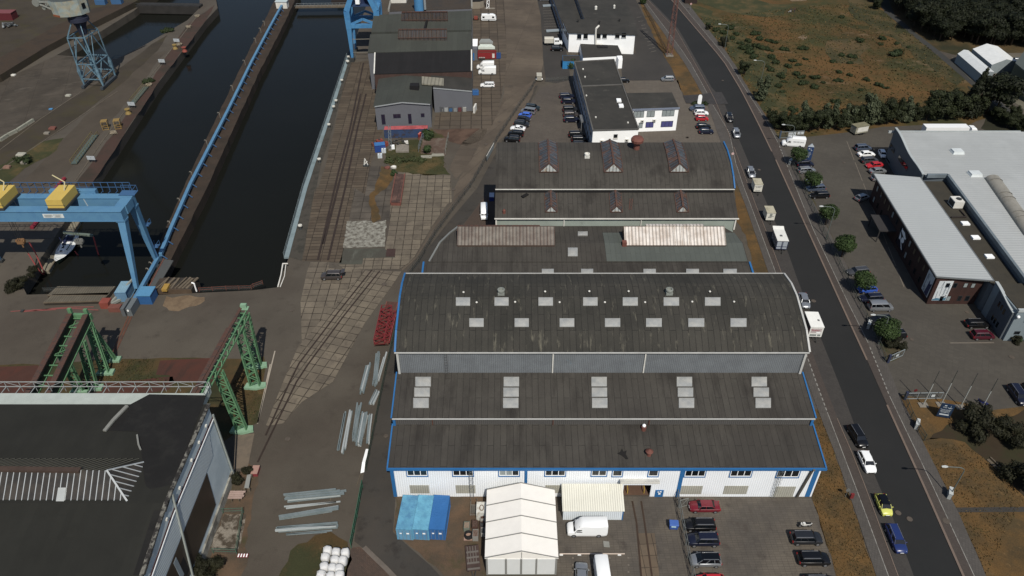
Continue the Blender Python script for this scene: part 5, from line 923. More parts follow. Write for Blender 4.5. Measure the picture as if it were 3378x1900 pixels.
for z in(19.1,20.2): m.beam((-118,135.6,z),(-78.6,135.6,z),.09)
m.build('railing',blud,gc_)
m=MB(); k=[]
for i in range(190):
 x=-115.5+i*.158; k.append((x,135.75,20.0-(.75+.5*math.sin(i*.031))*abs(math.sin(i*(.42 if i<60 else .2 if i<130 else .3)))))
m.path(k,.07,4); m.build('festoon_cable',black,gc_)
MB().box(-95,-85.5,134.45,135.5,17.2,18.9).build('walkway_box',blu,gc_)
m=MB(); m.box(-80.5,-77.2,133.6,135.6,18.3,18.36);
for x in(-80.5,-78.9,-77.3): m.beam((x,135.6,18.3),(x,135.6,19.6),.08)
m.beam((-80.5,135.6,19.55),(-77.3,135.6,19.55),.08).beam((-77.3,133.6,19.55),(-77.3,135.6,19.55),.08); m.build('landing',blud,gc_)
SX=PY('O',603,528,127.5).x+99
sg=MB().box(-101.0+SX,-96.9+SX,127.53,127.597,16.75,17.65).build('sign_board',flat('sign_white',(190,196,194),.5),gc_); m=MB();
for z,a,b in((17.42,-100.7,-99.2),(17.2,-100.7,-99.0),(16.98,-100.6,-99.4),(17.45,-98.9,-97.3),(17.2,-98.5,-97.6),(16.98,-98.8,-97.4)): m.box(a+SX,b+SX,127.515,127.529,z-.06,z+.06)
m.build('lettering',flat('sign_grey_text',(110,112,108),.6),sg)
sg=MB().box(-113,-109.9,127.53,127.597,16.6,17.6).build('sign_board',MATS['sign_white'],gc_); MB().box(-110.9,-110.2,127.515,127.529,16.85,17.35).build('emblem',flat('sign_orange',(190,104,60),.6),sg)
m=MB();
for a,b in(((-79.6,134.9,9.0),(-78.2,134.9,9.0)),): pass
for z in(4.0,10.0):
 m.box(-78.4,-77.2,134.8+ (10-z)*.1,136.2+(10-z)*.1,z,z+.08)
 for x,y in((-77.2,134.9),(-77.2,136.2),(-78.4,136.2)): m.beam((x,y+(10-z)*.1,z),(x,y+(10-z)*.1,z+1.1),.07)
 m.beam((-77.2,134.9+(10-z)*.1,z+1.1),(-77.2,136.2+(10-z)*.1,z+1.1),.06)
m.build('landing',blud,gc_)
MB().beam((-78.0,135.6,1),(-78.0,134.2,15.5),.35,.06).build('ladder',blud,gc_)
o=thing('switch_housing','grey steel rail-end housing with dark slot at the foot of the gantry crane','housing',P('E',990,940)); m=MB(); m.box(-77.5,-76.5,117.0,120.6,0,1.9); m.build('cabinet',flat('grey_steel_sheet',(92,98,100),.6),o); m=MB(); m.box(-78.6,-77.9,117.0,120.6,0,1.9); m.build('cabinet',flat('grey_steel_sheet2',(84,88,90),.6),o); MB().box(-77.2,-76.9,116.9,116.997,1.3,1.7).build('notice',white,o)
def container(name,label,a,b,w,h,mat,topm,group=None,doors=None,cat='container',dm=None,loc=None):
 a=V(a.x,a.y,0); b=V(b.x,b.y,0); e=(b-a).normalized(); L=(b-a).length; rz=math.atan2(e.y,e.x); t=thing(name,label,cat,loc or a,rz,group)
 m=MB(); n=int(L/.28);
 def rib(y0,dy):
  pts=[]
  for i in range(n): x0=.12+(L-.24)*i/n; s=(L-.24)/n; pts+=[(x0,y0),(x0+s*.25,y0+dy),(x0+s*.5,y0+dy),(x0+s*.75,y0)]
  return pts+[(L-.12,y0)]
 lo=rib(.06,.035); hi=rib(w-.06,-.035)[::-1]; m.prism(lo+hi,.14,h-.1); m.build('shell',mat,t,local=True)
 m=MB()
 for x in(0,L-.12):
  for y in(0,w-.12): m.box(x,x+.12,y,y+.12,0,h-.003)
 for z in(0,h-.12):
  for y in(0,w-.1): m.box(.12,L-.12,y+.003,y+.097,z+.003,z+.117)
  for x in(.003,L-.117): m.box(x,x+.114,.12,w-.12,z+.003,z+.114)
 m.build('frame',mat,t,local=True)
 m=MB(); pts=[]
 k=int(L/.35)
 for i in range(k): x0=.1+(L-.2)*i/k; s=(L-.2)/k; m.box(x0,x0+s*.55,.12,w-.12,h-.06,h+.02)
 m.box(.05,L-.05,.05,w-.05,h-.08,h-.005); m.build('roof',topm,t,local=True)
 if doors is not None:
  x=-.012 if doors==0 else L+.012
  for y0 in(.13,w/2+.02):
   m=MB(); m.box(min(x,x-.02 if doors==0 else x+.02),max(x,x-.02 if doors==0 else x+.02),y0,y0+w/2-.15,.16,h-.14); d=m.build('door',dm or mat,t,local=True); m=MB()
   for yy in(y0+.25,y0+w/2-.4): m.tube((x+(-.05 if doors==0 else .05),yy,.2),(x+(-.05 if doors==0 else .05),yy,h-.2),.03,None,6)
   m.build('lock_bar',grey,d,local=True)
 return t
base=[P('J',x,1182) for x in(1040,1160,1280)]; far=P('J',1062,862,2.6)
for i,(p,mt,lb) in enumerate(zip(base,(fadedblue,mk('faded_blue_paint_2',(94,160,186),.6,0,.12,.5,(80,140,170),(.4,.6),.8,fine=.08,stain=((70,96,110),(1.5,.4,1),.7,.8)),contb),('faded light blue container, leftmost of three beside the white hall','pale blue container with scratched roof, middle one of three','deep blue container, rightmost of three beside the white hall'))):
 dirv=V(.06,1,0).normalized(); a=V(p.x+2.44,p.y,0); b=a+dirv*6.06
 t=container('shipping_container',lb,a,b,2.4,2.6,mt,mt,'blue containers beside the white hall',0,dm=flat('door_blue_%d'%i,((88,140,172),(70,124,164),(38,90,146))[i],.6))
 m=MB(); m.box(-.05,-.03,.5,.9,1.5,1.8); m.box(-.05,-.03,1.6,1.9,1.5,1.75); m.build('label_plate',white,t,local=True)
cm=mk('rusty_navy_container',(46,64,96),.7,0,.2,.4,(54,50,56),(.5,.62),.6,fine=.12); cr_=mk('faded_red_container',(166,78,80),.8,0,.12,.4,(140,62,62),(.45,.6),.6,fine=.1,stain=((92,46,44),(1.2,.3,1),.66,.8))
a,b=P('S',385,425),P('S',1212,405); container('shipping_container','long navy container with faded red roof under the grey workshop windows',a,a+(b-a)*.97,2.44,2.6,cm,cr_,None,1)
a,b=P('B',878,1140),P('B',958,1132); container('storage_box','small bright blue steel box beside white tanks in the weedy yard',a,b,2.2,2.0,flat('bright_blue',(36,66,130),.5),flat('bright_blue_top',(50,104,160),.5),None,None)
a,b=P('C',352,514),P('C',440,516); container('site_container','blue container with dark top and bush beside the white annex','' or a,b+V(2.0,0,0),5.5,2.6,flat('cyan_blue',(40,122,176),.5),feltd,None,None)
a,b=P('E',878,852),P('E',962,850); container('tool_container','small grey-blue ribbed container at the dock edge left of the gantry crane foot',a,b,4.0,2.4,mk('grey_blue_cont',(88,124,152),.6,0,.1,.6),mk('grey_blue_top',(112,146,164),.6,0,.1,.6),None,None)
o=thing('switch_cabin','bright blue steel cabin at the right foot of the gantry crane','cabin',P('E',1100,872)); a,b=P('E',1042,870),P('E',1140,872); m=MB(); m.box(a.x,b.x,a.y,a.y+3.0,0,2.2); m.build('wall',flat('cabin_blue',(40,86,136),.5),o); m=MB(); m.box(a.x-.1,b.x+.1,a.y-.1,a.y+3.1,2.203,2.35); m.build('roof',flat('cabin_blue_top',(74,128,164),.5),o)
JL=[(-79.4,129.8),(-79.9,136),(-83.6,165),(-88.8,215),(-94.7,275),(-96.5,297),(-100,335)]; JR=[(-75.4,128.5),(-76.1,140),(-77.8,166),(-81.3,205),(-84.8,245),(-88.2,297),(-91.5,335)]
sheet('jetty',[V(*p,0) for p in JL]+[V(*p,0) for p in JR[::-1]],mk('jetty_rubble',(56,45,36),.95,0,.3,.3,(50,42,34),(.42,.6),.25,fine=.35,bsc=3,bump=.6),0,0,z0=-6,j=(3,.12))
rg=thing('runway_girder','long light blue rail girder running the length of the narrow jetty','girder',(-83,180,0)); RL=[(-77.9,136.6),(-79.4,148),(-81.7,168),(-85.2,212),(-88.6,250),(-91.2,285),(-93.0,312)]
m=MB()
for a,b in zip(RL,RL[1:]): m.beam((a[0],a[1],1.25),(b[0],b[1],1.25),.8,.65)
m.build('girder',blu,rg)
m=MB(); cu=[]
for a,b in zip(RL,RL[1:]):
 n=int((V(*b,0)-V(*a,0)).length/5); cu+=[V(*a,0).lerp(V(*b,0),i/n) for i in range(n)]
for p in cu: m.beam(p+V(0,0,0),p+V(0,0,.95),.3); m.beam(p+V(.4,0,1.1),p+V(1.3,0,.2),.18)
m.build('support_post',blud,rg)
o=thing('winch_house','white winch housing at the far head of the jetty','housing',P('B',190,50)); p=P('B',188,55); m=MB(); m.box(p.x-2.2,p.x+2.2,p.y-1.5,p.y+1.8,0,2.6); m.build('wall',whited,o); m=MB(); m.box(p.x-2.4,p.x+2.4,p.y-1.7,p.y+2,2.603,2.8); m.build('roof',flat('pale_roof',(170,182,184),.6),o)
first=None
fp_=[('B',172,215),('B',112,352),('B',42,495),('A',1895,645),('A',1815,820),('A',1722,1020),('A',1622,1215),('E',1515,60),('E',1385,330),('B',245,85)]
for t,x,y in fp_:
 p=P(t,x,y,-2.0); M_=Matrix.Translation((p.x-.3,p.y,-2.6))
 if first is None:
  first=thing('fender_pile','pale weathered fender pile against the flank of the narrow jetty','fender',(p.x-.3,p.y,-2.6),0,'fender piles along the jetty'); m=MB(); m.lathe((0,0,-2),[(.55,0),(.55,4.2),(.4,4.4)],8); m.build('pile',mk('pile_pale',(98,92,82),.9,0,.3,.8,fine=.2),first,local=True); m=MB(); m.box(-.9,-.3,-.35,.35,1.2,1.5); m.build('bracket',dgrey,first,local=True)
 else: copytree(first,M_)
first=None
for i in range(14):
 t_=i/14*(len(JL)-2); k=int(t_); p=V(*JL[k],0).lerp(V(*JL[k+1],0),t_-k)+V(1.2,1.0,0); M_=Matrix.Translation(p)
 if first is None:
  first=thing('mooring_hook','thin pale hooked post on the left edge of the jetty','hook',p,0,'hooked posts along the jetty'); m=MB(); m.path([(0,0,0),(0,0,1.5),(-.2,.1,1.85),(-.55,.2,1.8),(-.65,.25,1.5)],.09,6); m.build('post',flat('pale_post',(120,116,106),.7),first,local=True); MB().box(-.25,.25,-.25,.25,0,.12).build('foot',dgrey,first,local=True)
 else: copytree(first,M_)
o=thing('pontoon_bridge','narrow timber footbridge crossing the dock between jetty and quay','footbridge',P('B',480,45)); a,b=P('B',285,50,-.5),P('B',690,44,-.5); m=MB(); m.beam(a,b,2.6,.5,); m.build('deck',wood,o); m=MB(); m.beam(a+V(0,-1.2,.9),b+V(0,-1.2,.9),.1); m.beam(a+V(0,1.2,.9),b+V(0,1.2,.9),.1);
for i in range(16):
 for s in(-1.2,1.2): m.beam(a.lerp(b,i/15)+V(0,s,.2),a.lerp(b,i/15)+V(0,s,.95),.08)
m.build('railing',grey,o)
o=thing('moored_barge','dark barge moored under the footbridge beside the blue crane','barge',P('B',620,10,-2.6)); p=P('B',610,8,-2); m=MB(); m.box(p.x-3,p.x+5,p.y-2,p.y+14,-2.8,-1); m.build('hull',flat('dark_hull',(40,34,32),.7),o); MB().box(p.x-1.5,p.x+1.5,p.y+1,p.y+4,-1,1).build('cabin',flat('cabin_teal',(62,94,112),.6),o)
qe=[qb,P('B',560,830),P('F',372,0),P('F',234,518)];
wk=[v+V(-1.15,0,0) for v in qe]; m=MB()
for i in range(3): m.slab([qe[i]+V(-.02,0,.12),wk[i]+V(0,0,.12),wk[i+1]+V(0,0,.12),qe[i+1]+V(-.02,0,.12)],.5)
m.build('quay_walkway',mk('pale_blue_deck',(118,134,138),.7,0,.14,.2,(100,114,116),fine=.08),None,kind='structure')
def fence(name,label,pts,h,mat,postm,step=2.5,cat='fence',rail=True,group=None,lean=0):
 t=thing(name,label,cat,pts[0],0,group); m=MB()
 for a,b in zip(pts,pts[1:]): m.add([a+V(0,0,.05),b+V(0,0,.05),b+V(0,0,h),a+V(0,0,h)],[(0,1,2,3)])
 m.build('mesh_panel',mat,t)
 if rail:
  m=MB()
  for a,b in zip(pts,pts[1:]):
   for z in(h,h*.5): m.beam(a+V(0,0,z),b+V(0,0,z),.06)
  m.build('rail',postm,t)
 pp_=[]
 for a,b in zip(pts,pts[1:]):
  n=max(1,round((b-a).length/step)); pp_+=[a.lerp(b,i/n) for i in range(n)]
 pp_.append(pts[-1])
 f=MB().box(-.045,.045,-.045,.045,0,h+.12).build('post',postm,t,local=True); f.location=t.matrix_basis.inverted()@pp_[0]
 for p in pp_[1:]: c=f.copy(); COL.objects.link(c); c.parent=t; c.location=t.matrix_basis.inverted()@p
 return t
fence('quay_railing','pale steel railing along the dock side of the quay walkway',[v+V(.1,0,.12) for v in wk][::-1],1.1,mesh,flat('pale_rail_post',(112,124,126),.6),4,'railing')
first=None
for t,x,y in(('B',676,482),('B',631,622),('B',570,820),('B',588,775),('B',535,955),('B',463,1215),('F',322,310),('R',455,1240),('R',420,1370)):
 p=P(t,x,y)
 if first is None:
  first=thing('bollard','pale mooring bollard with dark base on the quay edge','bollard',p,0,'mooring bollards on the quay edge'); MB().lathe((0,0,0),[(.42,0),(.32,.2),(.3,.9)],10).build('base',dgrey,first,local=True,ang=40); MB().lathe((0,0,.9),[(.3,0),(.5,.12),(.5,.4),(.2,.5)],10).build('cap',flat('bollard_white',(186,184,174),.7),first,local=True,ang=40)
 else: copytree(first,Matrix.Translation(p))
fence('dock_railing','thin rusty railing along the dock head beside the yard',[P('E',1490,775),P('E',1690,762),P('E',1880,758),P('F',-30,745),P('F',40,720)],1.0,mesh,rustr,3,'railing')
fence('dock_railing','thin dark railing behind the timber pontoons at the dock head',[P('E',330,775),P('E',600,765),P('E',850,762)],1.0,mesh,dgrey,3,'railing')
o=thing('mooring_pipe','bent white pipe standing at the corner of the dock head','pipe',P('E',1468,772)); MB().path([P('E',1468,772),P('E',1468,772)+V(0,0,2.1),P('E',1468,772)+V(-.5,0,2.3)],.15,8).build('pipe',white,o,ang=40)
o=thing('handrail_ramp','white bent handrail descending at the quay corner','handrail',P('F',150,740)); a,b=P('F',150,740),P('F',205,595); MB().path([a,a.lerp(b,.5)+V(0,0,.6),b+V(-.3,0,1.1),b+V(.8,0,1.1)],.14,6).path([a+V(.5,0,0),a.lerp(b,.5)+V(.7,0,.3),b+V(.3,0,.8)],.1,6).build('rail',whited,o,ang=40); MB().box(b.x-.2,b.x+.2,b.y-.2,b.y+.2,0,1.0).build('post',dgrey,o)
o=thing('rusty_lock_gate','rusty dark lock gate section with broken timbers across the jetty root','lock gate',P('E',1300,780)); a,b=P('E',1150,785),P('E',1440,780); m=MB(); m.box(a.x,b.x,a.y,a.y+4.2,-3,.9); m.build('hull',mk('gate_rust',(70,58,48),.9,0,.35,.4,(46,42,38),(.42,.58),.4,fine=.25),o); m=MB()
for i in range(9): x=a.x+.6+i*(b.x-a.x-1)/9; m.beam((x,a.y+.3,.95),(x+rnd.uniform(.2,1.8),a.y+3.6,1.0+rnd.uniform(0,.5)),rnd.uniform(.2,.5),.2)
m.build('timber',wood,o); p=P('E',1245,745,1); m=MB(); m.box(p.x-.6,p.x+.5,p.y-1.2,p.y+.8,.9,1.5); m.build('yellow_frame',flat('worn_yellow',(150,118,44),.7),o); MB().box(a.x,b.x,a.y-.15,a.y-.003,-.2,1.0).build('edge_beam',mk('gate_edge',(76,62,48),.9,0,.3,.6),o)
o=thing('rust_gate_flap','tilted grey steel gate flap at the jetty root','gate',P('E',1100,760)); a=P('E',1095,770); m=MB(); m.slab([a,a+V(1.8,0,0),a+V(3.4,8,2.2),a+V(1.2,8.5,2.2)],.2); m.build('flap',flat('grey_flap',(64,66,66),.7),o); MB().beam(a,a+V(1.2,8.5,2.3),.15).build('frame',rustr,o)
for lb,(x0,y0,x1,y1,dx,dy) in zip(('weathered timber pontoon nearest the dock head railing','weathered timber pontoon in front of the other one'),((365,825,810,825,0,3.0),(335,878,775,865,0,2.6))):
 a,b=P('E',x0,y0),P('E',x1,y1); o=thing('timber_pontoon',lb,'pontoon',a,0,'timber pontoons on the dock head'); m=MB(); m.slab([a+V(0,0,.9),b+V(0,0,.9),b+V(.5,dy,.9),a+V(.7,dy,.9)],.12); m.build('deck',mk('pontoon_planks',(88,82,70),.9,0,.2,.5,pat=('rib',.5,0,.35),fine=.15),o); m=MB(); m.slab([a+V(0,0,.76),b+V(0,0,.76),b+V(.5,dy,.76),a+V(.7,dy,.76)],.7); m.build('float',flat('dark_float',(46,40,34),.9),o); m=MB(); m.beam(a+V(0,-.08,.8),b+V(0,-.08,.8),.16,.3); m.build('edge_beam',wood,o)
o=thing('winch','rusty red winch with a pale steel boom beside the grey-blue container','winch',P('E',815,890)); p=P('E',800,890); m=MB(); m.box(p.x-1,p.x+.8,p.y-.6,p.y+1.2,0,1.5); m.build('housing',orange,o); p2=P('E',868,915); m=MB(); m.box(p2.x-1.2,p2.x+1.2,p2.y-.6,p2.y+.8,0,1.1); m.build('drum_box',rustr,o); m=MB(); m.beam(p+V(.6,.4,.6),p+V(4.3,6.5,3.2),.35); m.beam(p+V(.9,.4,.5),p+V(3,3,.5),.5); m.build('boom',flat('pale_boom',(126,130,124),.6),o)
o=thing('lifting_slings','pink-red lifting slings laid out flat on the yard below the pontoons','slings',P('E',400,915)); m=MB()
for l in([(80,922),(180,915),(350,905),(520,898),(735,912)],[(165,925),(250,918),(400,898),(520,890),(700,888)],[(170,918),(300,915),(420,908)]):
 pts=[P('E',x,y,.06) for x,y in l]
 for a,b in zip(pts,pts[1:]): m.beam(a,b,.2,.06)
m.build('webbing',flat('faded_red_web',(122,66,62),.8),o); MB().box(*(lambda v:(v.x-.3,v.x+.3,v.y-.3,v.y+.3,0,.3))(P('E',170,922))).build('shackle',dgrey,o)
o=thing('mooring_float','long beige concrete mooring float beside the yacht','float',P('E',330,600,-2)); c4=[P('E',x,y,-1.9) for x,y in((275,612),(365,622),(600,250),(535,240))]; m=MB(); m.slab(c4,.9); m.build('deck',mk('beige_float',(116,110,94),.9,0,.18,.4,fine=.15),o); m=MB()
for a,b in((c4[0],c4[3]),(c4[1],c4[2])): m.beam(a+V(0,0,.08),b+V(0,0,.08),.2,.2)
m.build('edge_beam',wood,o)
ya=P('O',650,1068,-2.0); yb_=P('O',850,748,-2.0); yd=(yb_-ya); yl=yd.length; yaw=math.atan2(yd.y,yd.x)
yt=thing('sailing_yacht','white sailing yacht with blue covers lying at the mooring float under the gantry crane','yacht',(ya.x,ya.y,-2.6),yaw)
def yw(s): return 1.75*min(1,(s*2.3)**.6)*(1-.25*max(0,s-.55)/.45) if s>0 else .02
rings=[];K=14
for i in range(K+1):
 s=i/K; x=yl*s; w_=max(yw(s),.05); zt_=1.35-.25*math.sin(s*math.pi)+(.15 if s<.1 else 0); rings.append([(x+(.5*(1-s)**3 if z<.5 else 0),y,z) for y,z in((-w_,zt_),(-w_*.98,.75),(-w_*.88,.3),(-w_*.55,-.1),(0,-.3),(w_*.55,-.1),(w_*.88,.3),(w_*.98,.75),(w_,zt_))])
m=MB(); m.loft(rings); hull=m.build('hull',flat('hull_dark_green',(26,40,36),.35),yt,local=True,ang=50)
m=MB(); top=[[(x0,r[0][1],r[0][2]+.01) for x0 in [yl*i/K]]+[(yl*i/K,-r[0][1],r[0][2]+.01)] for i,r in enumerate(rings)]
for a,b in zip(top,top[1:]): m.poly([a[0],b[0],b[1],a[1]])
m.build('deck',flat('deck_white',(206,208,204),.5),yt,local=True)
m=MB();
for s in(-1,1): m.path([(yl*i/K,s*(max(yw(i/K),.05)+.01),rings[i][0][2]-.12) for i in range(K+1)],.1,4)
m.build('rubbing_strake',white,hull,local=True)
m=MB(); m.loft([[(x,-w_,1.15),(x,w_,1.15),(x,w_*.85,1.15+h),(x,-w_*.85,1.15+h)] for x,w_,h in((yl*.25,.5,.15),(yl*.32,.85,.45),(yl*.55,1.1,.6),(yl*.66,1.1,.62))]); cb=m.build('cabin',flat('cabin_white',(222,222,218),.45),yt,local=True)
m=MB()
for s in(-1,1): m.beam((yl*.36,s*.93,1.45),(yl*.6,s*1.08,1.5),.1,.16)
for x,w_ in((.3,.22),(.42,.25),(.52,.25)): m.box(yl*x-.25,yl*x+.25,-w_,w_,1.5+x*.45,1.6+x*.45)
m.build('window',glass,cb,local=True)
m=MB(); m.box(yl*.68,yl*.93,-.7,.7,1.18,1.3); m.build('cockpit_floor',wood,yt,local=True)
m=MB(); m.loft([[(x,-w_,z),(x,w_,z),(x,w_*.6,z+h),(x,-w_*.6,z+h)] for x,w_,z,h in((yl*.62,1.0,1.7,.35),(yl*.7,1.1,1.8,.5),(yl*.78,1.0,1.7,.3))]); m.build('spray_hood',flat('navy_canvas',(30,34,58),.8),yt,local=True)
m=MB(); m.tube((yl*.45,0,1.7),(yl*.45,0,4.2),.1).tube((yl*.45,0,2.2),(yl*.78,0,2.3),.2).path([(yl*.98,-1,1.3),(yl*.98,-1,2),(yl*.98,1,2),(yl*.98,1,1.3)],.03,4).path([(.3,-.4,1.3),(.1,0,2.0),(.3,.4,1.3)],.03,4); m.build('mast_stub',flat('blue_sail_cover',(34,40,72),.7),yt,local=True)
sY=P('O',800,720,3.5).y; o=thing('spreader_bar','greenish lifting spreader bar with red sling loop hanging over the water','spreader',PY('O',890,735,sY)); a,b=PY('O',722,712,sY),PY('O',1058,748,sY); m=MB(); m.beam(a,b,.45,.5); m.build('bar',flat('grey_green_steel',(98,110,100),.6),o); m=MB(); k=[PY('O',x,y,sY) for x,y in((1062,760),(1090,860),(1125,980),(1150,1090),(1150,1150),(1130,1190),(1080,1180),(1010,1120),(940,1040),(850,925))]
for p_,r_ in zip(k,k[1:]): m.beam(p_,r_,.3,.08,(0,1,0))
m.build('sling',flat('red_sling',(150,62,60),.8),o); m=MB(); m.path([a.lerp(b,.85),V(a.lerp(b,.5).x-6,130.5,9.2)],.04,4); m.path([a,V(TX0,130.5,9)],.04,4); m.build('rope',MATS['rope_dark'],o)
sY=P('O',330,960,3).y; o=thing('sling_pair','pair of hanging faded red slings below the left trolley','slings',PY('O',400,900,sY)); m=MB()
for l in([(330,820),(400,940),(455,1060),(500,1160),(490,1200),(455,1160),(400,1080),(320,950)],):
 k=[PY('O',x,y,sY) for x,y in l]
 for p_,r_ in zip(k,k[1:]): m.beam(p_,r_,.25,.08,(0,1,0))
m.build('sling',MATS['red_sling'],o); m=MB(); m.path([PY('O',330,820,sY),V(TX1+.1,130.5,8)],.05,4).path([PY('O',320,950,sY),V(TX1-.1,130.5,8)],.05,4); m.build('rope',MATS['rope_dark'],o)
def lattice(m,p,r,w,dv,n,ch=.22,wd=.12,dep=.6):
 p=V(*p); r=V(*r); d=(r-p); dv=V(*dv).normalized(); o2=d.normalized().cross(dv)*dep/2
 for s in(-1,1):
  for k in(-1,1): m.beam(p+dv*s*w/2+o2*k,r+dv*s*w*.42+o2*k,ch)
 for i in range(n):
  a=p+d*(i/n); b=p+d*((i+1)/n); s=1 if i%2 else -1
  for k in(-1,1): m.beam(a+dv*s*w/2+o2*k,b-dv*s*w/2+o2*k,wd)
  m.beam(a+dv*w/2-o2,a+dv*w/2+o2,wd); m.beam(a-dv*w/2-o2,a-dv*w/2+o2,wd)
 return m
rw1=thing('crane_runway','single green lattice crane runway on three raking legs, nearest the slab track','crane runway',(-46.6,95,0))
zb=14.2; m=MB(); lattice(m,(-46.4,101.3,zb),(-48.0,77.8,zb),1.5,(0,0,1),18,.2,.12,1.1); m.build('girder',grn,rw1)
m=MB(); m.beam((-46.9,101.3,zb+.95),(-48.5,77.8,zb+.95),.5,.25); m.beam((-47.3,96,zb+.85),(-48.3,77.8,zb+.85),1.2,.15); m.build('rail_beam',rusted,rw1)
m=MB(); m.box(-47.2,-45.6,100.6,101.6,zb+.9,zb+1.0); m.box(-46.9,-45.9,101.0,101.6,zb+1.0,zb+1.7); m.build('end_stop',grnp,rw1)
for f,t in(((-45.9,86.7,.5),(-47.1,87.4,13.4)),((-46.4,97.1,.5),(-46.9,98.2,13.6)),((-47.6,102.4,.5),(-46.6,101.2,13.8))):
 m=MB(); lattice(m,f,t,1.7,(1,0,0),12,.24,.13,.5); l=m.build('leg',grn,rw1); m=MB(); m.prism([(f[0]-1.9,f[1]-.7),(f[0]+.2,f[1]-.9),(f[0]+2.0,f[1]-.3),(f[0]+1.7,f[1]+.8),(f[0]-1.7,f[1]+.6)],0,.5); m.build('foot_pad',grnp,l)
rw2=thing('crane_runway','twin-beam green crane runway with rusty rails on raking lattice legs, left of the other','crane runway',(-77,95,0))
T=[P('E',x,y,12.2) for x,y in((640,950),(400,1449),(520,945),(255,1449))];
for a,b in((T[0],T[1]),(T[2],T[3])):
 b=b+(b-a)*.6; m=MB(); m.beam(a-V(0,0,.8),b-V(0,0,.8),.7,1.5); g_=m.build('girder',dkg,rw2); m=MB(); m.beam(a+V(0,0,.1),b+V(0,0,.1),.9,.25); m.build('rail_beam',rusted,g_); m=MB(); m.beam(a+V(.55,0,-1.5),b+V(.55,0,-1.5),.15,.2); m.build('flange',grn,g_)
m=MB()
for i in range(8):
 a=T[0].lerp(T[1],i/7); b=T[2].lerp(T[3],i/7); m.beam(a-V(0,0,.9),b-V(0,0,.9),.16);
 if i in(0,3): m.beam(a-V(0,0,.9),T[2].lerp(T[3],(i+1)/7)-V(0,0,.9),.1)
m.build('cross_brace',grn,rw2)
m=MB(); m.beam(T[0]+V(.5,.6,-.9),T[2]+V(-.5,.6,-.9),.6,1.2);
for p in(T[0],T[2]): m.box(p.x-.3,p.x+.3,p.y+.2,p.y+.7,12.2,13.2)
m.build('end_stop',grn,rw2)
for f,tt_ in((P('E',790,1385),T[0]+V(0,-.2,-1.6)),(P('E',705,1500),T[0].lerp(T[1],.3)+V(.2,0,-1.6)),(P('E',600,1449+70),T[2].lerp(T[3],.42)+V(0,0,-1.6)),(P('E',840,1290),T[0]+V(-.9,.3,-1.6))):
 m=MB(); lattice(m,f+V(0,0,.5),tt_,1.4,(1,0,0),10,.24,.13,.5); l=m.build('leg',grn,rw2); m=MB(); m.prism([(f.x-1.5,f.y-.7),(f.x+1.6,f.y-.6),(f.x+1.5,f.y+.8),(f.x-1.4,f.y+.6)],0,.5); m.build('foot_pad',grnp,l)
hc=thing('harbour_crane','weathered blue harbour crane, braced portal legs and rusty white machinery house','crane',P('N',1400,1290)); ob=mk('old_blue_steel',(88,120,136),.7,0,.2,.5,(70,92,106),(.42,.6),.6,fine=.12); on=flat('old_navy_steel',(36,40,56),.6,0,.2)
F4=[P('N',x,y) for x,y in((1275,1305),(1560,1325),(1735,1165),(1440,1150))]; Z1=16.0; T4=[P('N',x,y,Z1) for x,y in((1005,570),(1262,565),(1458,440),(1195,440))]; Mid=[f.lerp(t,.48) for f,t in zip(F4,T4)]; Low=[f.lerp(t,.18) for f,t in zip(F4,T4)]
for f,mid,t in zip(F4,Mid,T4):
 m=MB(); q_=f.lerp(mid,.72); tbeam(m,f+V(0,0,.8),q_,.35,.35,1.0,.9); tbeam(m,q_,mid,1.0,.9,.3,.3); m.beam(mid,t,.32); m.build('leg',ob,hc)
m=MB()
for L_ in(Low,Mid,T4):
 for i in range(4): m.beam(L_[i],L_[(i+1)%4],.26)
for i in range(4):
 j=(i+1)%4; m.beam(Mid[i],T4[i].lerp(T4[j],.5),.2); m.beam(Mid[j],T4[i].lerp(T4[j],.5),.2); m.beam(Low[i],Mid[i].lerp(Mid[j],.5),.2); m.beam(Low[j],Mid[i].lerp(Mid[j],.5),.2)
m.build('bracing',ob,hc)
m=MB()
for a,b in((0,3),(1,2)): m.beam(F4[a]+(F4[a]-F4[b])*.18+V(0,0,.6),F4[b]+V(0,0,.6),.9,.8)
m.build('bogie_beam',mk('bogie_dark',(52,58,64),.7,0,.2,.8),hc)
ctr=sum((P('N',x,y,21) for x,y in((1050,300),(1290,250))),V(0,0,0))/2
m=MB()
for t in T4: m.beam(t,V(ctr.x+(t.x-ctr.x)*.45,ctr.y+(t.y-ctr.y)*.45,20.4),.28)
m.build('bracing',ob,hc)
m=MB(); m.lathe((ctr.x,ctr.y,16.2),[(1.2,0),(1.5,2.5),(2.2,4.0),(3.0,4.2),(3.0,5.2),(2.6,5.3),(2.6,6.2)],16); m.build('slewing_column',on,hc,ang=40)
ms=mk('machine_house',(128,140,138),.8,0,.2,.5,(140,136,118),(.42,.6),.6,fine=.15,stain=((120,70,40),(1.2,1.2,.25),.6,.75))
a,b=P('N',800,315,22.5),P('N',965,320,22.5); hx=V((b-a).x,(b-a).y,0).normalized(); hy=V(-hx.y,hx.x,0); c0=V(ctr.x,ctr.y,22.6);
def hp(u,v,z): return c0+hx*u+hy*v+V(0,0,z)
ms_=MB(); pr=[(-5.2,-3.4),(-2.6,-4.4),(.2,-3.6),(2.6,-1.6),(3.6,1.2),(2.6,3.4),(-5.2,3.4)]; lo=[hp(u,v,0) for u,v in pr]; hi=[hp(u*1.05,v*1.05,4.6) for u,v in pr]; ms_.loft([lo,hi]); mh=ms_.build('machinery_house',ms,hc)
m=MB(); m.add([p+V(0,0,.03) for p in hi],[tuple(range(len(hi)))]); m.build('roof',mk('house_roof_dark',(66,72,72),.8,0,.3,.8),mh)
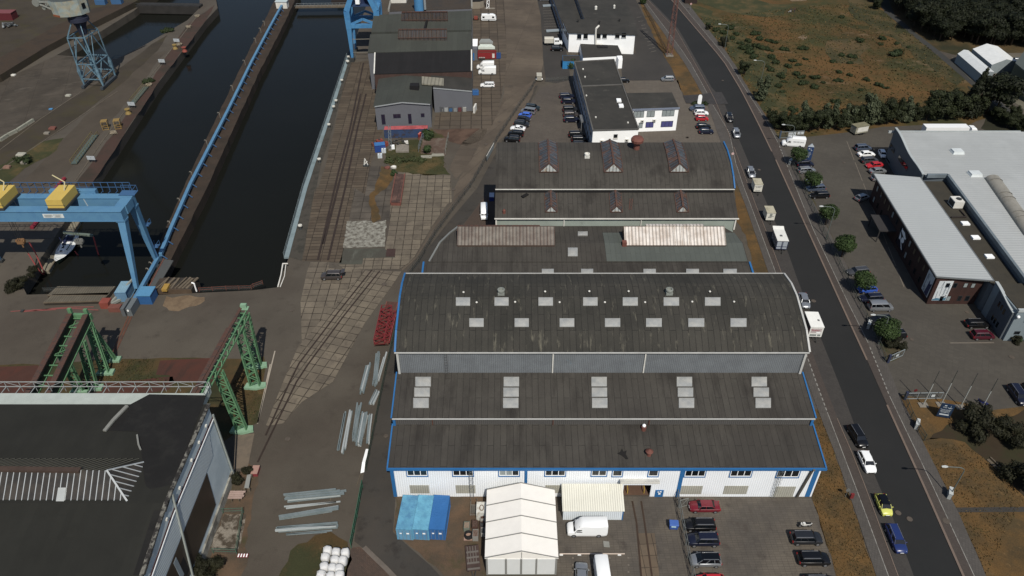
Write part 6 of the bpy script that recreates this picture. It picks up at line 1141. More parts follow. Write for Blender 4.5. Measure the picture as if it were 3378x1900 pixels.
m=MB(); m.beam(lo[3].lerp(lo[4],.3)+hx*.1+V(0,0,2.4),lo[3].lerp(lo[4],.7)+hx*.1+V(0,0,2.4),.15,1.6); m.build('window',glass,mh)
m=MB(); m.beam(lo[0]-hx*.05+V(0,0,.3),lo[1]+V(0,-.05,.3),.2,.6); m.build('rust_skirt',mk('rust_orange',(124,70,40),.85,0,.3,1),mh)
m=MB()
for v in(-1.2,1.2):
 m.beam(hp(-5,v,3.6),hp(-11,v,3.4),.4); m.beam(hp(-5,v,.6),hp(-11,v,3.2),.35); m.beam(hp(-8,v,1.9),hp(-8,v,3.5),.25)
m.build('counter_jib',flat('pale_old_steel',(124,126,120),.7),hc); m=MB(); m.tube(hp(-11,-1.6,3.2),hp(-11,1.6,3.2),1.1,None,12).tube(hp(-9.3,-1.0,1.6),hp(-9.3,1.0,1.6),.6,None,10); m.build('counterweight',flat('pale_old_steel2',(112,114,108),.7),hc)
m=MB()
for v in(-.9,.9): m.beam(hp(1,v,4.6),hp(10,v*.6,24),.45); m.beam(hp(-3,v,4.6),hp(-2,v,15),.35); m.beam(hp(-2,v,15),hp(6,v*.7,16),.25)
for i in range(8): t=i/8; m.beam(hp(1+9*t,-.9+.3*t,4.6+19.4*t),hp(1+9*(t+.12),.9-.3*t,4.6+19.4*(t+.12)),.18)
m.build('jib',ob,hc)
bc=thing('quay_crane','bright blue portal crane with kinked box legs straddling the quay tracks','crane',(-51,252,0)); bb=mk('bright_crane_blue',(66,126,170),.45,0,.1,.4,(54,110,156),fine=.05)
dq=(qb-qa); dq.z=0; dq.normalize(); lx=V(dq.y,-dq.x,0)
f0=V(-55.0,254.5,0)
def leg(f,inn,nm='leg'):
 m=MB(); tbeam(m,f+V(0,0,1.2),f+V(0,0,11)+inn*.2,.8,.9,1.6,1.3); tbeam(m,f+V(0,0,11)+inn*.2,f+V(0,0,17)+inn*.1,1.7,1.4,1.9,1.5); tbeam(m,f+V(0,0,17)+inn*.1,f+inn*3.2+V(0,0,24),1.9,1.5,1.3,1.2); l=m.build(nm,bb,bc); m=MB(); m.box(f.x-.7,f.x+.7,f.y-1.4,f.y+1.4,.1,1.3); m.build('bogie',dgrey,l); return l
rt=lx*10.0
for s in(0,1):
 p=f0+dq*8.5*s; leg(p,lx); leg(p+rt,-lx)
m=MB();
for s in(0,1):
 p=f0+dq*8.5*s; m.beam(p+V(0,0,12)+lx*.4,p+rt+V(0,0,12)-lx*.4,1.1,1.3); m.beam(p+V(0,0,12.4)+lx*.6,p+rt*.5+V(0,0,14.2),.6,.7); m.beam(p+rt*.5+V(0,0,14.2),p+rt+V(0,0,12.4)-lx*.6,.6,.7)
for k in(0,1): m.beam(f0+rt*k+V(0,0,16.5),f0+rt*k+dq*8.5+V(0,0,16.5),1.2,1.3); m.beam(f0+rt*k+V(0,0,6),f0+rt*k+dq*8.5+V(0,0,11),.4)
m.build('portal_beam',bb,bc)
m=MB(); m.slab([f0+lx*1.5+V(0,0,18.6),f0+rt-lx*1.5+V(0,0,18.6),f0+rt-lx*1.5+dq*8.5+V(0,0,18.6),f0+lx*1.5+dq*8.5+V(0,0,18.6)],.3); m.build('platform',flat('platform_navy',(38,56,86),.6),bc)
c=f0+rt*.5+dq*4.2; m=MB(); m.lathe((c.x,c.y,18.6),[(2.2,0),(2.2,2),(2.8,2.2),(2.8,3)],16); m.build('slewing_column',flat('navy_column',(32,44,74),.5),bc,ang=40)
m=MB(); m.box(c.x-2.6,c.x+2.6,c.y-3,c.y+5,21.8,26); m.build('machinery_house',bb,bc)
m=MB(); m.box(c.x-1.4,c.x-.1,c.y-4.6,c.y-3.01,19.2,20.6); m.build('driver_cab',white,bc)
m=MB();
for z in(3.0,7.5): m.beam(f0+V(0,0,z)+lx*.5,f0+rt+V(0,0,z),.15,.15)
m.build('tie_rod',flat('tie_grey',(120,116,106),.6),bc)
ladder(bc,f0+lx*.9+V(0,-.2,.6),f0+lx*1.1+V(0,-.2,10),.5,grey)
o=thing('lattice_mast','tall slender red-brown lattice mast on the dry verge by the road','mast',P('C',1148,415)); b=P('C',1148,415); rb=flat('mast_red_brown',(98,66,58),.7); m=MB()
for sx in(-1,1):
 for sy in(-1,1): m.beam(b+V(sx*.9,sy*.9,.4),b+V(sx*.35,sy*.35,34),.16)
for i in range(26):
 z0,z1=.5+i*1.3,.5+(i+1)*1.3; w0,w1=.9-.55*z0/34,.9-.55*z1/34; s=1 if i%2 else -1
 for sy in(-1,1): m.beam(b+V(s*w0,sy*w0,z0),b+V(-s*w1,sy*w1,z1),.09); m.beam(b+V(sy*w0,s*w0,z0),b+V(sy*w1,-s*w1,z1),.09)
m.build('lattice',rb,o); MB().box(b.x-1.3,b.x+1.3,b.y-1.3,b.y+1.3,0,.4).build('base',conc,o)
tyre=flat('tyre_black',(20,20,20),.85); rim=flat('alloy_rim',(150,152,156),.35,.6); cglass=flat('car_glass',(14,18,22),.06,0,.1,spec=.7); lampw=flat('headlamp_glass',(210,214,216),.15,0,.03,spec=.7); lampr=flat('tail_lamp',(140,18,20),.3); plastic=flat('black_plastic',(26,27,28),.7)
def paintm(name,rgb,rough=.3,metal=0.0): return mk('paint_'+name,rgb,rough,metal,.02,.5,spec=.55,fine=.01)
PC_={k:paintm(k,*v) for k,v in dict(black=((16,16,18),),navy=((22,26,44),),dark=((34,36,40),),grey=((74,76,80),.3,.4),silver=((150,154,158),.3,.6),white=((226,228,228),),red=((168,22,34),),darkred=((104,16,32),),blue=((44,82,168),),midblue=((58,102,196),),darkblue=((30,46,96),),greyblue=((88,100,120),.3,.5),lime=((188,190,78),.35),teal=((30,40,44),),maroon=((70,18,32),),greybrown=((84,78,76),.3,.5),beige=((150,146,134),.5)).items()}
SPEC=dict( # length, width, height, hood height, bonnet length, rear shape, stations
hatch=(4.0,1.72,1.46,.92,.95,'h'),small=(3.6,1.62,1.48,.95,.75,'h'),sedan=(4.65,1.78,1.42,.92,1.15,'s'),coupe=(4.4,1.8,1.34,.88,1.15,'c'),estate=(4.7,1.8,1.48,.94,1.1,'e'),suv=(4.55,1.86,1.66,1.04,1.0,'e'),mpv=(4.35,1.8,1.66,1.0,.75,'e'),minibus=(4.85,1.9,1.95,1.1,.75,'v'),van=(5.9,2.02,2.65,1.2,.95,'v'))
PROTO={}
def carparts(ty):
 L,W,H,hh,bl,rs=SPEC[ty]; h=W/2; gz=.2; belt=hh+.02; P_={}
 def ring(x,w,zl,zt,crown=.05,tuck=.9): return [(x,-w*tuck,zl),(x,-w,zl+.18),(x,-w,(zl+zt)/2+.05),(x,-w*.97,zt-.06),(x,-w*.86,zt),(x,0,zt+crown),(x,w*.86,zt),(x,w*.97,zt-.06),(x,w,(zl+zt)/2+.05),(x,w,zl+.18),(x,w*tuck,zl)]
 f=L/2; r=-L/2; ws=f-bl            # windscreen base
 rear={'h':r+.12,'s':r+.72,'c':r+.55,'e':r+.1,'v':r+.05}[rs]; tail=belt if rs!='s' else belt+.02
 st=[(f,.70*h,.34,hh-.38),(f-.06,.86*h,.27,hh-.24),(f-.28,.95*h,.22,hh-.1),(f-.6,h,.2,hh-.04),(ws,h,.2,belt),(0,h,.2,belt+.01),(rear+.4,h,.2,belt+.02),(r+.45,.99*h,.22,tail),(r+.12,.95*h,.26,tail-.03),(r,.86*h,.34,tail-.16)]
 m=MB(); m.loft([ring(*s) for s in st]); P_['body']=(m,'paint',35)
 rl=ws-(.55 if rs!='v' else .62);
 if ty in('minibus','mpv'): rl=ws-.72
 if ty=='van': rl=ws-.75
 rt={'h':rear+.5,'s':rear+.55,'c':rear+1.1,'e':rear+.32,'v':r+.1}[rs]; cw=h*.9; rw=h*.72 if rs!='v' else h*.86
 def gr(x,wb,wt,zt): return [(x,-wb,belt-.02),(x,-wt,zt),(x,wt,zt),(x,wb,belt-.02)]
 G0=[(ws-.02,-cw,belt-.02),(ws-.02,cw,belt-.02),(rear,cw,belt-.02),(rear,-cw,belt-.02)]; zr=H-.06; T0=[(rl,-rw,zr-.03),(rl,rw,zr-.03),(rt,rw,zr-.02),(rt,-rw,zr-.02)]
 mid=(rl+rt)/2; m=MB()
 vs=[G0[0],G0[1],G0[2],G0[3],T0[0],T0[1],T0[2],T0[3]]
 if ty!='van': m.add(vs,[(0,1,5,4),(1,2,6,5),(2,3,7,6),(3,0,4,7),(4,5,6,7)]); P_['windows']=(m,'glass',None)
 m=MB(); n=6; ro=[]
 for i in range(n+1):
  t=i/n; x=rl+.04+(rt-.04-rl-.04)*t; z=zr+.005+.05*math.sin(math.pi*min(1,max(0,.15+.7*t))); w_=rw*(.98+.04*math.sin(math.pi*t)); ro.append([(x,-w_,z-.05),(x,-w_*.9,z+.02),(x,0,z+.05),(x,w_*.9,z+.02),(x,w_,z-.05),(x,0,z-.06)])
 if ty!='van': m.loft(ro); P_['roof']=(m,'paint',40)
 m=MB();
 def pil(t0,t1,w_):
  for s in(-1,1): a=Vector((t0[0],s*cw*1.005,belt-.01)); b=Vector((t1[0],s*rw*1.02,zr)); m.beam(a,b,w_,.05,(0,1,0))
 if ty!='van':
  pil((ws-.03,),(rl,),.09); pil((ws-1.25 if bl<1.2 else ws-1.35,),((rl+rt)/2+.15,),.08); pil((rear+.02,),(rt,),.16)
  if rs in('e','v') : pil((rear+.95,),(rt+.75,),.1)
  P_['window_frame']=(m,'paint',None)
 if ty=='van':
  m=MB(); S=[(ws-.0,h*.9,belt-.02),(ws-.42,h*.9,belt+.62),(ws-.95,h*.92,H-.25),(ws-1.35,h*.93,H-.04),(r+.12,h*.93,H),(r,h*.9,H-.06)]
  def vr(x,w_,zt): zt=max(zt,belt+.02); return [(x,-h*.985,belt-.25),(x,-h*.985,min(belt+.3,zt-.01)),(x,-w_,zt-.12 if zt>belt+.3 else zt-.005),(x,-w_*.85,zt),(x,0,zt+.03),(x,w_*.85,zt),(x,w_,zt-.12 if zt>belt+.3 else zt-.005),(x,h*.985,min(belt+.3,zt-.01)),(x,h*.985,belt-.25)]
  m.loft([vr(*s) for s in S]); P_['cargo_body']=(m,'paint',40)
  m=MB(); m.add([(ws+.02,-h*.82,belt+.05),(ws+.02,h*.82,belt+.05),(ws-.85,h*.78,H-.42),(ws-.85,-h*.78,H-.42)],[(0,1,2,3)]); m.add([(ws-.0+.05,-h*.82,belt+.02),(ws+.05,h*.82,belt+.02),(ws-.8,h*.78,H-.4),(ws-.8,-h*.78,H-.4)],[(0,1,2,3)]); P_['windscreen']=(m,'glass',None)
  m=MB()
  for s in(-1,1): m.add([(ws-.15,s*(h*.995),belt+.02),(ws-.5,s*(h*.965),belt+.6),(ws-1.15,s*(h*.965),belt+.62),(ws-1.2,s*(h*.995),belt+.02)],[(0,1,2,3)])
  P_['side_window']=(m,'glass',None)
 for s in(-1,1):
  m=MB(); m.ball((f-.22,s*h*.66,hh-.26),.2,8,5,sx=.75,sy=1.0,sz=.5); P_['headlight%d'%s]=(m,'lampw',None)
  m=MB(); zt2=tail-.22 if rs!='v' else 1.2; m.box(r-.015,r+.16,s*h*.78-.13,s*h*.78+.13,zt2-.18,zt2+.14); P_['tail_light%d'%s]=(m,'lampr',None)
  m=MB(); m.ball((ws-.32,s*(h+.1),belt+.1),.13,6,4,sx=.6,sz=.8); P_['mirror%d'%s]=(m,'paint',None)
 m=MB(); m.box(f-.045,f+.012,-h*.55,h*.55,.3,.46).box(r-.012,r+.05,-h*.6,h*.6,.3,.42); P_['bumper']=(m,'plastic',None)
 m=MB(); m.box(f-.05,f+.02,-.26,.26,.48,.58); P_['number_plate']=(m,'white',None)
 if ty in('suv','estate','mpv'):
  m=MB()
  for s in(-1,1): m.beam((rl-.15,s*rw*.88,H+.03),(rt+.1,s*rw*.88,H+.03),.05,.06)
  P_['roof_rail']=(m,'rim',None)
 R_=.31 if ty!='van' else .36
 if ty=='suv': R_=.35
 wx=(f-.82,r+.78) if ty!='van' else (f-.95,r+1.25)
 for i,x in enumerate(wx):
  for s in(-1,1):
   m=MB(); m.tube((x,s*(h-.2),R_),(x,s*(h+.015),R_),R_,None,14); k=MB(); k.tube((x,s*(h-.03),R_),(x,s*(h+.03),R_),R_*.62,None,10); P_['wheel%d%d'%(i,s)]=(m,'tyre',(k,))
 return P_
MM=dict(glass=cglass,lampw=lampw,lampr=lampr,plastic=plastic,white=white,tyre=tyre,rim=rim)
DM={}
def cardata(ty):
 if ty in DM: return DM[ty]
 D=[]
 for k,(m,mt,ex) in carparts(ty).items():
  nm=k.rstrip('-10').rstrip('0123456789-'); me=m.data('car_'+nm,MM.get(mt,PC_['white']))
  if isinstance(ex,(int,float)): me.polygons.foreach_set('use_smooth',[True]*len(me.polygons)); me.set_sharp_from_angle(angle=R(ex))
  D.append((nm,me,mt,ex[0].data('car_rim',rim) if isinstance(ex,tuple) else None))
 DM[ty]=D; return D
def vehicle(name,ty,col,label,cat,loc,rz,group=None,sc=1.0,roofmat=None):
 t=thing(name,label,cat,loc,rz,group); t.scale=(sc,)*3; WM[t.name]=WM[t.name]@Matrix.Scale(sc,4)
 for nm,me,mt,rm in cardata(ty):
  o=bpy.data.objects.new(nm,me); COL.objects.link(o); o.parent=t
  if mt=='paint':
   o.material_slots[0].link='OBJECT'; o.material_slots[0].material=PC_[col] if not (roofmat and nm=='roof') else roofmat
  if rm: k=bpy.data.objects.new('rim',rm); COL.objects.link(k); k.parent=o
 return t
def car(ty,col,label,t,a,b,off=None,group=None,cat='car',name=None,roofmat=None,sc=1.0,face=1):
 pa,pb=P(t,*a),P(t,*b); d=(pb-pa); d.z=0; yaw=math.atan2(d.y,d.x); W=SPEC[ty][1]*sc
 n=Vector((-d.y,d.x,0)).normalized()
 if n.y<0: n=-n
 o=n*(W/2 if off is None else off); c=(pa+pb)/2+o
 return vehicle(name or {'van':'panel_van','minibus':'minibus'}.get(ty,'parked_car'),ty,col,label,cat,(c.x,c.y,.06),yaw,group,sc,roofmat)
blackroof=flat('black_glass_roof',(12,13,15),.08,spec=.6)
gF='cars in the front car park'
car('sedan','darkred','dark red saloon parked under the white facade','K',(1530,985),(1300,985),group=gF)
car('estate','black','long black estate car below the red saloon','K',(1498,1125),(1262,1125),group=gF)
car('suv','navy','blue-black crossover third in the row by the mesh fence','K',(1518,1240),(1295,1240),group=gF)
car('mpv','silver','silver people carrier with black glass roof in the front car park','K',(1540,1393),(1308,1393),group=gF,roofmat=blackroof)
car('hatch','red','bright red hatchback cut by the bottom edge of the picture','K',(1570,1548),(1345,1548),group=gF)
car('suv','dark','charcoal crossover nearest the motorcycle','M',(195,1228),(415,1228),group=gF)
car('suv','black','black car below the charcoal one on the right of the front car park','M',(250,1385),(470,1385),group=gF)
car('estate','dark','dark grey car cut by the bottom edge on the right of the car park','M',(305,1560),(530,1560),group=gF)
vehicle('panel_van','van','white','white high-roofed van with its nose to the tent, below the ribbed shed','van',P('K',532,1120)+V(0,0,.05),R(180))
car('sedan','silver','silver car with sunroof parked nose to the pole between van and tent','K',(492,1640),(492,1318),off=0,roofmat=None)
o=vehicle('panel_van','van','white','white van with plain long roof parked tail-in beside the silver car','van',V(P('K',645,1285,2.55).x,P('K',645,1285,2.55).y-3.05,.05),R(-88))
vehicle('panel_van','van','white','white van parked alone left of the north hall, nose to the camera','van',P('F',1728,225)+V(-1.2,1.2,.05),R(-88),None,.84)
tg=car('suv','greybrown','grey-brown crossover with its tailgate and a door open on the slab yard','F',(622,692),(478,694))
m=MB(); m.slab([(-2.1,-.7,1.75),(-2.1,.7,1.75),(-3.0,.65,2.0),(-3.0,-.65,2.0)],.08); m.build('tailgate',PC_['greybrown'],tg,local=True); m=MB(); m.slab([(.9,-.95,1.0),(.35,-1.75,1.0),(.35,-1.75,.95),(.9,-.95,.95)],.6); m.build('door',PC_['greybrown'],tg,local=True)
gB='cars parked along the road'
car('suv','black','black car parked just before the white one in the roadside bay','M',(648,385),(700,470),off=0,group=gB)
car('hatch','white','white hatchback in the roadside bay','M',(715,560),(768,672),off=0,group=gB,sc=1.06)
car('small','lime','lime green small car with black sunroof in the bay','M',(845,890),(885,985),off=0,group=gB,roofmat=blackroof,sc=1.05)
car('estate','darkblue','dark blue estate car nearest the camera in the roadside bay','M',(930,1120),(990,1260),off=0,group=gB)
car('sedan','silver','silver saloon with sunroof half hidden by the hall roof edge','c',(608,930),(655,1082),off=0,group=gB)
car('mpv','silver','silver car right behind the small text trailer','C',(1742,1275),(1768,1340),off=0,group=gB)
car('mpv','silver','silver people carrier with dark sunroof in the upper bay','V',(1245,760),(1290,890),off=0,group=gB)
car('suv','black','black off-roader farthest up the roadside bay','V',(1115,470),(1165,600),off=0,group=gB)
gV='cars beside the east wing'
car('suv','greyblue','grey-blue crossover below the rounded white sign','V',(700,383),(425,383),group=gV)
car('hatch','white','white hatchback beside the red one near the east wing','V',(495,465),(780,465),group=gV,sc=1.05)
car('small','red','small red hatchback between white and black cars near the east wing','V',(530,565),(768,565),group=gV,sc=1.04)
car('hatch','black','black hatchback below the small red one','V',(550,715),(808,715),group=gV,sc=1.05)
car('hatch','navy','navy hatchback lowest of the five near the east wing','V',(595,806),(862,806),group=gV,sc=1.05)
car('mpv','silver','silver compact car alone on the asphalt lot','C',(1185,612),(1092,612),sc=.95)
car('hatch','black','black car half hidden behind the long office block','C',(770,622),(846,622))
gL='cars in the office car park'
car('suv','teal','dark teal car highest in the left row of the office car park','U',(455,690),(690,712),group=gL)
car('minibus','silver','pale silver box-shaped van beside the blue hatchback','U',(618,792),(338,752),group=gL,sc=.93,name='parked_car')
car('hatch','midblue','bright blue hatchback in the left row','U',(545,858),(295,830),group=gL,sc=.97)
car('hatch','dark','dark hatchback below the bright blue one','U',(285,915),(505,938),group=gL)
car('suv','dark','large charcoal off-roader in the middle of the left row','U',(188,1010),(515,1050),group=gL)
car('coupe','white','white sports coupe in the left row','U',(420,1125),(140,1098),group=gL)
car('suv','black','black crossover just below the white coupe','U',(408,1243),(70,1212),group=gL)
car('suv','black','black estate lowest in the left row, touching the hall roof edge','U',(330,1348),(8,1325),group=gL)
car('estate','navy','navy estate farthest up the right row of the office car park','U',(1120,470),(1420,462),group=gL)
car('hatch','navy','navy hatchback second in the right row','U',(1158,570),(1445,570),group=gL,sc=1.1)
car('suv','dark','charcoal wagon third in the right row','U',(1190,742),(1490,735),group=gL)
car('estate','greybrown','dark wagon with bright chrome waistline in the right row','U',(1200,842),(1515,835),group=gL)
car('hatch','navy','navy hatchback fifth in the right row','U',(1205,945),(1520,940),group=gL,sc=1.14)
car('suv','black','black crossover beside the facade near the hall','U',(1298,1250),(1635,1245),group=gL)
car('suv','black','black car in front of the hall skylight, right row','U',(1362,1348),(1690,1345),group=gL)
car('estate','dark','dark car almost hidden by the hall roof, lowest in the right row','U',(1385,1440),(1700,1440),group=gL)
car('estate','white','white estate car alone on the slab forecourt','T',(415,1043),(200,1043))
o=car('van','white','white van parked behind another, with blue mark on its side','T',(418,775),(135,775),cat='van'); m=MB(); m.add([(.3,-1.03,1.6),(-.3,-1.03,1.5),(-.1,-1.03,1.95),(.35,-1.03,1.9)],[(0,1,2,3)]) ; m.build('emblem',navy,o,local=True)
car('van','white','plain white van in front of the other one by the red skip','T',(440,852),(166,852),cat='van')
car('suv','black','black car beside the white flatbed truck','C',(265,385),(358,385),sc=.97)
car('estate','silver','silver car at the top edge of the marked bays','C',(160,10),(275,10))
o=thing('crew_cab_truck','white crew-cab truck with a grey tarpaulin body','truck',P('C',283,342)+V(0,1,.05));
m=MB(); m.box(-3.2,.2,-1.05,1.05,.75,.95); m.build('chassis',dgrey,o,local=True); m=MB(); m.loft([[(x,-1.05,.95),(x,1.05,.95),(x,1.05,2.5),(x,.6,2.75),(x,-.6,2.75),(x,-1.05,2.5)] for x in(-3.2,.1)]); m.build('tarpaulin',flat('pale_tarp',(184,180,168),.7),o,local=True)
m=MB(); m.loft([[(x,-w_,.45),(x,w_,.45),(x,w_,z*.6+.2),(x,w_*.86,z),(x,-w_*.86,z),(x,-w_,z*.6+.2)] for x,w_,z in((.3,.98,2.15),(2.0,.98,2.2),(2.6,.97,1.35),(3.25,.9,1.15),(3.35,.8,.9))]); cb=m.build('cab',PC_['white'],o,local=True,ang=35); m=MB()
for s in(-1,1):
 for x0 in(.6,1.4): m.box(x0,x0+.65,s*.985-.01,s*.985+.01,1.4,1.95)
m.add([(2.05,-.82,2.16),(2.05,.82,2.16),(2.62,.88,1.42),(2.62,-.88,1.42)],[(0,1,2,3)]); m.build('window',cglass,cb,local=True)
for x in(2.5,-2.1):
 for s in(-1,1): MB().tube((x,s*.75,.36),(x,s*1.0,.36),.36,None,14).build('wheel',tyre,o,local=True)
p=P('Y',600,1330,2.5); o=thing('articulated_lorry','white lorry with a long box body standing behind the white-roofed showroom','lorry',(p.x,p.y+2,.06)); m=MB(); m.box(-7,5.2,-1.25,1.25,1.0,3.1); m.build('box_body',PC_['white'],o,local=True); m=MB(); m.loft([[(x,-1.2,.6),(x,1.2,.6),(x,1.2,z-.2),(x,1.0,z),(x,-1.0,z),(x,-1.2,z-.2)] for x,z in((6.0,2.8),(7.4,2.7),(8.0,1.9),(8.3,1.4))]); m.build('cab',PC_['white'],o,local=True); MB().box(5.25,5.95,-.9,.9,.6,1.2).build('chassis',dgrey,o,local=True)
for x in(-5.5,-4.2,6.9):
 for s in(-1,1): MB().tube((x,s*.9,.5),(x,s*1.22,.5),.5,None,12).build('wheel',tyre,o,local=True)
gT='cars along the tree row'; gS='cars beside the showroom wall'
o=car('van','white','white van with grey lettering parked across the entrance by the mesh gate','W',(528,432),(205,408),cat='van',sc=1.03);
ow=WM[o.name]; text('VERMIETUNG','lettering',flat('grey_letter',(70,78,86),.6),o,ow@V(-1.1,1.0,1.6),ow.to_3x3().normalized().to_4x4()@Matrix.Rotation(R(180),4,'Z')@FRONT,.5)
car('suv','navy','navy crossover with bright roof rail, first below the pylon sign','W',(445,748),(690,740),group=gT)
car('estate','silver','silver wagon peeping out above the second round tree','W',(460,850),(735,832),group=gT)
car('hatch','white','white car almost hidden behind the second round tree','W',(600,1015),(830,1005),group=gT)
car('estate','greyblue','grey-blue estate with three side windows right below the second tree','W',(885,1120),(600,1140),group=gT)
car('estate','black','black estate lowest of the upper tree row','W',(955,1238),(648,1250),group=gT)
car('suv','greyblue','grey wagon first in the showroom row','W',(1350,492),(1640,478),group=gS)
car('sedan','white','white saloon with dark rear window in the showroom row','W',(1405,590),(1690,572),group=gS)
car('estate','grey','grey wagon with bright side line between white and red cars','W',(1455,690),(1745,668),group=gS)
car('sedan','red','red car in the showroom row','W',(1830,745),(1535,772),group=gS)
car('sedan','silver','silver saloon below the red car','W',(1590,862),(1875,840),group=gS)
car('hatch','silver','silver car half hidden under the brick office roof corner','W',(1615,975),(1880,955),group=gS)
car('small','white','white car with black top squeezed against the showroom wall','W',(1760,520),(1800,595),off=0)
car('hatch','silver','silver hatchback in the shade of the brick office','W',(1395,1312),(1612,1240))
gU='cars along the lower tree row'
car('estate','grey','dark grey estate with roof rails above the third parked tree','H',(780,1150),(605,1165),group=gU)
car('hatch','blue','bright blue hatchback beside the lower tree','H',(828,1285),(695,1295),group=gU)
car('estate','navy','blue-black estate between blue hatchback and silver minibus','H',(868,1355),(712,1362),group=gU)
car('minibus','silver','silver minibus with many side windows by the tree row','H',(775,1427),(942,1425),group=gU)
car('estate','black','black car hidden behind the lowest round tree crown','L',(940,160),(770,170),group=gU)
car('suv','black','black car beside the lowest round tree, its tail showing','L',(1040,278),(880,288),group=gU)
car('estate','black','black estate in the shade of the slate-blue wing','X',(960,1070),(1400,1065))
car('mpv','maroon','dark maroon people carrier below the black estate','X',(1060,1268),(1470,1262))
car('suv','navy','navy off-roader parked diagonally at the right edge','Z',(1730,290),(1880,500),off=0,sc=1.03)
car('suv','black','black car behind the navy one at the right edge','Z',(1925,270),(2075,480),off=0)
car('hatch','silver','silver car behind the green house','Y',(1570,380),(1420,372))
car('suv','navy','dark car beside the silver one behind the green house','Y',(1680,375),(1545,370))
def trailer(label,t,a,b,W,L,z0,H,mat,topm,front=None,cat='trailer',name='box_trailer',tow=True):
 pa,pb=P(t,*a,z0),P(t,*b,z0); c=(pa+pb)/2; e=(cpt('LK',q(t,*a)[1]-40)-cpt('LK',q(t,*a)[1]+40)); e.z=0; yaw=math.atan2(-e.y,-e.x); o=thing(name,label,cat,(c.x,c.y,.06),yaw); W=(pb-pa).length if W is None else W
 m=MB(); m.box(-L,0,-W/2,W/2,z0,H); b_=m.build('body',mat,o,local=True); m=MB(); m.box(-L-.05,.08,-W/2-.06,W/2+.06,H+.003,H+.1); m.build('roof',topm,o,local=True)
 m=MB(); m.beam((0,-.4,z0-.1),(1.4,0,z0-.15),.08).beam((0,.4,z0-.1),(1.4,0,z0-.15),.08).tube((1.25,0,.05),(1.25,0,.6),.05); m.build('tow_bar',dgrey,o,local=True)
 for s in(-1,1): MB().tube((-L*.55,s*(W/2-.1),.33),(-L*.55,s*(W/2+.08),.33),.33,None,12).build('wheel',tyre,o,local=True)
 m=MB(); m.box(-L,0,-W/2+.1,W/2-.1,z0-.15,z0-.01); m.build('chassis',dgrey,o,local=True)
 return o,W
tb=mk('trailer_white',(200,198,186),.6,0,.1,.8,fine=.05); tbt=mk('trailer_roof_dirty',(170,164,142),.7,0,.15,1,(140,134,112),(.45,.62),1,fine=.08)
TR=lambda o:WM[o.name]
def tx(o,s,mat,x,y,z,size): return text(s,'lettering',mat,o,TR(o)@V(x,y,z),TR(o).to_3x3().normalized().to_4x4()@Matrix.Rotation(R(90),4,'Z')@FRONT,size)
o,w_=trailer('dirty white box trailer with grey lettering on its front, first below the silver car','C',(1785,1430),(1832,1433),2.0,3.1,.55,2.5,tb,tbt); tx(o,'Ihre Werbung',ink,.015,0,2.05,.3); tx(o,'auf Rädern',ink,.015,0,1.75,.28); m=MB(); m.box(.002,.012,-.6,.6,.75,.85); m.build('print',ink,o,local=True)
o,w_=trailer('dirty white box trailer with grey pictures on its front, second in the bay','c',(246,146),(318,148),2.0,3.1,.55,2.5,tb,tbt); m=MB(); m.box(.002,.012,-.3,.3,1.5,2.3).box(.002,.012,-.6,.2,1.2,1.45).box(.002,.012,.3,.7,1.45,1.6); m.build('print',flat('print_grey',(120,124,120),.6),o,local=True)
o,w_=trailer('white sales trailer with red lettering and grilles beside the arched roof','c',(685,1358),(806,1360),2.5,4.6,.5,2.9,flat('trailer_clean_white',(214,214,208),.5),flat('trailer_top_white',(220,220,214),.5)); tx(o,'Steier',flat('dark_crimson',(140,28,54),.5),.03,-.15,2.15,.7); m=MB(); m.box(.002,.02,-1.05,1.0,1.45,2.6); m.build('front_panel',flat('pale_rose_panel',(176,166,164),.4),o,local=True); m=MB(); m.box(.002,.02,-1.05,.2,.7,1.15).box(.002,.02,.4,1.0,.7,1.15); m.build('grille',flat('vent_grey',(120,126,124),.6),o,local=True); m=MB(); m.box(-4.4,-.2,-1.262,-1.252,.6,2.7); m.build('side_panel',flat('dark_side',(60,62,62),.5),o,local=True); m=MB(); m.box(-.7,-.02,-1.275,-1.265,.7,2.3); m.build('side_panel',flat('dark_crimson2',(110,22,44),.5),o,local=True); m=MB(); m.box(.021,.03,.05,.85,1.5,1.8); m.build('label_plate',white,o,local=True); MB().box(-2.2,-1.8,.5,.85,3.0,3.1).build('roof_vent',greyf,o,local=True)
o,w_=trailer('white-roofed glass trailer with dark blue frame standing on the road','c',(345,448),(450,450),2.4,4.6,.5,2.7,flat('trailer_pane',(150,158,166),.15,spec=.6),flat('trailer_top_white2',(206,206,200),.5)); m=MB()
for x in(-4.6,-3.45,-2.3,-1.15,.0):
 for s in(-1,1): m.beam((x,s*1.21,.5),(x,s*1.21,2.7),.1)
for s in(-1,1):
 for z in(.55,1.2,1.9,2.65): m.beam((-4.6,s*1.21,z),(0,s*1.21,z),.08)
for y in(-1.2,-.1,.1,1.2): m.beam((.02,y,.5),(.02,y,2.7),.1)
for z in(.55,1.2,2.65): m.beam((.02,-1.2,z),(.02,1.2,z),.1)
m.build('frame',flat('frame_navy',(34,40,72),.5),o,local=True); m=MB(); m.box(-2.2,-1.7,-.3,.2,2.8,2.95); m.build('roof_vent',greyf,o,local=True); m=MB(); m.slab([(-4.6,-1.25,2.8),(-4.6,1.25,2.8),(-5.6,1.25,3.1),(-5.6,-1.25,3.1)],.06); m.build('awning',MATS['trailer_top_white2'],o,local=True)
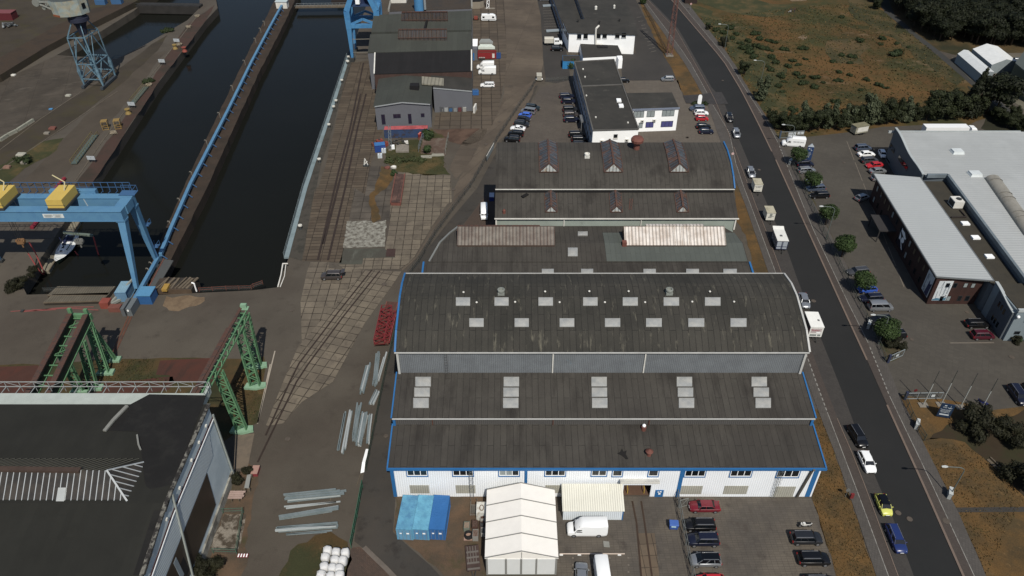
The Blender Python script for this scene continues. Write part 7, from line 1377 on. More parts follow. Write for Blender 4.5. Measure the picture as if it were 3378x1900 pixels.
a=P('W',1370,225); o=thing('box_trailer','weathered beige box trailer on the asphalt below the hedge','trailer',P('W',1450,215)); e=(P('W',1560,190)-a).normalized(); yaw=math.atan2(e.y,e.x); o.rotation_euler.z=yaw; WM[o.name]=Matrix.Translation(P('W',1450,215))@Matrix.Rotation(yaw,4,'Z'); m=MB(); m.box(-2.4,2.0,-.1,2.1,.6,2.7); m.build('body',mk('old_beige',(150,148,132),.8,0,.15,.8,(116,112,98),(.45,.6),1,fine=.1),o,local=True); MB().box(-2.45,2.05,-.15,2.15,2.703,2.8).build('roof',mk('mossy_beige',(112,108,86),.9,0,.25,1),o,local=True); m=MB(); m.box(-1.8,1.9,-.115,-.103,1.0,2.4); m.build('panel',whited,o,local=True)
for x in(-.5,.3):
 for y in(-.1,2.1): MB().tube((x,y-.1,.33),(x,y+.1,.33),.33,None,12).build('wheel',tyre,o,local=True)
MB().beam((2.0,1,.5),(3.2,1,.45),.1).build('tow_bar',dgrey,o,local=True)
p=P('U',718,130); o=thing('horse_trailer','pale beige small trailer with white mudguards at the fence end','trailer',p,R(90)); m=MB(); m.box(.3,3.2,-.8,.8,.5,1.9); m.build('body',PC_['beige'],o,local=True); m=MB(); m.box(.2,3.3,-.85,.85,1.903,2.0); m.build('roof',flat('pale_beige_top',(168,164,150),.6),o,local=True)
for s in(-1,1): MB().tube((1.0,s*.85,.33),(1.0,s*1.05,.33),.33,None,12).build('wheel',tyre,o,local=True); MB().box(.5,1.5,s*.95-.15,s*.95+.15,.7,.78).build('mudguard',white,o,local=True)
p=P('Q',2212,297); o=thing('caravan','white touring caravan with two dark windows and grey stripe','caravan',p); m=MB(); m.loft([[(x,.05,.45+d),(x,2.2,.45+d),(x,2.2,z),(x,1.9,z+.12),(x,.35,z+.12),(x,.05,z)] for x,z,d in((-2.9,2.0,.25),(-2.7,2.45,.0),(1.5,2.5,0),(2.5,2.1,.0),(2.9,1.3,.2))]); m.build('body',PC_['white'],o,local=True,ang=30); m=MB(); m.box(-2.4,-1.6,.035,.047,1.35,2.0).box(1.3,2.1,.035,.047,1.35,2.0); m.build('window',cglass,o,local=True); m=MB(); m.box(-2.6,2.6,.03,.047,.75,.95); m.build('stripe',flat('stripe_grey',(120,124,126),.5),o,local=True); m=MB(); m.box(-.5,.4,.8,1.4,2.6,2.72); m.build('roof_hatch',greyf,o,local=True)
for y in(.1,2.1): MB().tube((0,y-.1,.33),(0,y+.1,.33),.33,None,12).build('wheel',tyre,o,local=True)
MB().beam((2.8,1.1,.45),(4.1,1.1,.45),.1).build('tow_bar',dgrey,o,local=True)
def bike(name,label,t,a,b,body):
 pa,pb=P(t,*a),P(t,*b); d=pb-pa; c=(pa+pb)/2; o=thing(name,label,'motorcycle',(c.x,c.y,.06),math.atan2(d.y,d.x))
 for x in(-.72,.75):
  m=MB(); m.tube((x,-.07,.31),(x,.07,.31),.31,None,14); w_=m.build('wheel',tyre,o,local=True); MB().tube((x,-.075,.31),(x,.075,.31),.17,None,10).build('rim',rim,w_,local=True)
 m=MB(); m.loft([[(x,-w_,z),(x,w_,z),(x,w_*.7,z+h),(x,-w_*.7,z+h)] for x,w_,z,h in((-1.0,.08,.72,.1),(-.6,.16,.65,.2),(-.1,.17,.55,.25),(.15,.2,.5,.5),(.5,.16,.6,.4),(.75,.08,.75,.25))]); m.build('fairing',body,o,local=True,ang=40)
 m=MB(); m.loft([[(x,-w_,z),(x,w_,z),(x,w_*.8,z+.12),(x,-w_*.8,z+.12)] for x,w_,z in((-.85,.12,.84),(-.4,.16,.8),(.0,.14,.8))]); m.build('seat',black,o,local=True); m=MB(); m.beam((.5,-.38,1.05),(.5,.38,1.05),.05).beam((.75,0,.31),(.48,0,1.05),.09); m.build('handlebar',dgrey,o,local=True); MB().box(-.25,.3,-.2,.2,.25,.55).build('engine',flat('engine_grey',(110,112,112),.4,.5),o,local=True); return o
bike('motorcycle','white and black motorcycle standing across the bay above the charcoal crossover','M',(338,1080),(228,1085),flat('bike_white',(200,200,196),.4)); bike('motorcycle','blue-black scooter parked by the foot of the right flagpole','Z',(1270,470),(1365,530),flat('bike_blue',(34,44,110),.4))
def leafm(name,rgb,rgb2,k=1.0):
 m=mk(name,rgb,.7,0,.35,.5,rgb2,(.4,.62),.9,fine=.3,bsc=2.5,spec=.2,k=k); return m
lf=dict(globe=leafm('leaf_globe',(47,64,27),(33,46,19)),dark=leafm('leaf_dark',(40,46,22),(27,32,15)),willow=leafm('leaf_willow',(66,72,50),(48,55,36)),bush=leafm('leaf_bush',(44,54,26),(32,42,20)),forest=leafm('leaf_forest',(29,34,15),(19,23,11)),shrub=leafm('leaf_shrub',(38,38,21),(27,28,15)),weed=leafm('leaf_weed',(64,72,40),(52,56,32)),fresh=leafm('leaf_fresh',(50,66,33),(36,50,25)))
bark=mk('bark',(72,60,48),.95,0,.3,2,fine=.2)
def crown(seed,clumps,n,ls,core=True):
 r=random.Random(seed); m=MB()
 tot=sum(c[3]*c[4]*c[5] for c in clumps)**1
 wts=[(c[3]*c[4]*c[5])**.67 for c in clumps]; S=sum(wts)
 for c,wt in zip(clumps,wts):
  for i in range(int(n*wt/S)):
   th=r.uniform(0,6.2832); u=r.uniform(-.75,1); q_=math.sqrt(1-u*u); rad=r.uniform(.72,1.12) if r.random()<.75 else r.uniform(.4,.9)
   d=V(q_*math.cos(th),q_*math.sin(th),u); p=V(c[0]+d.x*c[3]*rad,c[1]+d.y*c[4]*rad,c[2]+d.z*c[5]*rad)
   if p.z<.05: continue
   nn=(d+V(r.uniform(-.8,.8),r.uniform(-.8,.8),r.uniform(-.3,.9))).normalized(); a=nn.cross(V(r.uniform(-1,1),r.uniform(-1,1),r.uniform(-1,1)))
   if a.length<.05: continue
   a.normalize(); b=nn.cross(a); s=ls*r.uniform(.6,1.4)
   m.add([p-a*s-b*s*.6,p+a*s-b*s*.5,p+a*s*.8+b*s*.6,p-a*s*.7+b*s*.7],[(0,1,2,3)])
  if core: m.ball((c[0],c[1],c[2]),1,8,6,sx=c[3]*.66,sy=c[4]*.66,sz=c[5]*.66)
 return m
def trunk(h,r0,limbs,seed):
 r=random.Random(seed); m=MB(); m.tube((0,0,-.1),(r.uniform(-.1,.1),r.uniform(-.1,.1),h),r0,r0*.55,8)
 for i in range(limbs): t=r.uniform(0,6.28); z=h*r.uniform(.6,1); m.tube((0,0,z),(math.cos(t)*h*.45,math.sin(t)*h*.45,z+h*r.uniform(.25,.6)),r0*.45,r0*.15,6)
 return m
TP={}
def tdata(kind,var):
 k=(kind,var)
 if k in TP: return TP[k]
 r=random.Random(sum(map(ord,kind))+var*17)
 if kind=='globe': cl=[(0,0,3.6,2.15,2.15,1.75)]+[(math.cos(t)*1.3+r.uniform(-.2,.2),math.sin(t)*1.3,3.6+r.uniform(-.5,.9),1.0,1.0,.85) for t in [i*.9 for i in range(7)]]; n,ls,mt,tr=2600,.15,'globe',(2.3,.16,5)
 elif kind=='willow': cl=[(r.uniform(-.9,.9),r.uniform(-.9,.9),1.2+i*.75,1.5-.14*i,1.5-.14*i,1.1) for i in range(7)]; n,ls,mt,tr=2200,.2,'willow',(2.2,.18,5)
 elif kind=='tree': cl=[(r.uniform(-2,2),r.uniform(-2,2),2.0+r.uniform(0,4.4),r.uniform(.8,1.7),r.uniform(.8,1.7),r.uniform(.7,1.5)) for i in range(17)]; n,ls,mt,tr=4200,.17,'dark',(3,.22,6)
 elif kind=='forest': cl=[(r.uniform(-2.6,2.6),r.uniform(-2.6,2.6),4+r.uniform(0,4.5),r.uniform(1.6,2.6),r.uniform(1.6,2.6),r.uniform(1.3,2.0)) for i in range(13)]; n,ls,mt,tr=3400,.24,'forest',(5,.3,5)
 elif kind=='conifer': cl=[(r.uniform(-.3,.3),r.uniform(-.3,.3),1.2+i*1.1,2.0-.26*i,2.0-.26*i,1.0) for i in range(7)]; n,ls,mt,tr=2200,.2,'forest',(4,.2,2)
 elif kind=='shrub': cl=[(r.uniform(-1.6,1.6),r.uniform(-1.6,1.6),.5+r.uniform(0,1.9),r.uniform(.5,1.2),r.uniform(.5,1.2),r.uniform(.4,.95)) for i in range(15)]; n,ls,mt,tr=4000,.1,'shrub',(.9,.12,5)
 elif kind=='low': cl=[(r.uniform(-.8,.8),r.uniform(-.6,.6),.25+r.uniform(0,.35),r.uniform(.5,.9),r.uniform(.5,.8),r.uniform(.35,.6)) for i in range(5)]; n,ls,mt,tr=420,.13,'bush',(.3,.05,3)
 elif kind=='weed': cl=[(r.uniform(-1.2,1.2),r.uniform(-.6,.6),.2+r.uniform(0,.25),r.uniform(.4,.7),r.uniform(.4,.6),r.uniform(.25,.5)) for i in range(6)]; n,ls,mt,tr=500,.12,'weed',(.2,.04,3)
 else: cl=[(r.uniform(-.5,.5),r.uniform(-.5,.5),.45+r.uniform(0,.9),r.uniform(.5,.85),r.uniform(.5,.85),r.uniform(.45,.75)) for i in range(6)]; n,ls,mt,tr=900,.12,'fresh',(.6,.06,4)
 c=crown(r.randint(0,9999),cl,n,ls,kind not in('willow','weed')).data(kind+'_crown',lf[mt]); t=trunk(*tr,r.randint(0,9999)).data(kind+'_trunk',bark,True); TP[k]=(c,t); return TP[k]
def plant(kind,var,name,label,cat,p,s=1.0,group=None,sz=None):
 o=bpy.data.objects.new(name,None); o.empty_display_size=.5; COL.objects.link(o); o.location=(p.x,p.y,p.z); o.rotation_euler.z=rnd.uniform(0,6.28); o.scale=(s,s,(sz or s)); tag(o,label,cat,group)
 for nm,d in zip(('crown','trunk') if kind not in('low','shrub','fresh','weed') else ('foliage','stem'),tdata(kind,var)): c=bpy.data.objects.new(nm,d); COL.objects.link(c); c.parent=o
 return o
gl='round trees along the showroom car park'
for i,(t,x,y,s,lb) in enumerate((('H',222,335,1.0,'round clipped tree nearest the white van and pylon sign'),('H',325,520,1.0,'round clipped tree hiding a white car, second from the white van'),('H',440,775,1.0,'round clipped tree beside the tall street lamp, third from the white van'),('H',560,1015,1.02,'round clipped tree standing clear between two gaps, fourth from the white van'),('H',700,1290,1.0,'round clipped tree beside the bright blue hatchback'),('L',862,300,1.06,'largest round clipped tree at the corner by the open mesh gate'))): plant('globe',i%2,'round_tree',lb,'tree',P(t,x,y),s,gl)
gh='trees in the row below the field'
row=[(60,960,'tree',.55),(130,975,'tree',.6),(205,985,'tree',.55),(265,965,'willow',.95),(320,985,'tree',.72),(385,975,'tree',.75),(450,955,'willow',.95),(520,960,'tree',.62),(600,945,'willow',.8),(650,935,'tree',.7),(725,925,'willow',1.15),(790,925,'willow',.95),(850,925,'tree',.72),(930,915,'tree',.8),(1030,905,'willow',.85),(1105,900,'tree',.55),(1190,900,'tree',.62),(1260,895,'tree',.95),(1340,880,'tree',.9),(1430,880,'tree',.85),(1500,870,'conifer',1.25),(1560,860,'tree',.8),(1640,850,'forest',1.05),(1720,820,'forest',.85),(1560,770,'conifer',1.0),(1420,820,'tree',.7)]
nm_={'tree':'bushy_tree','willow':'silvery_willow','conifer':'dark_conifer','forest':'broad_tree'}
cnt={}
places=('left of the mesh gate','behind the mesh gate','right behind the gate lamp')
for i,(x,y,k,s) in enumerate(row):
 near='by the mesh gate' if x<240 else 'left of the beige trailer' if x<640 else 'behind the beige trailer' if x<820 else 'right of the beige trailer' if x<1150 else 'toward the two pale tents' if x<1480 else 'next to the pale tents'
 kd={'tree':'bushy green tree','willow':'slim silvery willow','conifer':'pointed dark conifer','forest':'broad dark tree'}[k]
 s*=1.28; plant(k,i%3 if k=='tree' else i%2,nm_[k],f'{kd} in the row below the field, {near}','tree',P('D',x,y),s,f'{kd}s {near}'[:60])
for i,(t,x,y,k,s,lb) in enumerate((('C',1830,745,'willow',1.15,'large silvery bush at the bend of the pavement below the field'),('C',1700,555,'tree',.62,'round dark bush above the silvery one on the field edge'),('C',1560,340,'shrub',.9,'dark bush beside the field street lamp'),('C',1440,215,'shrub',.6,'small bush on the field edge near the top'),('C',1900,900,'tree',.5,'bush at the foot of the field slope below the silvery one'),('C',950,32,'fresh',1.6,'round green bush on the verge at the top'),('L',1560,960,'shrub',1.4,'big dark shrub by the navy sign on the dry corner'),('L',1800,1020,'shrub',1.3,'big dark shrub at the right edge behind the other'),('L',1920,1380,'shrub',1.6,'dark shrub at the right edge by the dropped ladder'),('X',1760,1260,'shrub',.55,'clipped dark bush against the slate-blue wall'),('X',1850,1255,'fresh',.7,'yellow-green bush against the slate-blue wall'),('L',955,330,'shrub',.75,'dark shrub at the corner beside the open mesh gate'),('C',415,505,'fresh',1.7,'green bush between the blue container and office'),('C',768,478,'fresh',1.1,'ivy bush on the low white annex corner'),('V',515,245,'low',.9,'low shrub left of the rounded white sign'),('V',680,248,'low',.9,'low shrub right of the rounded white sign'),('S',1190,420,'fresh',1.5,'green bush at the corner of the navy container'),('S',1170,700,'fresh',1.25,'green bush at the foot of the fenced brown pad'),('S',920,830,'weed',1.3,'weedy bush in the middle of the scrap yard'),('S',470,830,'weed',1.4,'weedy bush behind the white tanks'),('S',560,1095,'fresh',.8,'small bush beside the rusty steel ramp'),('S',1030,840,'weed',1.1,'low weeds below the fenced pad'),('S',700,850,'weed',1.3,'low weeds in front of the grey slab'),('e',310,200,'shrub',.6,'dark bush against the gable of the big shed'),('e',460,90,'shrub',.45,'dark bush behind the planks at the shed'),('I',1560,1430,'shrub',.9,'leafy bush at the bottom corner of the shed gable'),('I',1500,1449,'shrub',.9,'leafy bush cut by the bottom edge at the shed'),('E',140,745,'shrub',.9,'dark green bush at the dock head left of the pontoons'),('E',260,650,'shrub',.6,'bush overhanging the water by the mooring float'),('A',1250,240,'low',1.6,'small green bush on the pier beside the red buoy'),('A',1110,615,'low',1.4,'green weeds on the pier edge by the upper gangway'),('A',180,1210,'low',1.7,'green weeds around the tipped white block'),('D',1690,860,'fresh',1.0,'yellow-green bush by the paved strip at the far right'))):
 plant(k,i%2,'shrub' if k!='willow' and k!='tree' else 'bush',lb,'shrub',P(t,x,y),s)
r6=random.Random(3); gb='small bushes scattered over the dry field'
spots=[(20,310),(60,320),(45,385),(140,375),(275,370),(30,440),(190,460),(235,490),(40,530),(160,500),(20,600),(80,650),(135,615),(260,580),(210,555),(360,585),(275,630),(370,660),(115,690),(500,465),(545,545),(620,565),(750,600),(570,420),(640,430),(690,310),(870,295),(850,335),(960,410),(550,135),(620,475),(530,610),(430,620),(195,830),(520,770),(700,680),(840,640),(890,660),(1060,360),(970,330),(110,575),(70,470),(10,500),(290,445)]
for i,(x,y) in enumerate(spots): plant('low',i%3,'field_bush','small dark green bush standing on the dry field','bush',P('D',x+r6.uniform(-6,6),y),r6.uniform(.7,1.35)*(1.5 if (x,y) in((960,410),(275,370)) else 1),gb)
for i,(x,y) in enumerate([(1440,190),(1500,230),(1560,250),(1620,290),(1680,330),(1600,220),(1650,260),(1720,370),(1760,400),(1740,310),(1800,350),(1830,300),(1860,370),(1790,260),(1900,430),(1780,430)]): plant('low',i%3,'field_bush','dark green bush on the road side of the field','bush',P('C',x,y),r6.uniform(.9,1.7),'bushes on the road side of the field')
gw_='trees of the dark wood'
n=0
for yy in range(-62,330,34):
 for xx in range(900,2150,62):
  x=xx+r6.uniform(-22,22); y=yy+r6.uniform(-12,12)
  lim=130+ (1060-x)*0 if x<1060 else 240 if x<1240 else 300 if x<1500 else 345
  if x<1060 and y>45+ (x-900)*.3: continue
  if y>lim-r6.uniform(10,40): continue
  if x<930+y*.9: continue
  plant('forest',n%4,'forest_tree','tall dark leafy tree of the wood beyond the path','tree',P('D',x,y+30),r6.uniform(.75,1.2),gw_); n+=1
for i,(x,y) in enumerate([(800,15),(850,30),(760,5),(820,70)]): plant('tree',i%3,'bushy_tree','bushy tree at the start of the asphalt path','tree',P('D',x,y),.6,'trees at the start of the path')
for i,(x,y) in enumerate([(1740,930),(1790,960),(1850,960),(1900,990),(1830,900),(1700,900)]): plant('tree',i%3,'bushy_tree','dark tree beside the paved strip at the far right','tree',P('D',x,y),.62,'dark trees by the paved strip')
def tufts(name,polys,n,h,mat,seed,label):
 r=random.Random(seed); m=MB()
 for pl in polys:
  ts=[[Vector((pl[i][0],pl[i][1])) for i in t] for t in tri(pl)]; ar=[abs((b-a).cross(c-a))/2 for a,b,c in ts]; S=sum(ar)
  for (a,b,c),A in zip(ts,ar):
   for _ in range(int(n*A/S/len(polys)*1.0)):
    u,v=r.random(),r.random()
    if u+v>1: u,v=1-u,1-v
    p=a+(b-a)*u+(c-a)*v; t=r.uniform(0,3.14); s=h*r.uniform(.5,1.5); d=V(math.cos(t)*s,math.sin(t)*s,0); o=V(r.uniform(-.3,.3)*s,r.uniform(-.3,.3)*s,s*.8); z=V(p.x,p.y,.05)
    m.add([z-d,z+d,z+d*.7+o,z-d*.7+o],[(0,1,2,3)])
 o=m.build(name,mat,None); return tag(o,label,'grass',None,'stuff')
tg1=mk('tuft_straw',(116,92,54),1,0,.3,.3,(78,68,36),(.42,.6),.3,fine=.3); tg2=mk('tuft_green',(56,58,28),1,0,.35,.3,(84,70,38),(.45,.62),.25,fine=.3)
fpoly=[(v.x,v.y) for v in rs(430,265,198,60)+pp('D',(600,20),(830,40),(1050,230),(1290,420),(1480,600),(1400,850),(870,930),(640,970),(280,1010),(100,1010))]
tufts('field_grass',[fpoly],5200,.26,tg2,5,'rough dry grass tufts over the field'); tufts('field_grass',[fpoly],3200,.2,tg1,6,'straw-coloured grass tufts over the field')
vp=[[(v.x,v.y) for v in [cpt('LS',y) for y in(1900,1658,1481,1351)]+pp('L',(340,785),(325,860),(400,1240))+pp('M',(340,870),(390,1000),(520,1449))],[(v.x,v.y) for v in rs(1900,1697,1468)+pp('L',(1200,1040),(1480,1060),(1680,1200),(1924,1449))]]
tufts('verge_tufts',vp,2600,.1,tg1,8,'straw-coloured tufts on the dry verges'); tufts('verge_tufts',vp,1600,.1,tg2,9,'green tufts on the dry verges')
yp=[[(v.x,v.y) for v in pp('E',(850,1290),(1150,1275),(1150,1400),(1280,1449))+pp('I',(1300,30),(900,30),(700,20))],[(v.x,v.y) for v in pp('F',(-20,1270),(40,1265),(60,1320),(30,1449))+pp('J',(50,0),(0,280))+pp('I',(1750,380),(1650,100))],[(v.x,v.y) for v in pp('B',(955,1200),(1050,1080),(1200,1050),(1390,1160),(1420,1290),(1060,1270))]]
tufts('yard_weeds',yp,2400,.13,tg2,10,'green weeds round the crane legs and scrap yard')
lampm=flat('lamp_post_grey',(96,104,100),.5,.2); lhead=flat('lamp_head_pale',(176,180,178),.4)
def lamp(label,t,b,top,head,nm='street_lamp'):
 p=P(t,*b); hz=max(6.5,min(8.6,zt(p,t,*top))); e=PY(t,*head,p.y); hx=max(-3.5,min(-.8,e.x-p.x)); o=thing(nm,label,'street lamp',p,0,'street lamps')
 m=MB(); m.tube((0,0,0),(0,0,1.0),.13).tube((0,0,1),(0,0,hz-.8),.085); k=[(0,0,hz-.8)]+[(hx*(1-math.cos(a))*.5*.8 ,0,hz-.8+.9*math.sin(a)) for a in (.4,.8,1.2,1.57)]; k.append((hx*.8,0,hz+.22)); m.path(k,.07,6); m.build('pole',lampm,o,local=True,ang=40)
 m=MB(); m.loft([[(hx*.8,-.1,hz+.2),(hx*.8,.1,hz+.2),(hx*.8,.08,hz+.32),(hx*.8,-.08,hz+.32)],[(hx*.8-.4,-.2,hz+.2),(hx*.8-.4,.2,hz+.2),(hx*.8-.4,.15,hz+.4),(hx*.8-.4,-.15,hz+.4)],[(hx*.8-.95,-.12,hz+.25),(hx*.8-.95,.12,hz+.25),(hx*.8-.95,.08,hz+.36),(hx*.8-.95,-.08,hz+.36)]]); m.build('lamp_head',lhead,o,local=True,ang=40)
lamp('curved street lamp on the dry verge beside the lower utility cabinet','M',(1365,860),(1490,640),(1345,580)); lamp('curved street lamp rising through the largest round tree','L',(835,310),(910,95),(800,60)); lamp('curved street lamp beside the third round tree','H',(445,880),(495,640),(395,612)); lamp('curved street lamp at the mesh gate above the white van','W',(318,410),(360,130),(170,68)); lamp('street lamp on the field edge near the top','C',(1563,365),(1585,180),(1510,163)); lamp('street lamp on the field edge above the silvery bush','C',(1835,600),(1840,545),(1755,515))
first=None
for i,(b,lb) in enumerate((((490,500),''),((740,490),''),((1010,530),''),((1280,605),''))):
 p=P('Z',*b); nmb=('leftmost of the four bare flagpoles by the navy sign','second of the four bare flagpoles, right above the navy sign','third of the four bare flagpoles from the left','rightmost bare flagpole, rising from the big dark shrub')[i]
 if first is None:
  first=thing('flagpole',nmb,'flagpole',p,0,'bare flagpoles'); m=MB(); m.tube((0,0,.2),(0,0,5.4),.1,.085,8); m.build('pole',flat('pole_grey',(150,152,146),.5),first,local=True); m=MB(); m.tube((0,0,5.4),(0,0,8.2),.08,.06,8); m.build('pole',flat('pole_dark',(70,70,66),.5),first,local=True); m=MB(); m.tube((.0,0,8.2),(0,0,8.32),.07); m.build('finial',dgrey,first,local=True); m=MB(); m.prism([(-.8,-.55),(.8,-.55),(.8,.55),(-.8,.55)],.0,.18); m.build('base',conc,first,local=True)
 else: copytree(first,Matrix.Translation(p),nmb)
def board(name,label,cat,p,yaw,w,h,z0,th,mat,frame=None,tilt=0):
 o=thing(name,label,cat,p,yaw); MB().box(-w/2,w/2,-th/2,th/2,z0,z0+h).build('panel',mat,o,local=True)
 if z0>.1:
  m=MB()
  for s in(-w*.35,w*.35): m.box(s-.06,s+.06,th/2+.003,th/2+.12,0,z0+h*.9)
  m.build('post',frame or dgrey,o,local=True)
 return o
def btxt(o,s,mat,x,z,size,th): w_=WM[o.name]; return text(s,'lettering',mat,o,w_@V(x,-th/2-.012,z),w_.to_3x3().normalized().to_4x4()@FRONT,size)
wtx=flat('sign_lettering',(176,184,188),.5)
o=board('info_sign','navy sign board with white lines of lettering on the dry corner between flagpoles','sign',P('L',1310,858),R(-14),2.1,3.1,.35,.2,flat('sign_navy',(28,46,70),.5))
for i,(s,z,sz) in enumerate((('Yachtausstatter',2.15,.27),('Bootszubehör',1.85,.27),('Yachtservice',1.55,.27))): btxt(o,s,wtx,-.05,z,sz,.2)
m=MB(); m.box(-.75,.75,-.112,-.104,.85,1.15).box(-.5,-.15,-.112,-.104,3.0,3.2); m.build('label_plate',wtx,o,local=True); m=MB(); m.path([(.1,-.11,2.75),(.35,-.11,2.55),(.65,-.11,2.6),(.75,-.11,2.75)],.04,5).path([(.45,-.11,2.6),(.5,-.11,3.2)],.03,5); m.build('emblem',wtx,o,local=True); btxt(o,'Okay',wtx,-.35,2.7,.3,.2)
o=board('pylon_sign','tall navy pylon sign with white pointed top between tree and cars','sign',P('W',600,618),R(-12),1.6,4.0,.0,.35,flat('sign_navy2',(34,56,94),.5)); m=MB(); m.add([(-.8,-.175,4.0),(.8,-.175,4.0),(.1,-.175,4.9),(-.8,.175,4.0),(.8,.175,4.0),(.1,.175,4.9)],[(0,1,2),(5,4,3),(0,2,5,3),(1,4,5,2)]); m.build('top',flat('sign_white_top',(172,180,186),.5),o,local=True)
for s,z in(('Yacht',2.3),('Service',1.95),('Shop',1.6)): btxt(o,s,wtx,-.1,z,.35,.35)
m=MB(); m.box(-.5,.1,-.187,-.179,.95,1.2).path([(.05,-.18,3.5),(.2,-.18,2.9),(.5,-.18,3.0)],.06,5).box(-.5,-.2,-.187,-.179,3.3,3.6); m.build('emblem',wtx,o,local=True)
p=P('V',590,250); o=thing('rounded_sign','white upright sign stele with rounded top before the grey-blue crossover','sign',p); m=MB(); pts=[(-.6,0),(.6,0),(.6,2.6)]+[(.6*math.cos(a),2.6+.6*math.sin(a)) for a in(.5,1.0,1.57,2.1,2.6)]+[(-.6,2.6)]; n_=len(pts); m.add([(x,-.12,z) for x,z in pts]+[(x,.12,z) for x,z in pts],[tuple(range(n_)),tuple(range(2*n_-1,n_-1,-1))]+[(i,n_+i,n_+(i+1)%n_,(i+1)%n_) for i in range(n_)]); m.build('panel',white,o,local=True); MB().box(-.7,.7,-.2,.2,0,.12).build('base',conc,o,local=True)
for lb,t,x,y,yw in(('pale utility cabinet on the pavement at the fence of the dry corner','L',1108,935,62),('pale utility cabinet at the foot of the lower street lamp','M',1352,864,62),('pale utility cabinet in the shade of the first round tree','W',305,690,55),('pale utility cabinet beside the largest round tree','L',752,188,60)):
 o=thing('utility_cabinet',lb,'cabinet',P(t,x,y)+V(.3,.3,0),R(yw),'utility cabinets on the pavement'); MB().box(-.75,.75,-.25,.25,.1,1.3).build('body',flat('cabinet_grey',(150,154,152),.6),o,local=True); m=MB(); m.box(-.8,.8,-.3,.3,1.303,1.38); m.build('lid',flat('cabinet_lid',(168,172,170),.6),o,local=True); MB().box(-.7,.7,-.2,.2,0,.097).build('plinth',conc,o,local=True)
p=P('M',622,880); o=thing('notice_box','red box on a short post beside a dark round sign on the verge','box',p); m=MB(); m.box(-.15,.35,-.15,.15,.5,1.5); m.build('box',red,o,local=True); m=MB(); m.box(-.1,.1,-.05,.05,0,.497); m.build('post',dgrey,o,local=True); m=MB(); m.tube((-.55,.5,0),(-.55,.5,1.6),.05).tube((-.55,.42,1.8),(-.55,.5,1.8),.35,None,12); m.build('round_sign',flat('grey_sign_back',(96,98,96),.6),o,local=True)
fence('lane_fence','long dark wire fence along the asphalt lane west of the halls',[P('C',150,620),P('U',560,300),P('U',340,600),P('U',140,900),P('U',-60,1200),P('F',1590,0),P('F',1460,170),P('F',1325,360),P('F',1210,560),P('F',1110,690)],1.9,mesh,flat('fence_post_dark',(58,60,58),.7),4.0)
fence('lane_fence','dark green wire fence beside the steel beam stacks',[P('F',1085,740),P('F',1050,1000),P('F',985,1280),P('J',935,60),P('J',862,430),P('J',815,660)],1.7,mesh,flat('fence_post_green',(40,56,46),.7),3.5)
fence('green_screen','dark green screened fence sloping down to the white bags',[P('J',785,790),P('J',745,1010),P('J',700,1240)],1.8,meshg,flat('screen_post',(46,96,74),.7),3)
fence('car_park_fence','tall grey mesh fence between rail track and front car park',[P('K',1205,872),P('K',1215,940),P('K',1250,1130),P('K',1285,1320),P('K',1315,1449),P('K',1340,1580)],2.2,mesh,flat('fence_post_grey',(100,104,102),.6),2.5)
o=thing('open_gate','open mesh gate leaf beside the dark red saloon','gate',P('K',1222,940)); a,b=P('K',1222,942),P('K',1280,925); m=MB();
for z in(.15,1.9): m.beam(a+V(0,0,z),b+V(0,0,z),.07)
for p in(a,b): m.beam(p+V(0,0,.1),p+V(0,0,1.9),.07)
m.beam(a+V(0,0,.15),b+V(0,0,1.9),.05); m.build('frame',flat('gate_grey',(118,120,116),.6),o); m=MB(); m.add([a+V(0,0,.15),b+V(0,0,.15),b+V(0,0,1.9),a+V(0,0,1.9)],[(0,1,2,3)]); m.build('mesh_panel',mesh,o)
fence('verge_fence','low wire fence between pavement and tree row of the showroom',[P('H',190,330),P('H',310,590),P('H',420,830),P('H',540,1080),P('H',660,1330),P('L',740,120),P('L',815,270),P('L',880,440)],1.5,mesh,flat('fence_post_green2',(64,70,64),.7),3.2)
fence('corner_fence','wire fence around the dry corner with the navy sign',[P('L',1020,720),P('L',1075,860),P('L',1130,960),P('L',1175,1030)],1.6,mesh,flat('fence_post_green3',(56,62,54),.7),2.0)
fence('dry_verge_fence','old wire fence on slanting posts along the dry verge at the top',[P('C',960,60),P('C',1030,190),P('C',1090,320),P('C',1140,410)],1.4,mesh,flat('old_post',(60,54,46),.8),2.2)
fence('weed_fence','short wire fence across the weedy strip at the end of the office car park',[P('C',225,612),P('C',395,600)],1.4,mesh,flat('old_post2',(70,70,64),.8),3)
def gate(name,label,t,a,b,h,sign,posts):
 a,b=P(t,*a),P(t,*b); e=(b-a); o=thing(name,label,'gate',a); m=MB()
 for z in(.2,h): m.beam(a+V(0,0,z),b+V(0,0,z),.1)
 for k in(0,.33,.66,1): m.beam(a.lerp(b,k)+V(0,0,.2),a.lerp(b,k)+V(0,0,h),.08)
 m.build('frame',flat('gate_pale_grey',(124,132,134),.6),o); m=MB(); m.add([a+V(0,0,.2),b+V(0,0,.2),b+V(0,0,h),a+V(0,0,h)],[(0,1,2,3)]); m.build('mesh_panel',mesh,o)
 m=MB(); en=V(e.y,-e.x,0).normalized()*.06
 if en.y>0: en=-en
 for k0,k1,z0,z1 in sign: m.add([a.lerp(b,k0)+en+V(0,0,z0),a.lerp(b,k1)+en+V(0,0,z0),a.lerp(b,k1)+en+V(0,0,z1),a.lerp(b,k0)+en+V(0,0,z1)],[(0,1,2,3)])
 if sign: m.build('sign_board',flat('gate_sign_white',(178,184,186),.5),o)
 m=MB(); m.box(a.x-.2,a.x+.2,a.y-.2,a.y+.2,0,h+.3); m.build('gate_post',posts,o); return o,a,b,en
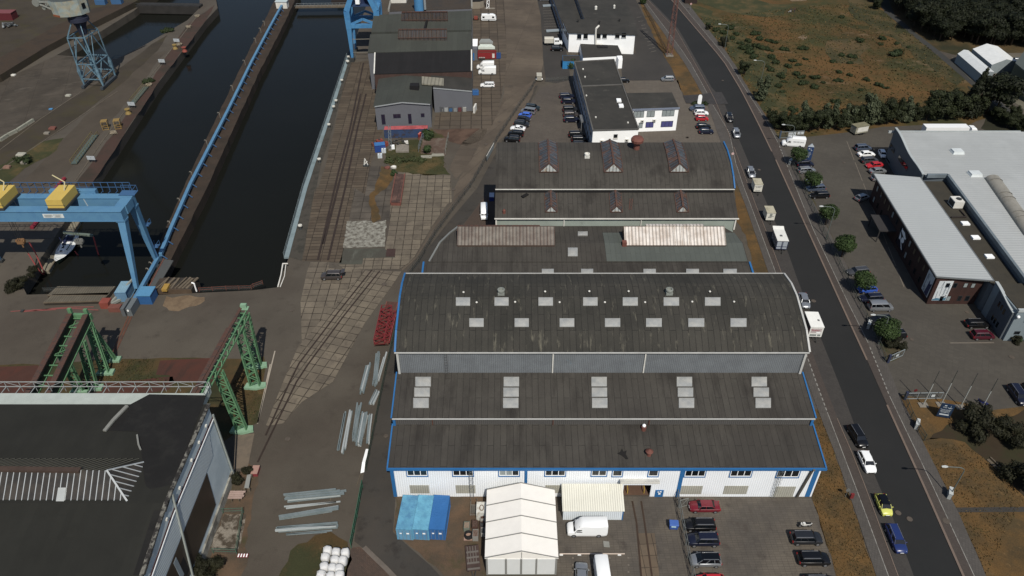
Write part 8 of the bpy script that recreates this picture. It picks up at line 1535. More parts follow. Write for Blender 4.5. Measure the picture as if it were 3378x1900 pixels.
o,a,b,en=gate('sliding_gate','wide mesh sliding gate with white boards behind the entrance van','W',(150,275),(525,255),2.0,[(.35,.66,.45,1.75),(.72,.84,1.0,1.8),(.85,.98,1.0,1.8)],flat('blue_grey_post',(62,78,96),.6)); rt=wallrot(a,b); k=a.lerp(b,.45)+en*1.3; text('IDEAL',('lettering'),ink,o,k+V(0,0,1.2),rt,.4); text('CREW','lettering',ink,o,a.lerp(b,.85)+en*1.3+V(0,0,1.4),rt,.32); m=MB(); k=a.lerp(b,.6)+en*1.2; m.add([k+V(-.25,0,1.0),k+V(.25,0,1.0),k+V(0,0,1.5)],[(0,1,2)]); m.build('emblem',ink,o)
gate('sliding_gate','mesh gate with white notice in front of the flagpoles','L',(1030,720),(1300,715),1.6,[(.7,.8,.6,1.2)],flat('navy_post',(44,50,72),.6)); gate('open_gate','short open gate leaf with white notice at the largest round tree','L',(905,445),(1015,395),1.7,[(.45,.62,.7,1.3)],flat('navy_post',(44,50,72),.6))
o=thing('road_sign','round no-entry sign beside the mesh gate of the dry corner','sign',P('L',1092,700)); m=MB(); m.tube((0,0,0),(0,0,1.9),.04); m.build('post',dgrey,o,local=True); MB().tube((0,-.06,1.7),(0,-.03,1.7),.32,None,14).build('disc',flat('sign_dull_red',(92,30,34),.5),o,local=True)
o=thing('fallen_ladder','broken wooden pallet track lying in the dark shrubs at the right edge','debris',P('L',1720,1250)); a,b=P('L',1650,1170),P('L',1785,1300); m=MB(); m.beam(a+V(0,0,.15),b+V(0,0,.15),.5,.12); m.beam(a+V(.6,.4,.2),b+V(.6,.4,.2),.2,.15); m.build('plank',wood,o)
o=thing('road_works_sign','round warning sign on a post where the pavement meets the arched hall','sign',P('V',1185,1280)); m=MB(); m.tube((0,0,0),(0,0,2.2),.05); m.build('post',grey,o,local=True); MB().tube((0,-.06,2.1),(0,-.03,2.1),.38,None,14).build('disc',flat('sign_pale',(190,160,156),.5),o,local=True)
gs='galvanised beams'; gmat=mk('galvanised_beam',(122,132,134),.55,.2,.12,.8,(102,114,116),(.4,.6),.8,fine=.06); gmat2=mk('galvanised_beam_pale',(160,166,166),.5,.2,.1,.8,fine=.05)
bd={}
def ibeam(L,kind):
 k=(round(L,1),kind)
 if k not in bd:
  m=MB(); w_,h_=(.26,.3) if kind==0 else (.2,.16)
  if kind==2: m.box(-L/2,L/2,-.3,.3,0,.09)
  else: m.box(-L/2,L/2,-w_/2,w_/2,0,.04).box(-L/2,L/2,-w_/2,w_/2,h_-.04,h_).box(-L/2,L/2,-.02,.02,.043,h_-.043)
  bd[k]=m.data('steel_beam',gmat if kind!=3 else gmat2)
 return bd[k]
r7=random.Random(11)
def stack(label,group,t,a,b,wd,n,kind=0,lay=1,mat=None):
 pa,pb=P(t,*a),P(t,*b); d=pb-pa; L=d.length; yaw=math.atan2(d.y,d.x); nn=V(-d.y,d.x,0).normalized()
 for k in range(2): o=thing('timber_bearer',f'wooden bearer under the {group}','timber',pa.lerp(pb,.25+.5*k)+V(0,0,0),yaw,f'bearers under the {group}'); MB().box(-.06,.06,-wd*.7,wd*.7,0,.1).build('plank',MATS['weathered_wood'],o,local=True)
 for i in range(n):
  ly=i//max(1,math.ceil(n/lay)); j=i%max(1,math.ceil(n/lay)); per=max(1,math.ceil(n/lay)); off=(j-(per-1)/2)*wd/per+r7.uniform(-.03,.03); l=L*r7.uniform(.8,1.0); sh=r7.uniform(-.5,.5)*(L-l)
  o=bpy.data.objects.new('steel_beam',ibeam(l,kind)); COL.objects.link(o); c=(pa+pb)/2+nn*off+d.normalized()*sh; o.location=(c.x,c.y,.12+ly*.31); o.rotation_euler.z=yaw+r7.uniform(-.025,.025); tag(o,label,'steel beam',group,'thing')
  if r7.random()<.25: o.material_slots[0].link='OBJECT'; o.material_slots[0].material=gmat2
stack('galvanised beam in the big pile nearest the hall, below the red truss','beams below the red truss','a',(35,870),(100,600),.9,6,lay=2); stack('galvanised beam in the tall bundle just right of the pale one below the red truss','beams in the tall bundle','a',(150,800),(185,500),.8,6,lay=2); stack('galvanised beam lying apart beside the hall fence','beams along the hall fence','a',(165,790),(255,495),.35,2); stack('short galvanised beam in the crossed heap by the fence','short beams by the fence','a',(120,960),(180,830),.9,4); stack('long galvanised beam at the left of the yard pile','long beams at the left of the pile','J',(597,555),(655,220),.3,2); stack('long galvanised beam second from the left in the yard pile','beams second from the left','J',(640,550),(700,225),.55,4,lay=2); stack('galvanised beam in the middle bundle of the yard pile','beams in the middle bundle','J',(715,455),(762,170),.75,6,lay=2); stack('loose galvanised beam in the splayed heap by the fence','beams in the splayed heap','J',(755,490),(805,240),1.0,8,lay=2); stack('loose thin galvanised beam at the right of the splayed heap','thin beams right of the heap','J',(820,480),(845,245),.6,5,kind=1,lay=2)
stack('galvanised beam in the top row of the crosswise pile','beams in the top crosswise row','J',(195,885),(665,838),1.3,9,lay=3); stack('bright galvanised beam lying alone below the top crosswise row','bright beams below the top row','J',(190,945),(625,898),.4,2,kind=3); stack('galvanised beam in the slanting middle row of the crosswise pile','beams in the slanting row','J',(145,1025),(610,950),.8,5,lay=2); stack('galvanised beam in the lowest crosswise row above the white bags','beams in the lowest crosswise row','J',(140,1108),(605,1078),.9,7,lay=2); stack('thin galvanised beam in front of the lowest crosswise row','thin beams in front of the lowest row','J',(200,1145),(570,1120),.3,2,kind=1)
o=thing('bent_sheet','bent white steel sheet leaning by the lane fence','sheet',P('J',795,600)); k=[P('J',x,y,z) for x,y,z in((768,680,.2),(795,672,.2),(803,600,.5),(830,500,.3),(808,500,.3),(780,600,.5))]; m=MB(); m.slab([k[0],k[1],k[2],k[5]],.05).slab([k[5],k[2],k[3],k[4]],.05); m.build('sheet',white,o); m=MB(); m.tube(P('J',740,775,.1),P('J',768,685,.3),.05); m.build('pole',wood,o)
o=thing('flat_wagon','long rusty flat wagon carrying red truss sections beside the hall','wagon',P('a',250,240)); c=[P('a',x,y,.9) for x,y in((150,420),(265,412),(358,45),(258,38))]; m=MB(); m.slab(c,.2); m.build('deck',mk('wagon_rust',(78,52,44),.85,0,.25,.6),o); m=MB()
for a,b in((c[0],c[3]),(c[1],c[2])): m.beam(a-V(0,0,.1),b-V(0,0,.1),.18,.35)
m.build('side_beam',rustr,o); m=MB()
for k in(.08,.3,.7,.92):
 for a,b in((c[0],c[3]),(c[1],c[2])): q_=a.lerp(b,k); m.tube(q_-V(.12,0,.55),q_-V(-.12,0,.55),.34,None,10)
m.build('wheel',dgrey,o)
for lb,(x0,y0,x1,y1),w_,z in(('red lattice truss on top of the rusty wagon',(190,395,258,90),1.0,1.75),('second red lattice truss half under the first on the wagon',(255,385,315,140),.5,1.6)):
 o=thing('red_truss',lb,'truss',P('a',x0,y0)); a,b=P('a',x0,y0,z),P('a',x1,y1,z); d=(b-a).normalized(); n_=V(-d.y,d.x,0); m=MB()
 for s in(-1,1):
  for zz in(-.55,.55): m.beam(a+n_*s*w_+V(0,0,zz),b+n_*s*w_+V(0,0,zz),.14)
 m.build('chord',red,o); m=MB(); N_=7
 for i in range(N_+1):
  p=a.lerp(b,i/N_);
  for zz in(-.55,.55): m.beam(p-n_*w_+V(0,0,zz),p+n_*w_+V(0,0,zz),.08)
  for s in(-1,1): m.beam(p+n_*s*w_-V(0,0,.55),p+n_*s*w_+V(0,0,.55),.1)
  if i<N_:
   q_=a.lerp(b,(i+1)/N_)
   for zz in(-.55,.55): m.beam(p-n_*w_*(1 if i%2 else -1)+V(0,0,zz),q_+n_*w_*(1 if i%2 else -1)+V(0,0,zz),.12)
   for s in(-1,1): m.beam(p+n_*s*w_-V(0,0,.55),q_+n_*s*w_+V(0,0,.55),.1)
 m.build('lattice',red,o)
bagm=mk('bulk_bag',(196,196,194),.8,0,.06,.8,(190,192,194),(.42,.62),1.5,fine=.06,bsc=4,bump=.5)
for i,(x,y,z) in enumerate(((210,1010,0),(345,1040,0),(490,1045,0),(175,1120,0),(325,1160,0),(450,1170,.0),(155,1270,0),(285,1290,0),(395,1300,.0),(110,1400,0),(260,1420,0),(400,1400,0),(60,1500,0),(200,1530,0),(340,1530,0))):
 p=P('g',x,y+80); r=random.Random(40+i); o=thing('bulk_bag','full white bulk bag in the heap at the end of the green fence','bag',p,r.uniform(-.3,.3),'white bulk bags'); m=MB(); rg_=[]
 for z_,s in((0,.82),(.25,.98),(.7,1.0),(1.05,.92),(1.25,.7),(1.3,.35)):
  rg_.append([(s*.62*(abs(math.cos(a))**.6)*(1 if math.cos(a)>0 else -1)+r.uniform(-.04,.04),s*.62*(abs(math.sin(a))**.6)*(1 if math.sin(a)>0 else -1)+r.uniform(-.04,.04),z_*1.05+r.uniform(-.03,.05)) for a in [k*math.pi/8+.2 for k in range(16)]])
 m.loft(rg_); m.build('sack',bagm,o,local=True,smooth=True); m=MB()
 for s in(-1,1): m.path([(s*.45,-.3,1.15),(s*.5,0,1.5),(s*.45,.3,1.15)],.03,4)
 m.build('lifting_loop',bagm,o,local=True)
def crate(label,t,x0,x1,y,d,h,mat,fill=None,cat='crate',nm='crate'):
 a,b=P(t,x0,y),P(t,x1,y); o=thing(nm,label,cat,((a.x+b.x)/2,a.y,0)); w_=b.x-a.x; m=MB(); k=.06
 m.box(-w_/2,w_/2,0,k,.08,h).box(-w_/2,w_/2,d-k,d,.08,h).box(-w_/2,-w_/2+k,k,d-k,.08,h).box(w_/2-k,w_/2,k,d-k,.08,h).box(-w_/2+k,w_/2-k,k,d-k,.08,.16); m.build('box',mat,o,local=True); m=MB(); m.box(-w_/2+.05,-w_/2+.2,.05,d-.05,0,.077).box(w_/2-.2,w_/2-.05,.05,d-.05,0,.077); m.build('foot',wood,o,local=True)
 if fill:
  m=MB(); r=random.Random(len(label))
  for i in range(9): m.ball((r.uniform(-w_*.35,w_*.35),r.uniform(.15,d-.15),h-.15),.16,6,4)
  m.box(-w_/2+k+.003,w_/2-k-.003,k+.003,d-k-.003,.163,h-.16); m.build('contents',fill,o,local=True)
 return o
crate('open steel crate with pale round contents left of the tent','b',128,212,835,1.2,1.0,flat('crate_greygreen',(104,110,98),.7),mk('pale_lumps',(128,112,96),.9,0,.3,2)); crate('rusty open crate behind the grey block beside the tent','b',245,325,820,1.2,1.1,rusted,mk('scrap_fill',(80,62,54),.9,0,.3,2)); crate('grey crate with mixed scrap in front of the rusty one','b',252,332,965,1.3,1.2,flat('crate_grey',(128,126,120),.7),mk('scrap_fill2',(104,86,76),.9,0,.3,2)); crate('pale crate close to the tent wall','b',362,425,715,1.1,1.2,flat('crate_pale',(150,146,138),.7),rusted); crate('dark crate against the tent wall below the pale one','b',350,412,815,1.0,.9,rusted,dgrey); crate('narrow pale crate lowest against the tent wall','b',368,420,905,1.0,1.0,flat('crate_pale2',(140,138,132),.7),dgrey)
a,b=P('b',330,670),P('b',450,670); o=thing('cabin_tank','dirty white equipment cabinet with a hose on top, in the corner behind the tent','cabinet',((a.x+b.x)/2,a.y,0)); m=MB(); m.box(-.9,1.0,0,2.0,0,1.9); m.build('body',mk('dirty_cabinet',(190,190,182),.7,0,.12,1,(150,140,124),(.5,.65),1.2),o,local=True); m=MB(); m.path([(.3*math.cos(t)-.1,.9+.5*math.sin(t),1.95) for t in [i*.5 for i in range(14)]],.06,5); m.build('hose',flat('rusty_hose',(96,70,54),.8),o,local=True)
p=P('b',195,945); o=thing('hose_coil','coil of black hose on a pallet beside the scrap crates','hose',p); m=MB(); m.box(-.7,.6,-.1,1.2,0,.14); m.build('pallet',flat('pallet_pink',(150,122,108),.8),o,local=True)
m=MB()
for k in range(5): m.path([(.6*math.cos(i*.45)*(1-k*.04),.55+.6*math.sin(i*.45)*(1-k*.04),.25+k*.13) for i in range(15)],.09,6)
m.build('coil',black,o,local=True)
c=[P('b',x,y) for x,y in((175,1420),(368,1400),(335,1050),(148,1070))]; o=thing('flat_trailer','dark slatted flat trailer left of the tent front','trailer',c[0]); m=MB(); m.slab([v+V(0,0,.75) for v in c],.18); m.build('deck',mk('trailer_rust',(66,52,48),.85,0,.25,1),o); m=MB();
for k in(.05,.28,.5,.72): a,b=c[0].lerp(c[3],k),c[1].lerp(c[2],k); m.beam(a+V(.1,0,.82),b+V(-.1,0,.82),.25,.12)
for k in(.15,.35,.55,.75): a,b=c[0].lerp(c[1],k),c[3].lerp(c[2],k); m.beam(a.lerp(b,.3)+V(0,0,.8),a.lerp(b,.95)+V(0,0,.8),.12,.08)
m.build('slat',flat('grey_slat',(96,90,84),.8),o); m=MB()
for v in c: m.tube(v.lerp(sum(c,V(0,0,0))/4,.2)+V(-.1,0,.28),v.lerp(sum(c,V(0,0,0))/4,.2)+V(.1,0,.28),.27,None,10)
m.build('wheel',tyre,o); m=MB(); m.beam(c[0].lerp(c[1],.35)+V(0,0,.5),c[0].lerp(c[1],.5)+V(0,-1.4,.4),.1); m.beam(c[0].lerp(c[1],.65)+V(0,0,.5),c[0].lerp(c[1],.5)+V(0,-1.4,.4),.1); m.build('tow_bar',dgrey,o)
a=P('b',218,620); o=thing('steel_rack','low grey rack of bars above the scrap crates','rack',a); m=MB();
for x in(0,.95): m.beam((x,0,.4),(x,2.6,.4),.09); m.beam((x,2.6,0),(x,2.6,1.0),.09)
for i in range(6): m.beam((.2+i*.12,.3,.45),(.2+i*.12,1.8,.45),.06)
m.beam((0,.1,.4),(.95,.1,.4),.08); m.beam((0,1.9,.4),(.95,1.9,.4),.08); m.build('frame',flat('rack_grey',(106,102,94),.8),o,local=True)
a,b=P('K',1148,1110),P('K',1212,1110); o=thing('blue_dumpster','blue wheeled waste bin standing by the mesh fence','bin',((a.x+b.x)/2,a.y,0),R(-4)); m=MB(); m.loft([[(x*s,y,z) for x,y in((-.68,.05),(.68,.05),(.68,1.0),(-.68,1.0))] for s,z in((.85,.2),(1,1.15))]); m.build('body',flat('bin_blue',(44,76,140),.5),o,local=True); m=MB(); m.loft([[(-.7,.0,1.16),(.7,.0,1.16),(.7,1.05,1.16),(-.7,1.05,1.16)],[(-.66,.1,1.3),(.66,.1,1.3),(.66,.95,1.34),(-.66,.95,1.34)]]); m.build('lid',flat('bin_lid_blue',(58,92,160),.45),o,local=True); m=MB(); m.box(-.4,.3,.0,.06,.75,1.0); m.build('label_plate',flat('label_pale',(160,190,196),.5),o,local=True)
for x in(-.5,.5): MB().tube((x-.05,.15,.12),(x+.05,.15,.12),.12,None,8).build('wheel',tyre,o,local=True)
a,b=P('K',333,1293),P('K',815,1293); o=thing('barrier_pole','long pale pole lying on low blocks behind the silver car','pole',a); m=MB(); m.tube(a+V(0,0,.35),b+V(0,0,.35),.09,None,8); m.build('pole',flat('pale_pink_pole',(176,160,146),.6),o); m=MB()
for k in(.02,.3,.6,.92): p=a.lerp(b,k); m.box(p.x-.25,p.x+.25,p.y-.1,p.y+.1,0,.25)
m.build('foot',white,o)
c=[P('K',x,y) for x,y in((660,1235),(705,1238),(700,1195),(655,1190))]; o=thing('grey_sheet','square grey sheet lying flat below the white van','sheet',c[0]); MB().slab([v+V(0,0,.12) for v in c],.05).build('sheet',flat('sheet_grey',(120,120,114),.7),o)
o=thing('plank_stack','stack of pale scaffold planks on trestles beside the shed gable','planks',P('e',320,485)); a,b=P('e',215,470),P('e',440,470); m=MB();
for k in range(4): m.box(a.x,b.x-.4+.2*(k%2),a.y+.1+k*.38,a.y+.42+k*.38,.7,.8)
m.build('plank',mk('pinkish_planks',(148,126,116),.85,0,.15,1),o); m=MB()
for x in(a.x+.6,b.x-.9): m.box(x-.06,x+.06,a.y,a.y+1.8,0,.697)
m.build('trestle',wood,o)
o=thing('steel_plate','grey steel plate propped on blocks by the shed','plate',P('e',460,330)); k=[P('e',x,y,.9) for x,y in((425,275),(485,280),(515,100),(465,98))]; m=MB(); m.slab(k,.12); m.build('plate',flat('plate_grey',(124,126,122),.6),o); m=MB()
for v in k: m.box(v.x-.15,v.x+.15,v.y-.15,v.y+.15,0,.78)
m.build('block',wood,o)
a,b=P('e',525,130),P('e',608,128); o=thing('red_box','low open box with red front beside the steel plate','box',a); m=MB(); m.box(a.x,b.x,a.y,a.y+1.6,0,.7); m.build('body',flat('dull_red_box',(120,44,50),.7),o); MB().box(a.x-.04,b.x+.04,a.y-.04,a.y+1.64,.703,.8).build('lid',flat('pinkish_lid',(150,116,104),.8),o)
o=thing('barrier_board','red and white striped barrier board lying by the gravel pad','barrier',P('e',370,1200)); a=P('e',330,1215); m=MB(); m.box(a.x,a.x+1.6,a.y,a.y+.6,.2,.28); m.build('board',red,o); m=MB()
for i in range(4): m.box(a.x+.1+i*.4,a.x+.28+i*.4,a.y+.03,a.y+.57,.283,.3)
m.build('stripe',white,o); MB().box(a.x+.2,a.x+1.4,a.y+.1,a.y+.5,0,.197).build('foot',black,o)
fence('wire_cage','thin green wire cage round the crushed-stone pad',[P('e',150,620),P('e',420,610),P('e',330,1160),P('e',20,1150)],1.2,mesh,flat('cage_green',(70,96,80),.7),2.5)
o=thing('yellow_lump','small yellow float lying on the grass under the runway','float',P('d',1045,550)); m=MB(); m.ball((0,0,.3),.45,8,6,sz=.7); m.build('float',flat('dull_yellow',(170,140,70),.7),o,local=True); MB().box(-.7,.7,-.1,.1,.0,.15).build('rope_end',wood,o,local=True)
o=thing('pipe_bundle','short rusty pipes on the concrete by the shed corner','pipes',P('e',240,60)); m=MB()
for i in range(4): m.tube(P('e',225+i*8,20-i*5,.3),P('e',285+i*6,125-i*8,.2),.09)
m.build('pipe',flat('pale_pipe2',(140,132,118),.7),o)
def drum(label,t,x,y,mat,r=.9,h=1.1,nm='steel_tank'):
 p=P(t,x,y); o=thing(nm,label,'tank',p,rnd.uniform(0,1)); m=MB(); m.box(-r,r,-r*.6,r*.6,.1,h); m.build('body',mat,o,local=True,); m=MB()
 for i in range(5): m.box(-r+.1+i*r*.4,-r+.2+i*r*.4,-r*.62,r*.62,.1,h+.05)
 m.build('rib',mat,o,local=True); MB().box(-r*.3,r*.3,-r*.2,r*.2,h+.003,h+.2).build('lid',dgrey,o,local=True)
drum('rust-red ribbed tank highest of three in the scrap yard','S',295,515,orange); drum('rust-red ribbed tank beside the striped mast post','S',390,570,orange,1.0,1.1); drum('darker rust-red tank at the left of the three','S',195,560,rustr,.7,1.0)
for lb,x,y in(('white liquid tank in its cage at the right of the blue box','372,690'.split(',')[0],690),('white liquid tank in its cage standing lower left of the other','303',785)):
 p=P('S',float(x),y); o=thing('liquid_tank',lb,'tank',p,R(6)); MB().box(-.58,.58,-.5,.5,.15,1.15).build('tank',flat('tank_white',(196,204,208),.5),o,local=True); m=MB()
 for sx in(-.6,0,.6):
  for sy in(-.52,.52): m.beam((sx,sy,.1),(sx,sy,1.2),.04)
 for z in(.4,.8,1.2):
  for sy in(-.52,.52): m.beam((-.6,sy,z),(.6,sy,z),.04)
 m.build('cage',grey,o,local=True); MB().box(-.6,.6,-.52,.52,0,.147).build('pallet',wood,o,local=True); MB().lathe((0,0,1.15),[(.15,0),(.15,.1)],8).build('cap',dgrey,o,local=True)
p=P('S',490,640); o=thing('lattice_post','thin grey lattice post leaning up beside the white tanks','mast',p); m=MB(); lattice(m,(0,0,0),(.3,.6,7),.7,(1,0,0),8,.07,.05,.4); m.build('lattice',grey,o,local=True); MB().box(-.5,.5,-.4,.4,0,.15).build('base',conc,o,local=True)
for lb,x,y,mt in(('white appliance lying between the lattice post and tank','535',620,white),('small white box beside the scrap heap','785',540,whited)):
 p=P('S',float(x),y); o=thing('white_appliance',lb,'appliance',p,R(15)); MB().box(-.5,.5,-.4,.4,.08,1.1).build('body',mt,o,local=True); MB().box(-.45,.45,-.35,.35,0,.077).build('foot',black,o,local=True)
c=[P('S',x,y) for x,y in((590,690),(830,690),(835,565),(600,560))]; o=thing('concrete_slab','thick grey concrete slab with tyres and scrap on it','slab',c[0]); MB().slab([v+V(0,0,.5) for v in c],.5).build('slab',conc,o)
m=MB(); r=random.Random(5)
for i in range(14): p=P('S',r.uniform(540,800),r.uniform(470,570)); m.beam(p+V(0,0,r.uniform(.2,.8)),p+V(r.uniform(-1.5,1.5),r.uniform(-1,1),r.uniform(.3,1.2)),r.uniform(.1,.4),r.uniform(.05,.3))
o=m.build('scrap_heap',mk('dark_scrap',(54,54,52),.8,.2,.4,1.5,(96,96,92),(.5,.65),1.5),None,label='tangled dark heap of scrap metal behind the concrete slab',cat='scrap heap')
fence('pad_fence','leaning wire fence on the left of the brown pad',[P('S',1010,680),P('S',1070,470),P('S',1100,440)],1.8,mesh,grey,1.8); fence('pad_fence','leaning wire fence on the right of the brown pad',[P('S',1500,720),P('S',1530,550),P('S',1560,420)],1.8,mesh,flat('pale_post3',(120,120,112),.7),1.8)
for lb,x,y in(('red barrel with pale top at the left fence of the brown pad',1025,450),('red barrel just behind the other one',1045,425)): p=P('S',x,y); o=thing('red_barrel',lb,'barrel',p); MB().lathe((0,0,.9),[(.35,0),(.36,.4),(.35,.9)],12).build('barrel',red,o,local=True); MB().box(-.3,.3,-.3,.3,0,.9).build('stand',rustr,o,local=True); MB().lathe((0,0,1.8),[(.3,.003),(.3,.04)],12).build('lid',flat('pale_red',(200,110,96),.6),o,local=True)
o=thing('white_beams','pale concrete beams lying at the lower edge of the brown pad','beams',P('S',1260,770)); m=MB();
for (x0,y0,x1,y1) in((1050,755,1480,735),(1055,772,1250,778),(1250,722,1470,718)): m.beam(P('S',x0,y0,.2),P('S',x1,y1,.2),.35,.3)
m.build('beam',flat('pale_concrete',(140,138,126),.9),o)
c=[P('S',x,y) for x,y in((535,1449),(715,1449),(762,1130),(590,1125))]+[P('F',x,y) for x,y in((995,130),(1070,132))]
o=thing('rusty_ramp','long rusty steel ramp plate on the slab yard','ramp',c[4]); k=[c[4],c[5],c[2],c[3]]; m=MB(); m.slab([v+V(0,0,.8) for v in k],.2); m.build('deck',mk('ramp_rust',(72,54,48),.85,0,.25,.4,(96,70,60),(.5,.65),.5,pat=('grid',1.3,6,.05,(50,38,34),.1),fine=.15),o); m=MB()
for a,b in((k[0],k[3]),(k[1],k[2])): m.beam(a+V(0,0,.75),b+V(0,0,.75),.25,.4)
m.beam(k[0]+V(0,0,.4),k[1]+V(0,0,.4),.2,.8); m.build('side_beam',rustr,o)
p=P('S',45,940); o=thing('bollard_winch','small white and grey winch stand on the quay paving','winch',p); m=MB(); m.box(-.8,.8,-.3,.5,0,.4); m.build('base',dgrey,o,local=True); m=MB(); m.beam((-.5,0,.3),(-.2,.3,2.2),.2).beam((.5,0,.3),(-.1,.3,2.0),.16).beam((-.6,.2,.4),(.4,.2,1.4),.2); m.build('frame',whited,o,local=True)
for lb,x,y,mt in(('rust-brown lump of machinery on the weedy ground','440',980,rustr),('crumpled white sheet on the weedy ground','555',970,whited)):
 p=P('S',float(x),y); o=thing('scrap_piece',lb,'scrap',p); m=MB(); r=random.Random(int(float(x))); m.loft([[(math.cos(a)*s*r.uniform(.6,1.2),math.sin(a)*s*.7*r.uniform(.6,1.2),z) for a in [k*.785 for k in range(8)]] for s,z in((.9,0),(.8,.45),(.3,.75))]); m.build('lump',mt,o,local=True)
cols=[(120,44,40),(150,152,150),(180,184,184),(40,110,170),(150,154,154),(130,48,56),(176,176,170)]
for i,cl in enumerate(cols):
 x=1340+i*34; p=P('B',x,838); o=thing('pallet_rack',('rack of red-brown boards at the left of the annex wall','grey pallet of pale sheets second by the annex wall','white-topped crate third by the annex wall','bright blue barrels on a pallet by the annex wall','pale crate right of the blue barrels','dark red frames second from the right by the annex wall','white-topped bins rightmost by the annex wall')[i],'pallet',p); r=random.Random(i); m=MB(); m.box(-.55,.55,.1,.9,.15,1.0+.4*r.random()); m.build('goods',flat('goods_%d'%i,cl,.7),o,local=True); m=MB()
 for k in range(4): m.box(-.5+k*.3,-.36+k*.3,.0,.097,.1,1.5+.3*r.random())
 m.build('boards',dgrey if i%2 else flat('goods_b%d'%i,tuple(int(c*.6) for c in cl),.7),o,local=True); MB().box(-.6,.6,0,1.0,0,.097).build('pallet',wood,o,local=True)
a,b=P('T',165,612),P('T',440,612); o=thing('red_skip','long dark red open skip with blue end door and white panel','skip',((a.x+b.x)/2,a.y,0)); w_=b.x-a.x; m=MB(); m.box(-w_/2,w_/2,0,.1,.2,2.3).box(-w_/2,w_/2,2.3,2.4,.2,2.3).box(-w_/2,-w_/2+.1,.1,2.3,.2,2.3).box(w_/2-.1,w_/2,.1,2.3,.2,2.3).box(-w_/2+.1,w_/2-.1,.1,2.3,.2,.35); m.build('body',flat('skip_red',(128,30,34),.6),o,local=True); m=MB(); m.slab([(w_/2+.05,.0,2.3),(w_/2+1.6,.2,2.3),(w_/2+1.6,.25,2.3),(w_/2+.05,.06,2.3)],2.1); m.build('door',flat('skip_blue_door',(40,70,120),.6),o,local=True); MB().box(w_/2-1.4,w_/2-.6,-.05,-.003,.5,2.0).build('notice',whited,o,local=True); m=MB();
for i in range(6): m.box(-w_/2+.2,w_/2-.3,.3+i*.3,.5+i*.3,1.5,1.9)
m.build('load',mk('brown_rubble',(84,52,44),.9,0,.3,1),o,local=True)
for lb,y,x0,x1,mt in(('stack of white foam boards behind the red skip',470,170,420,flat('foam_white',(196,204,196),.7)),('pale metal frames stacked above the white boards',390,185,390,flat('frames_grey',(138,142,140),.6))):
 a,b=P('T',x0,y),P('T',x1,y); o=thing('board_stack',lb,'stack',((a.x+b.x)/2,a.y,0)); w_=b.x-a.x; m=MB()
 for k in range(4): m.box(-w_/2+k*.2,w_/2-k*.35,k*.45,k*.45+.4,.2,1.0+.12*k)
 m.build('board',mt,o,local=True); MB().box(-w_/2,w_/2,0,1.8,0,.197).build('pallet',wood,o,local=True)
for lb,x in(('grey bin leftmost of three against the red skip',195),('grey bin in the middle of three against the red skip',225),('grey bin rightmost of three against the red skip',258)): p=P('T',x,632); o=thing('grey_bin',lb,'bin',p); MB().box(-.28,.28,-.3,.3,.05,1.0).build('body',dgrey,o,local=True); MB().box(-.3,.3,-.32,.32,1.003,1.1).build('lid',flat('bin_lid_pale',(150,150,146),.6),o,local=True)
p=P('T',130,1150); o=thing('blue_machine','blue machine frame beside the workshop corner','machine',p); m=MB(); m.box(-.9,1.0,-.3,1.0,.1,1.3); m.build('body',flat('machine_blue',(42,92,150),.6),o,local=True); m=MB(); m.beam((-.8,0,1.3),(-.8,0,2.0),.1).beam((.8,0,1.3),(.8,0,2.0),.1).beam((-.8,0,2),(.8,0,2),.1); m.build('frame',flat('machine_blue2',(60,120,170),.6),o,local=True)
p=P('T',135,1405); o=thing('wall_panel','white panel propped upright in a frame by the annex corner','panel',p,R(80)); m=MB(); m.slab([(-1.5,0,2.2),(1.5,0,2.2),(1.5,.5,2.2),(-1.5,.5,2.2)],1.9); m.build('panel',whited,o,local=True); MB().box(-1.6,1.6,-.3,.9,0,.25).build('frame',wood,o,local=True)
o=thing('lean_to','small grey lean-to with white roof against the twin-roof hall','lean-to',P('T',118,620)); a,b=P('T',82,630),P('T',158,630); m=MB(); m.box(a.x,b.x,a.y,a.y+7,0,4); m.build('wall',gw,o); m=MB(); m.slab([(a.x,a.y+2.6,4.1),(b.x,a.y+2.6,4.1),(b.x,a.y+7,5.0),(a.x,a.y+7,5.0)],.1); m.build('roof',white,o); m=MB(); m.box(a.x+.3,b.x-1.0,a.y-.05,a.y-.003,0,2.6); m.build('door',contb,o)
p=P('B',1630,150); o=thing('red_tractor','small red machine with black wheels beside the twin-roof hall','machine',p); m=MB(); m.box(-.7,.7,-.8,.8,.5,1.4); m.build('body',orange,o,local=True)
for x in(-.7,.7): MB().tube((x,-.5,.4),(x,.5,.4),.4,None,10).build('wheel',tyre,o,local=True)
p=P('Q',2225,120); o=thing('lattice_tripod','white lattice tripod mast base beside the caravan','mast',p); m=MB(); lattice(m,(-.8,0,0),(-.2,.5,9),1.0,(1,0,0),7,.16,.12,.8); m.build('lattice',white,o,local=True); MB().box(-2,2,-.6,.8,0,.2).build('base',conc,o,local=True)
for lb,x,y in(('pale blue-grey loading ramp upper of two at the marked bays',260,50),('pale blue-grey loading ramp beside the crew-cab truck',290,238)): p=P('C',x,y); o=thing('loading_ramp',lb,'ramp',p,R(3)); MB().slab([(-3,-.9,.6),(3,-.9,.9),(3,.9,.9),(-3,.9,.6)],.4).build('ramp',flat('ramp_blue_grey',(132,142,148),.6),o,local=True); MB().box(-2.6,2.6,-.7,.7,0,.197).build('base',dgrey,o,local=True)
o=thing('blue_bin','dark blue bin half hidden at the corner of the north hall','bin',P('F',1762,95)); p=P('F',1758,100); MB().box(p.x-.9,p.x+.2,p.y,p.y+2,0,1.2).build('body',flat('bin_navy',(34,54,120),.5),o); MB().box(p.x-.95,p.x+.25,p.y-.05,p.y+2.05,1.203,1.3).build('lid',flat('bin_white_lid',(150,160,180),.5),o)
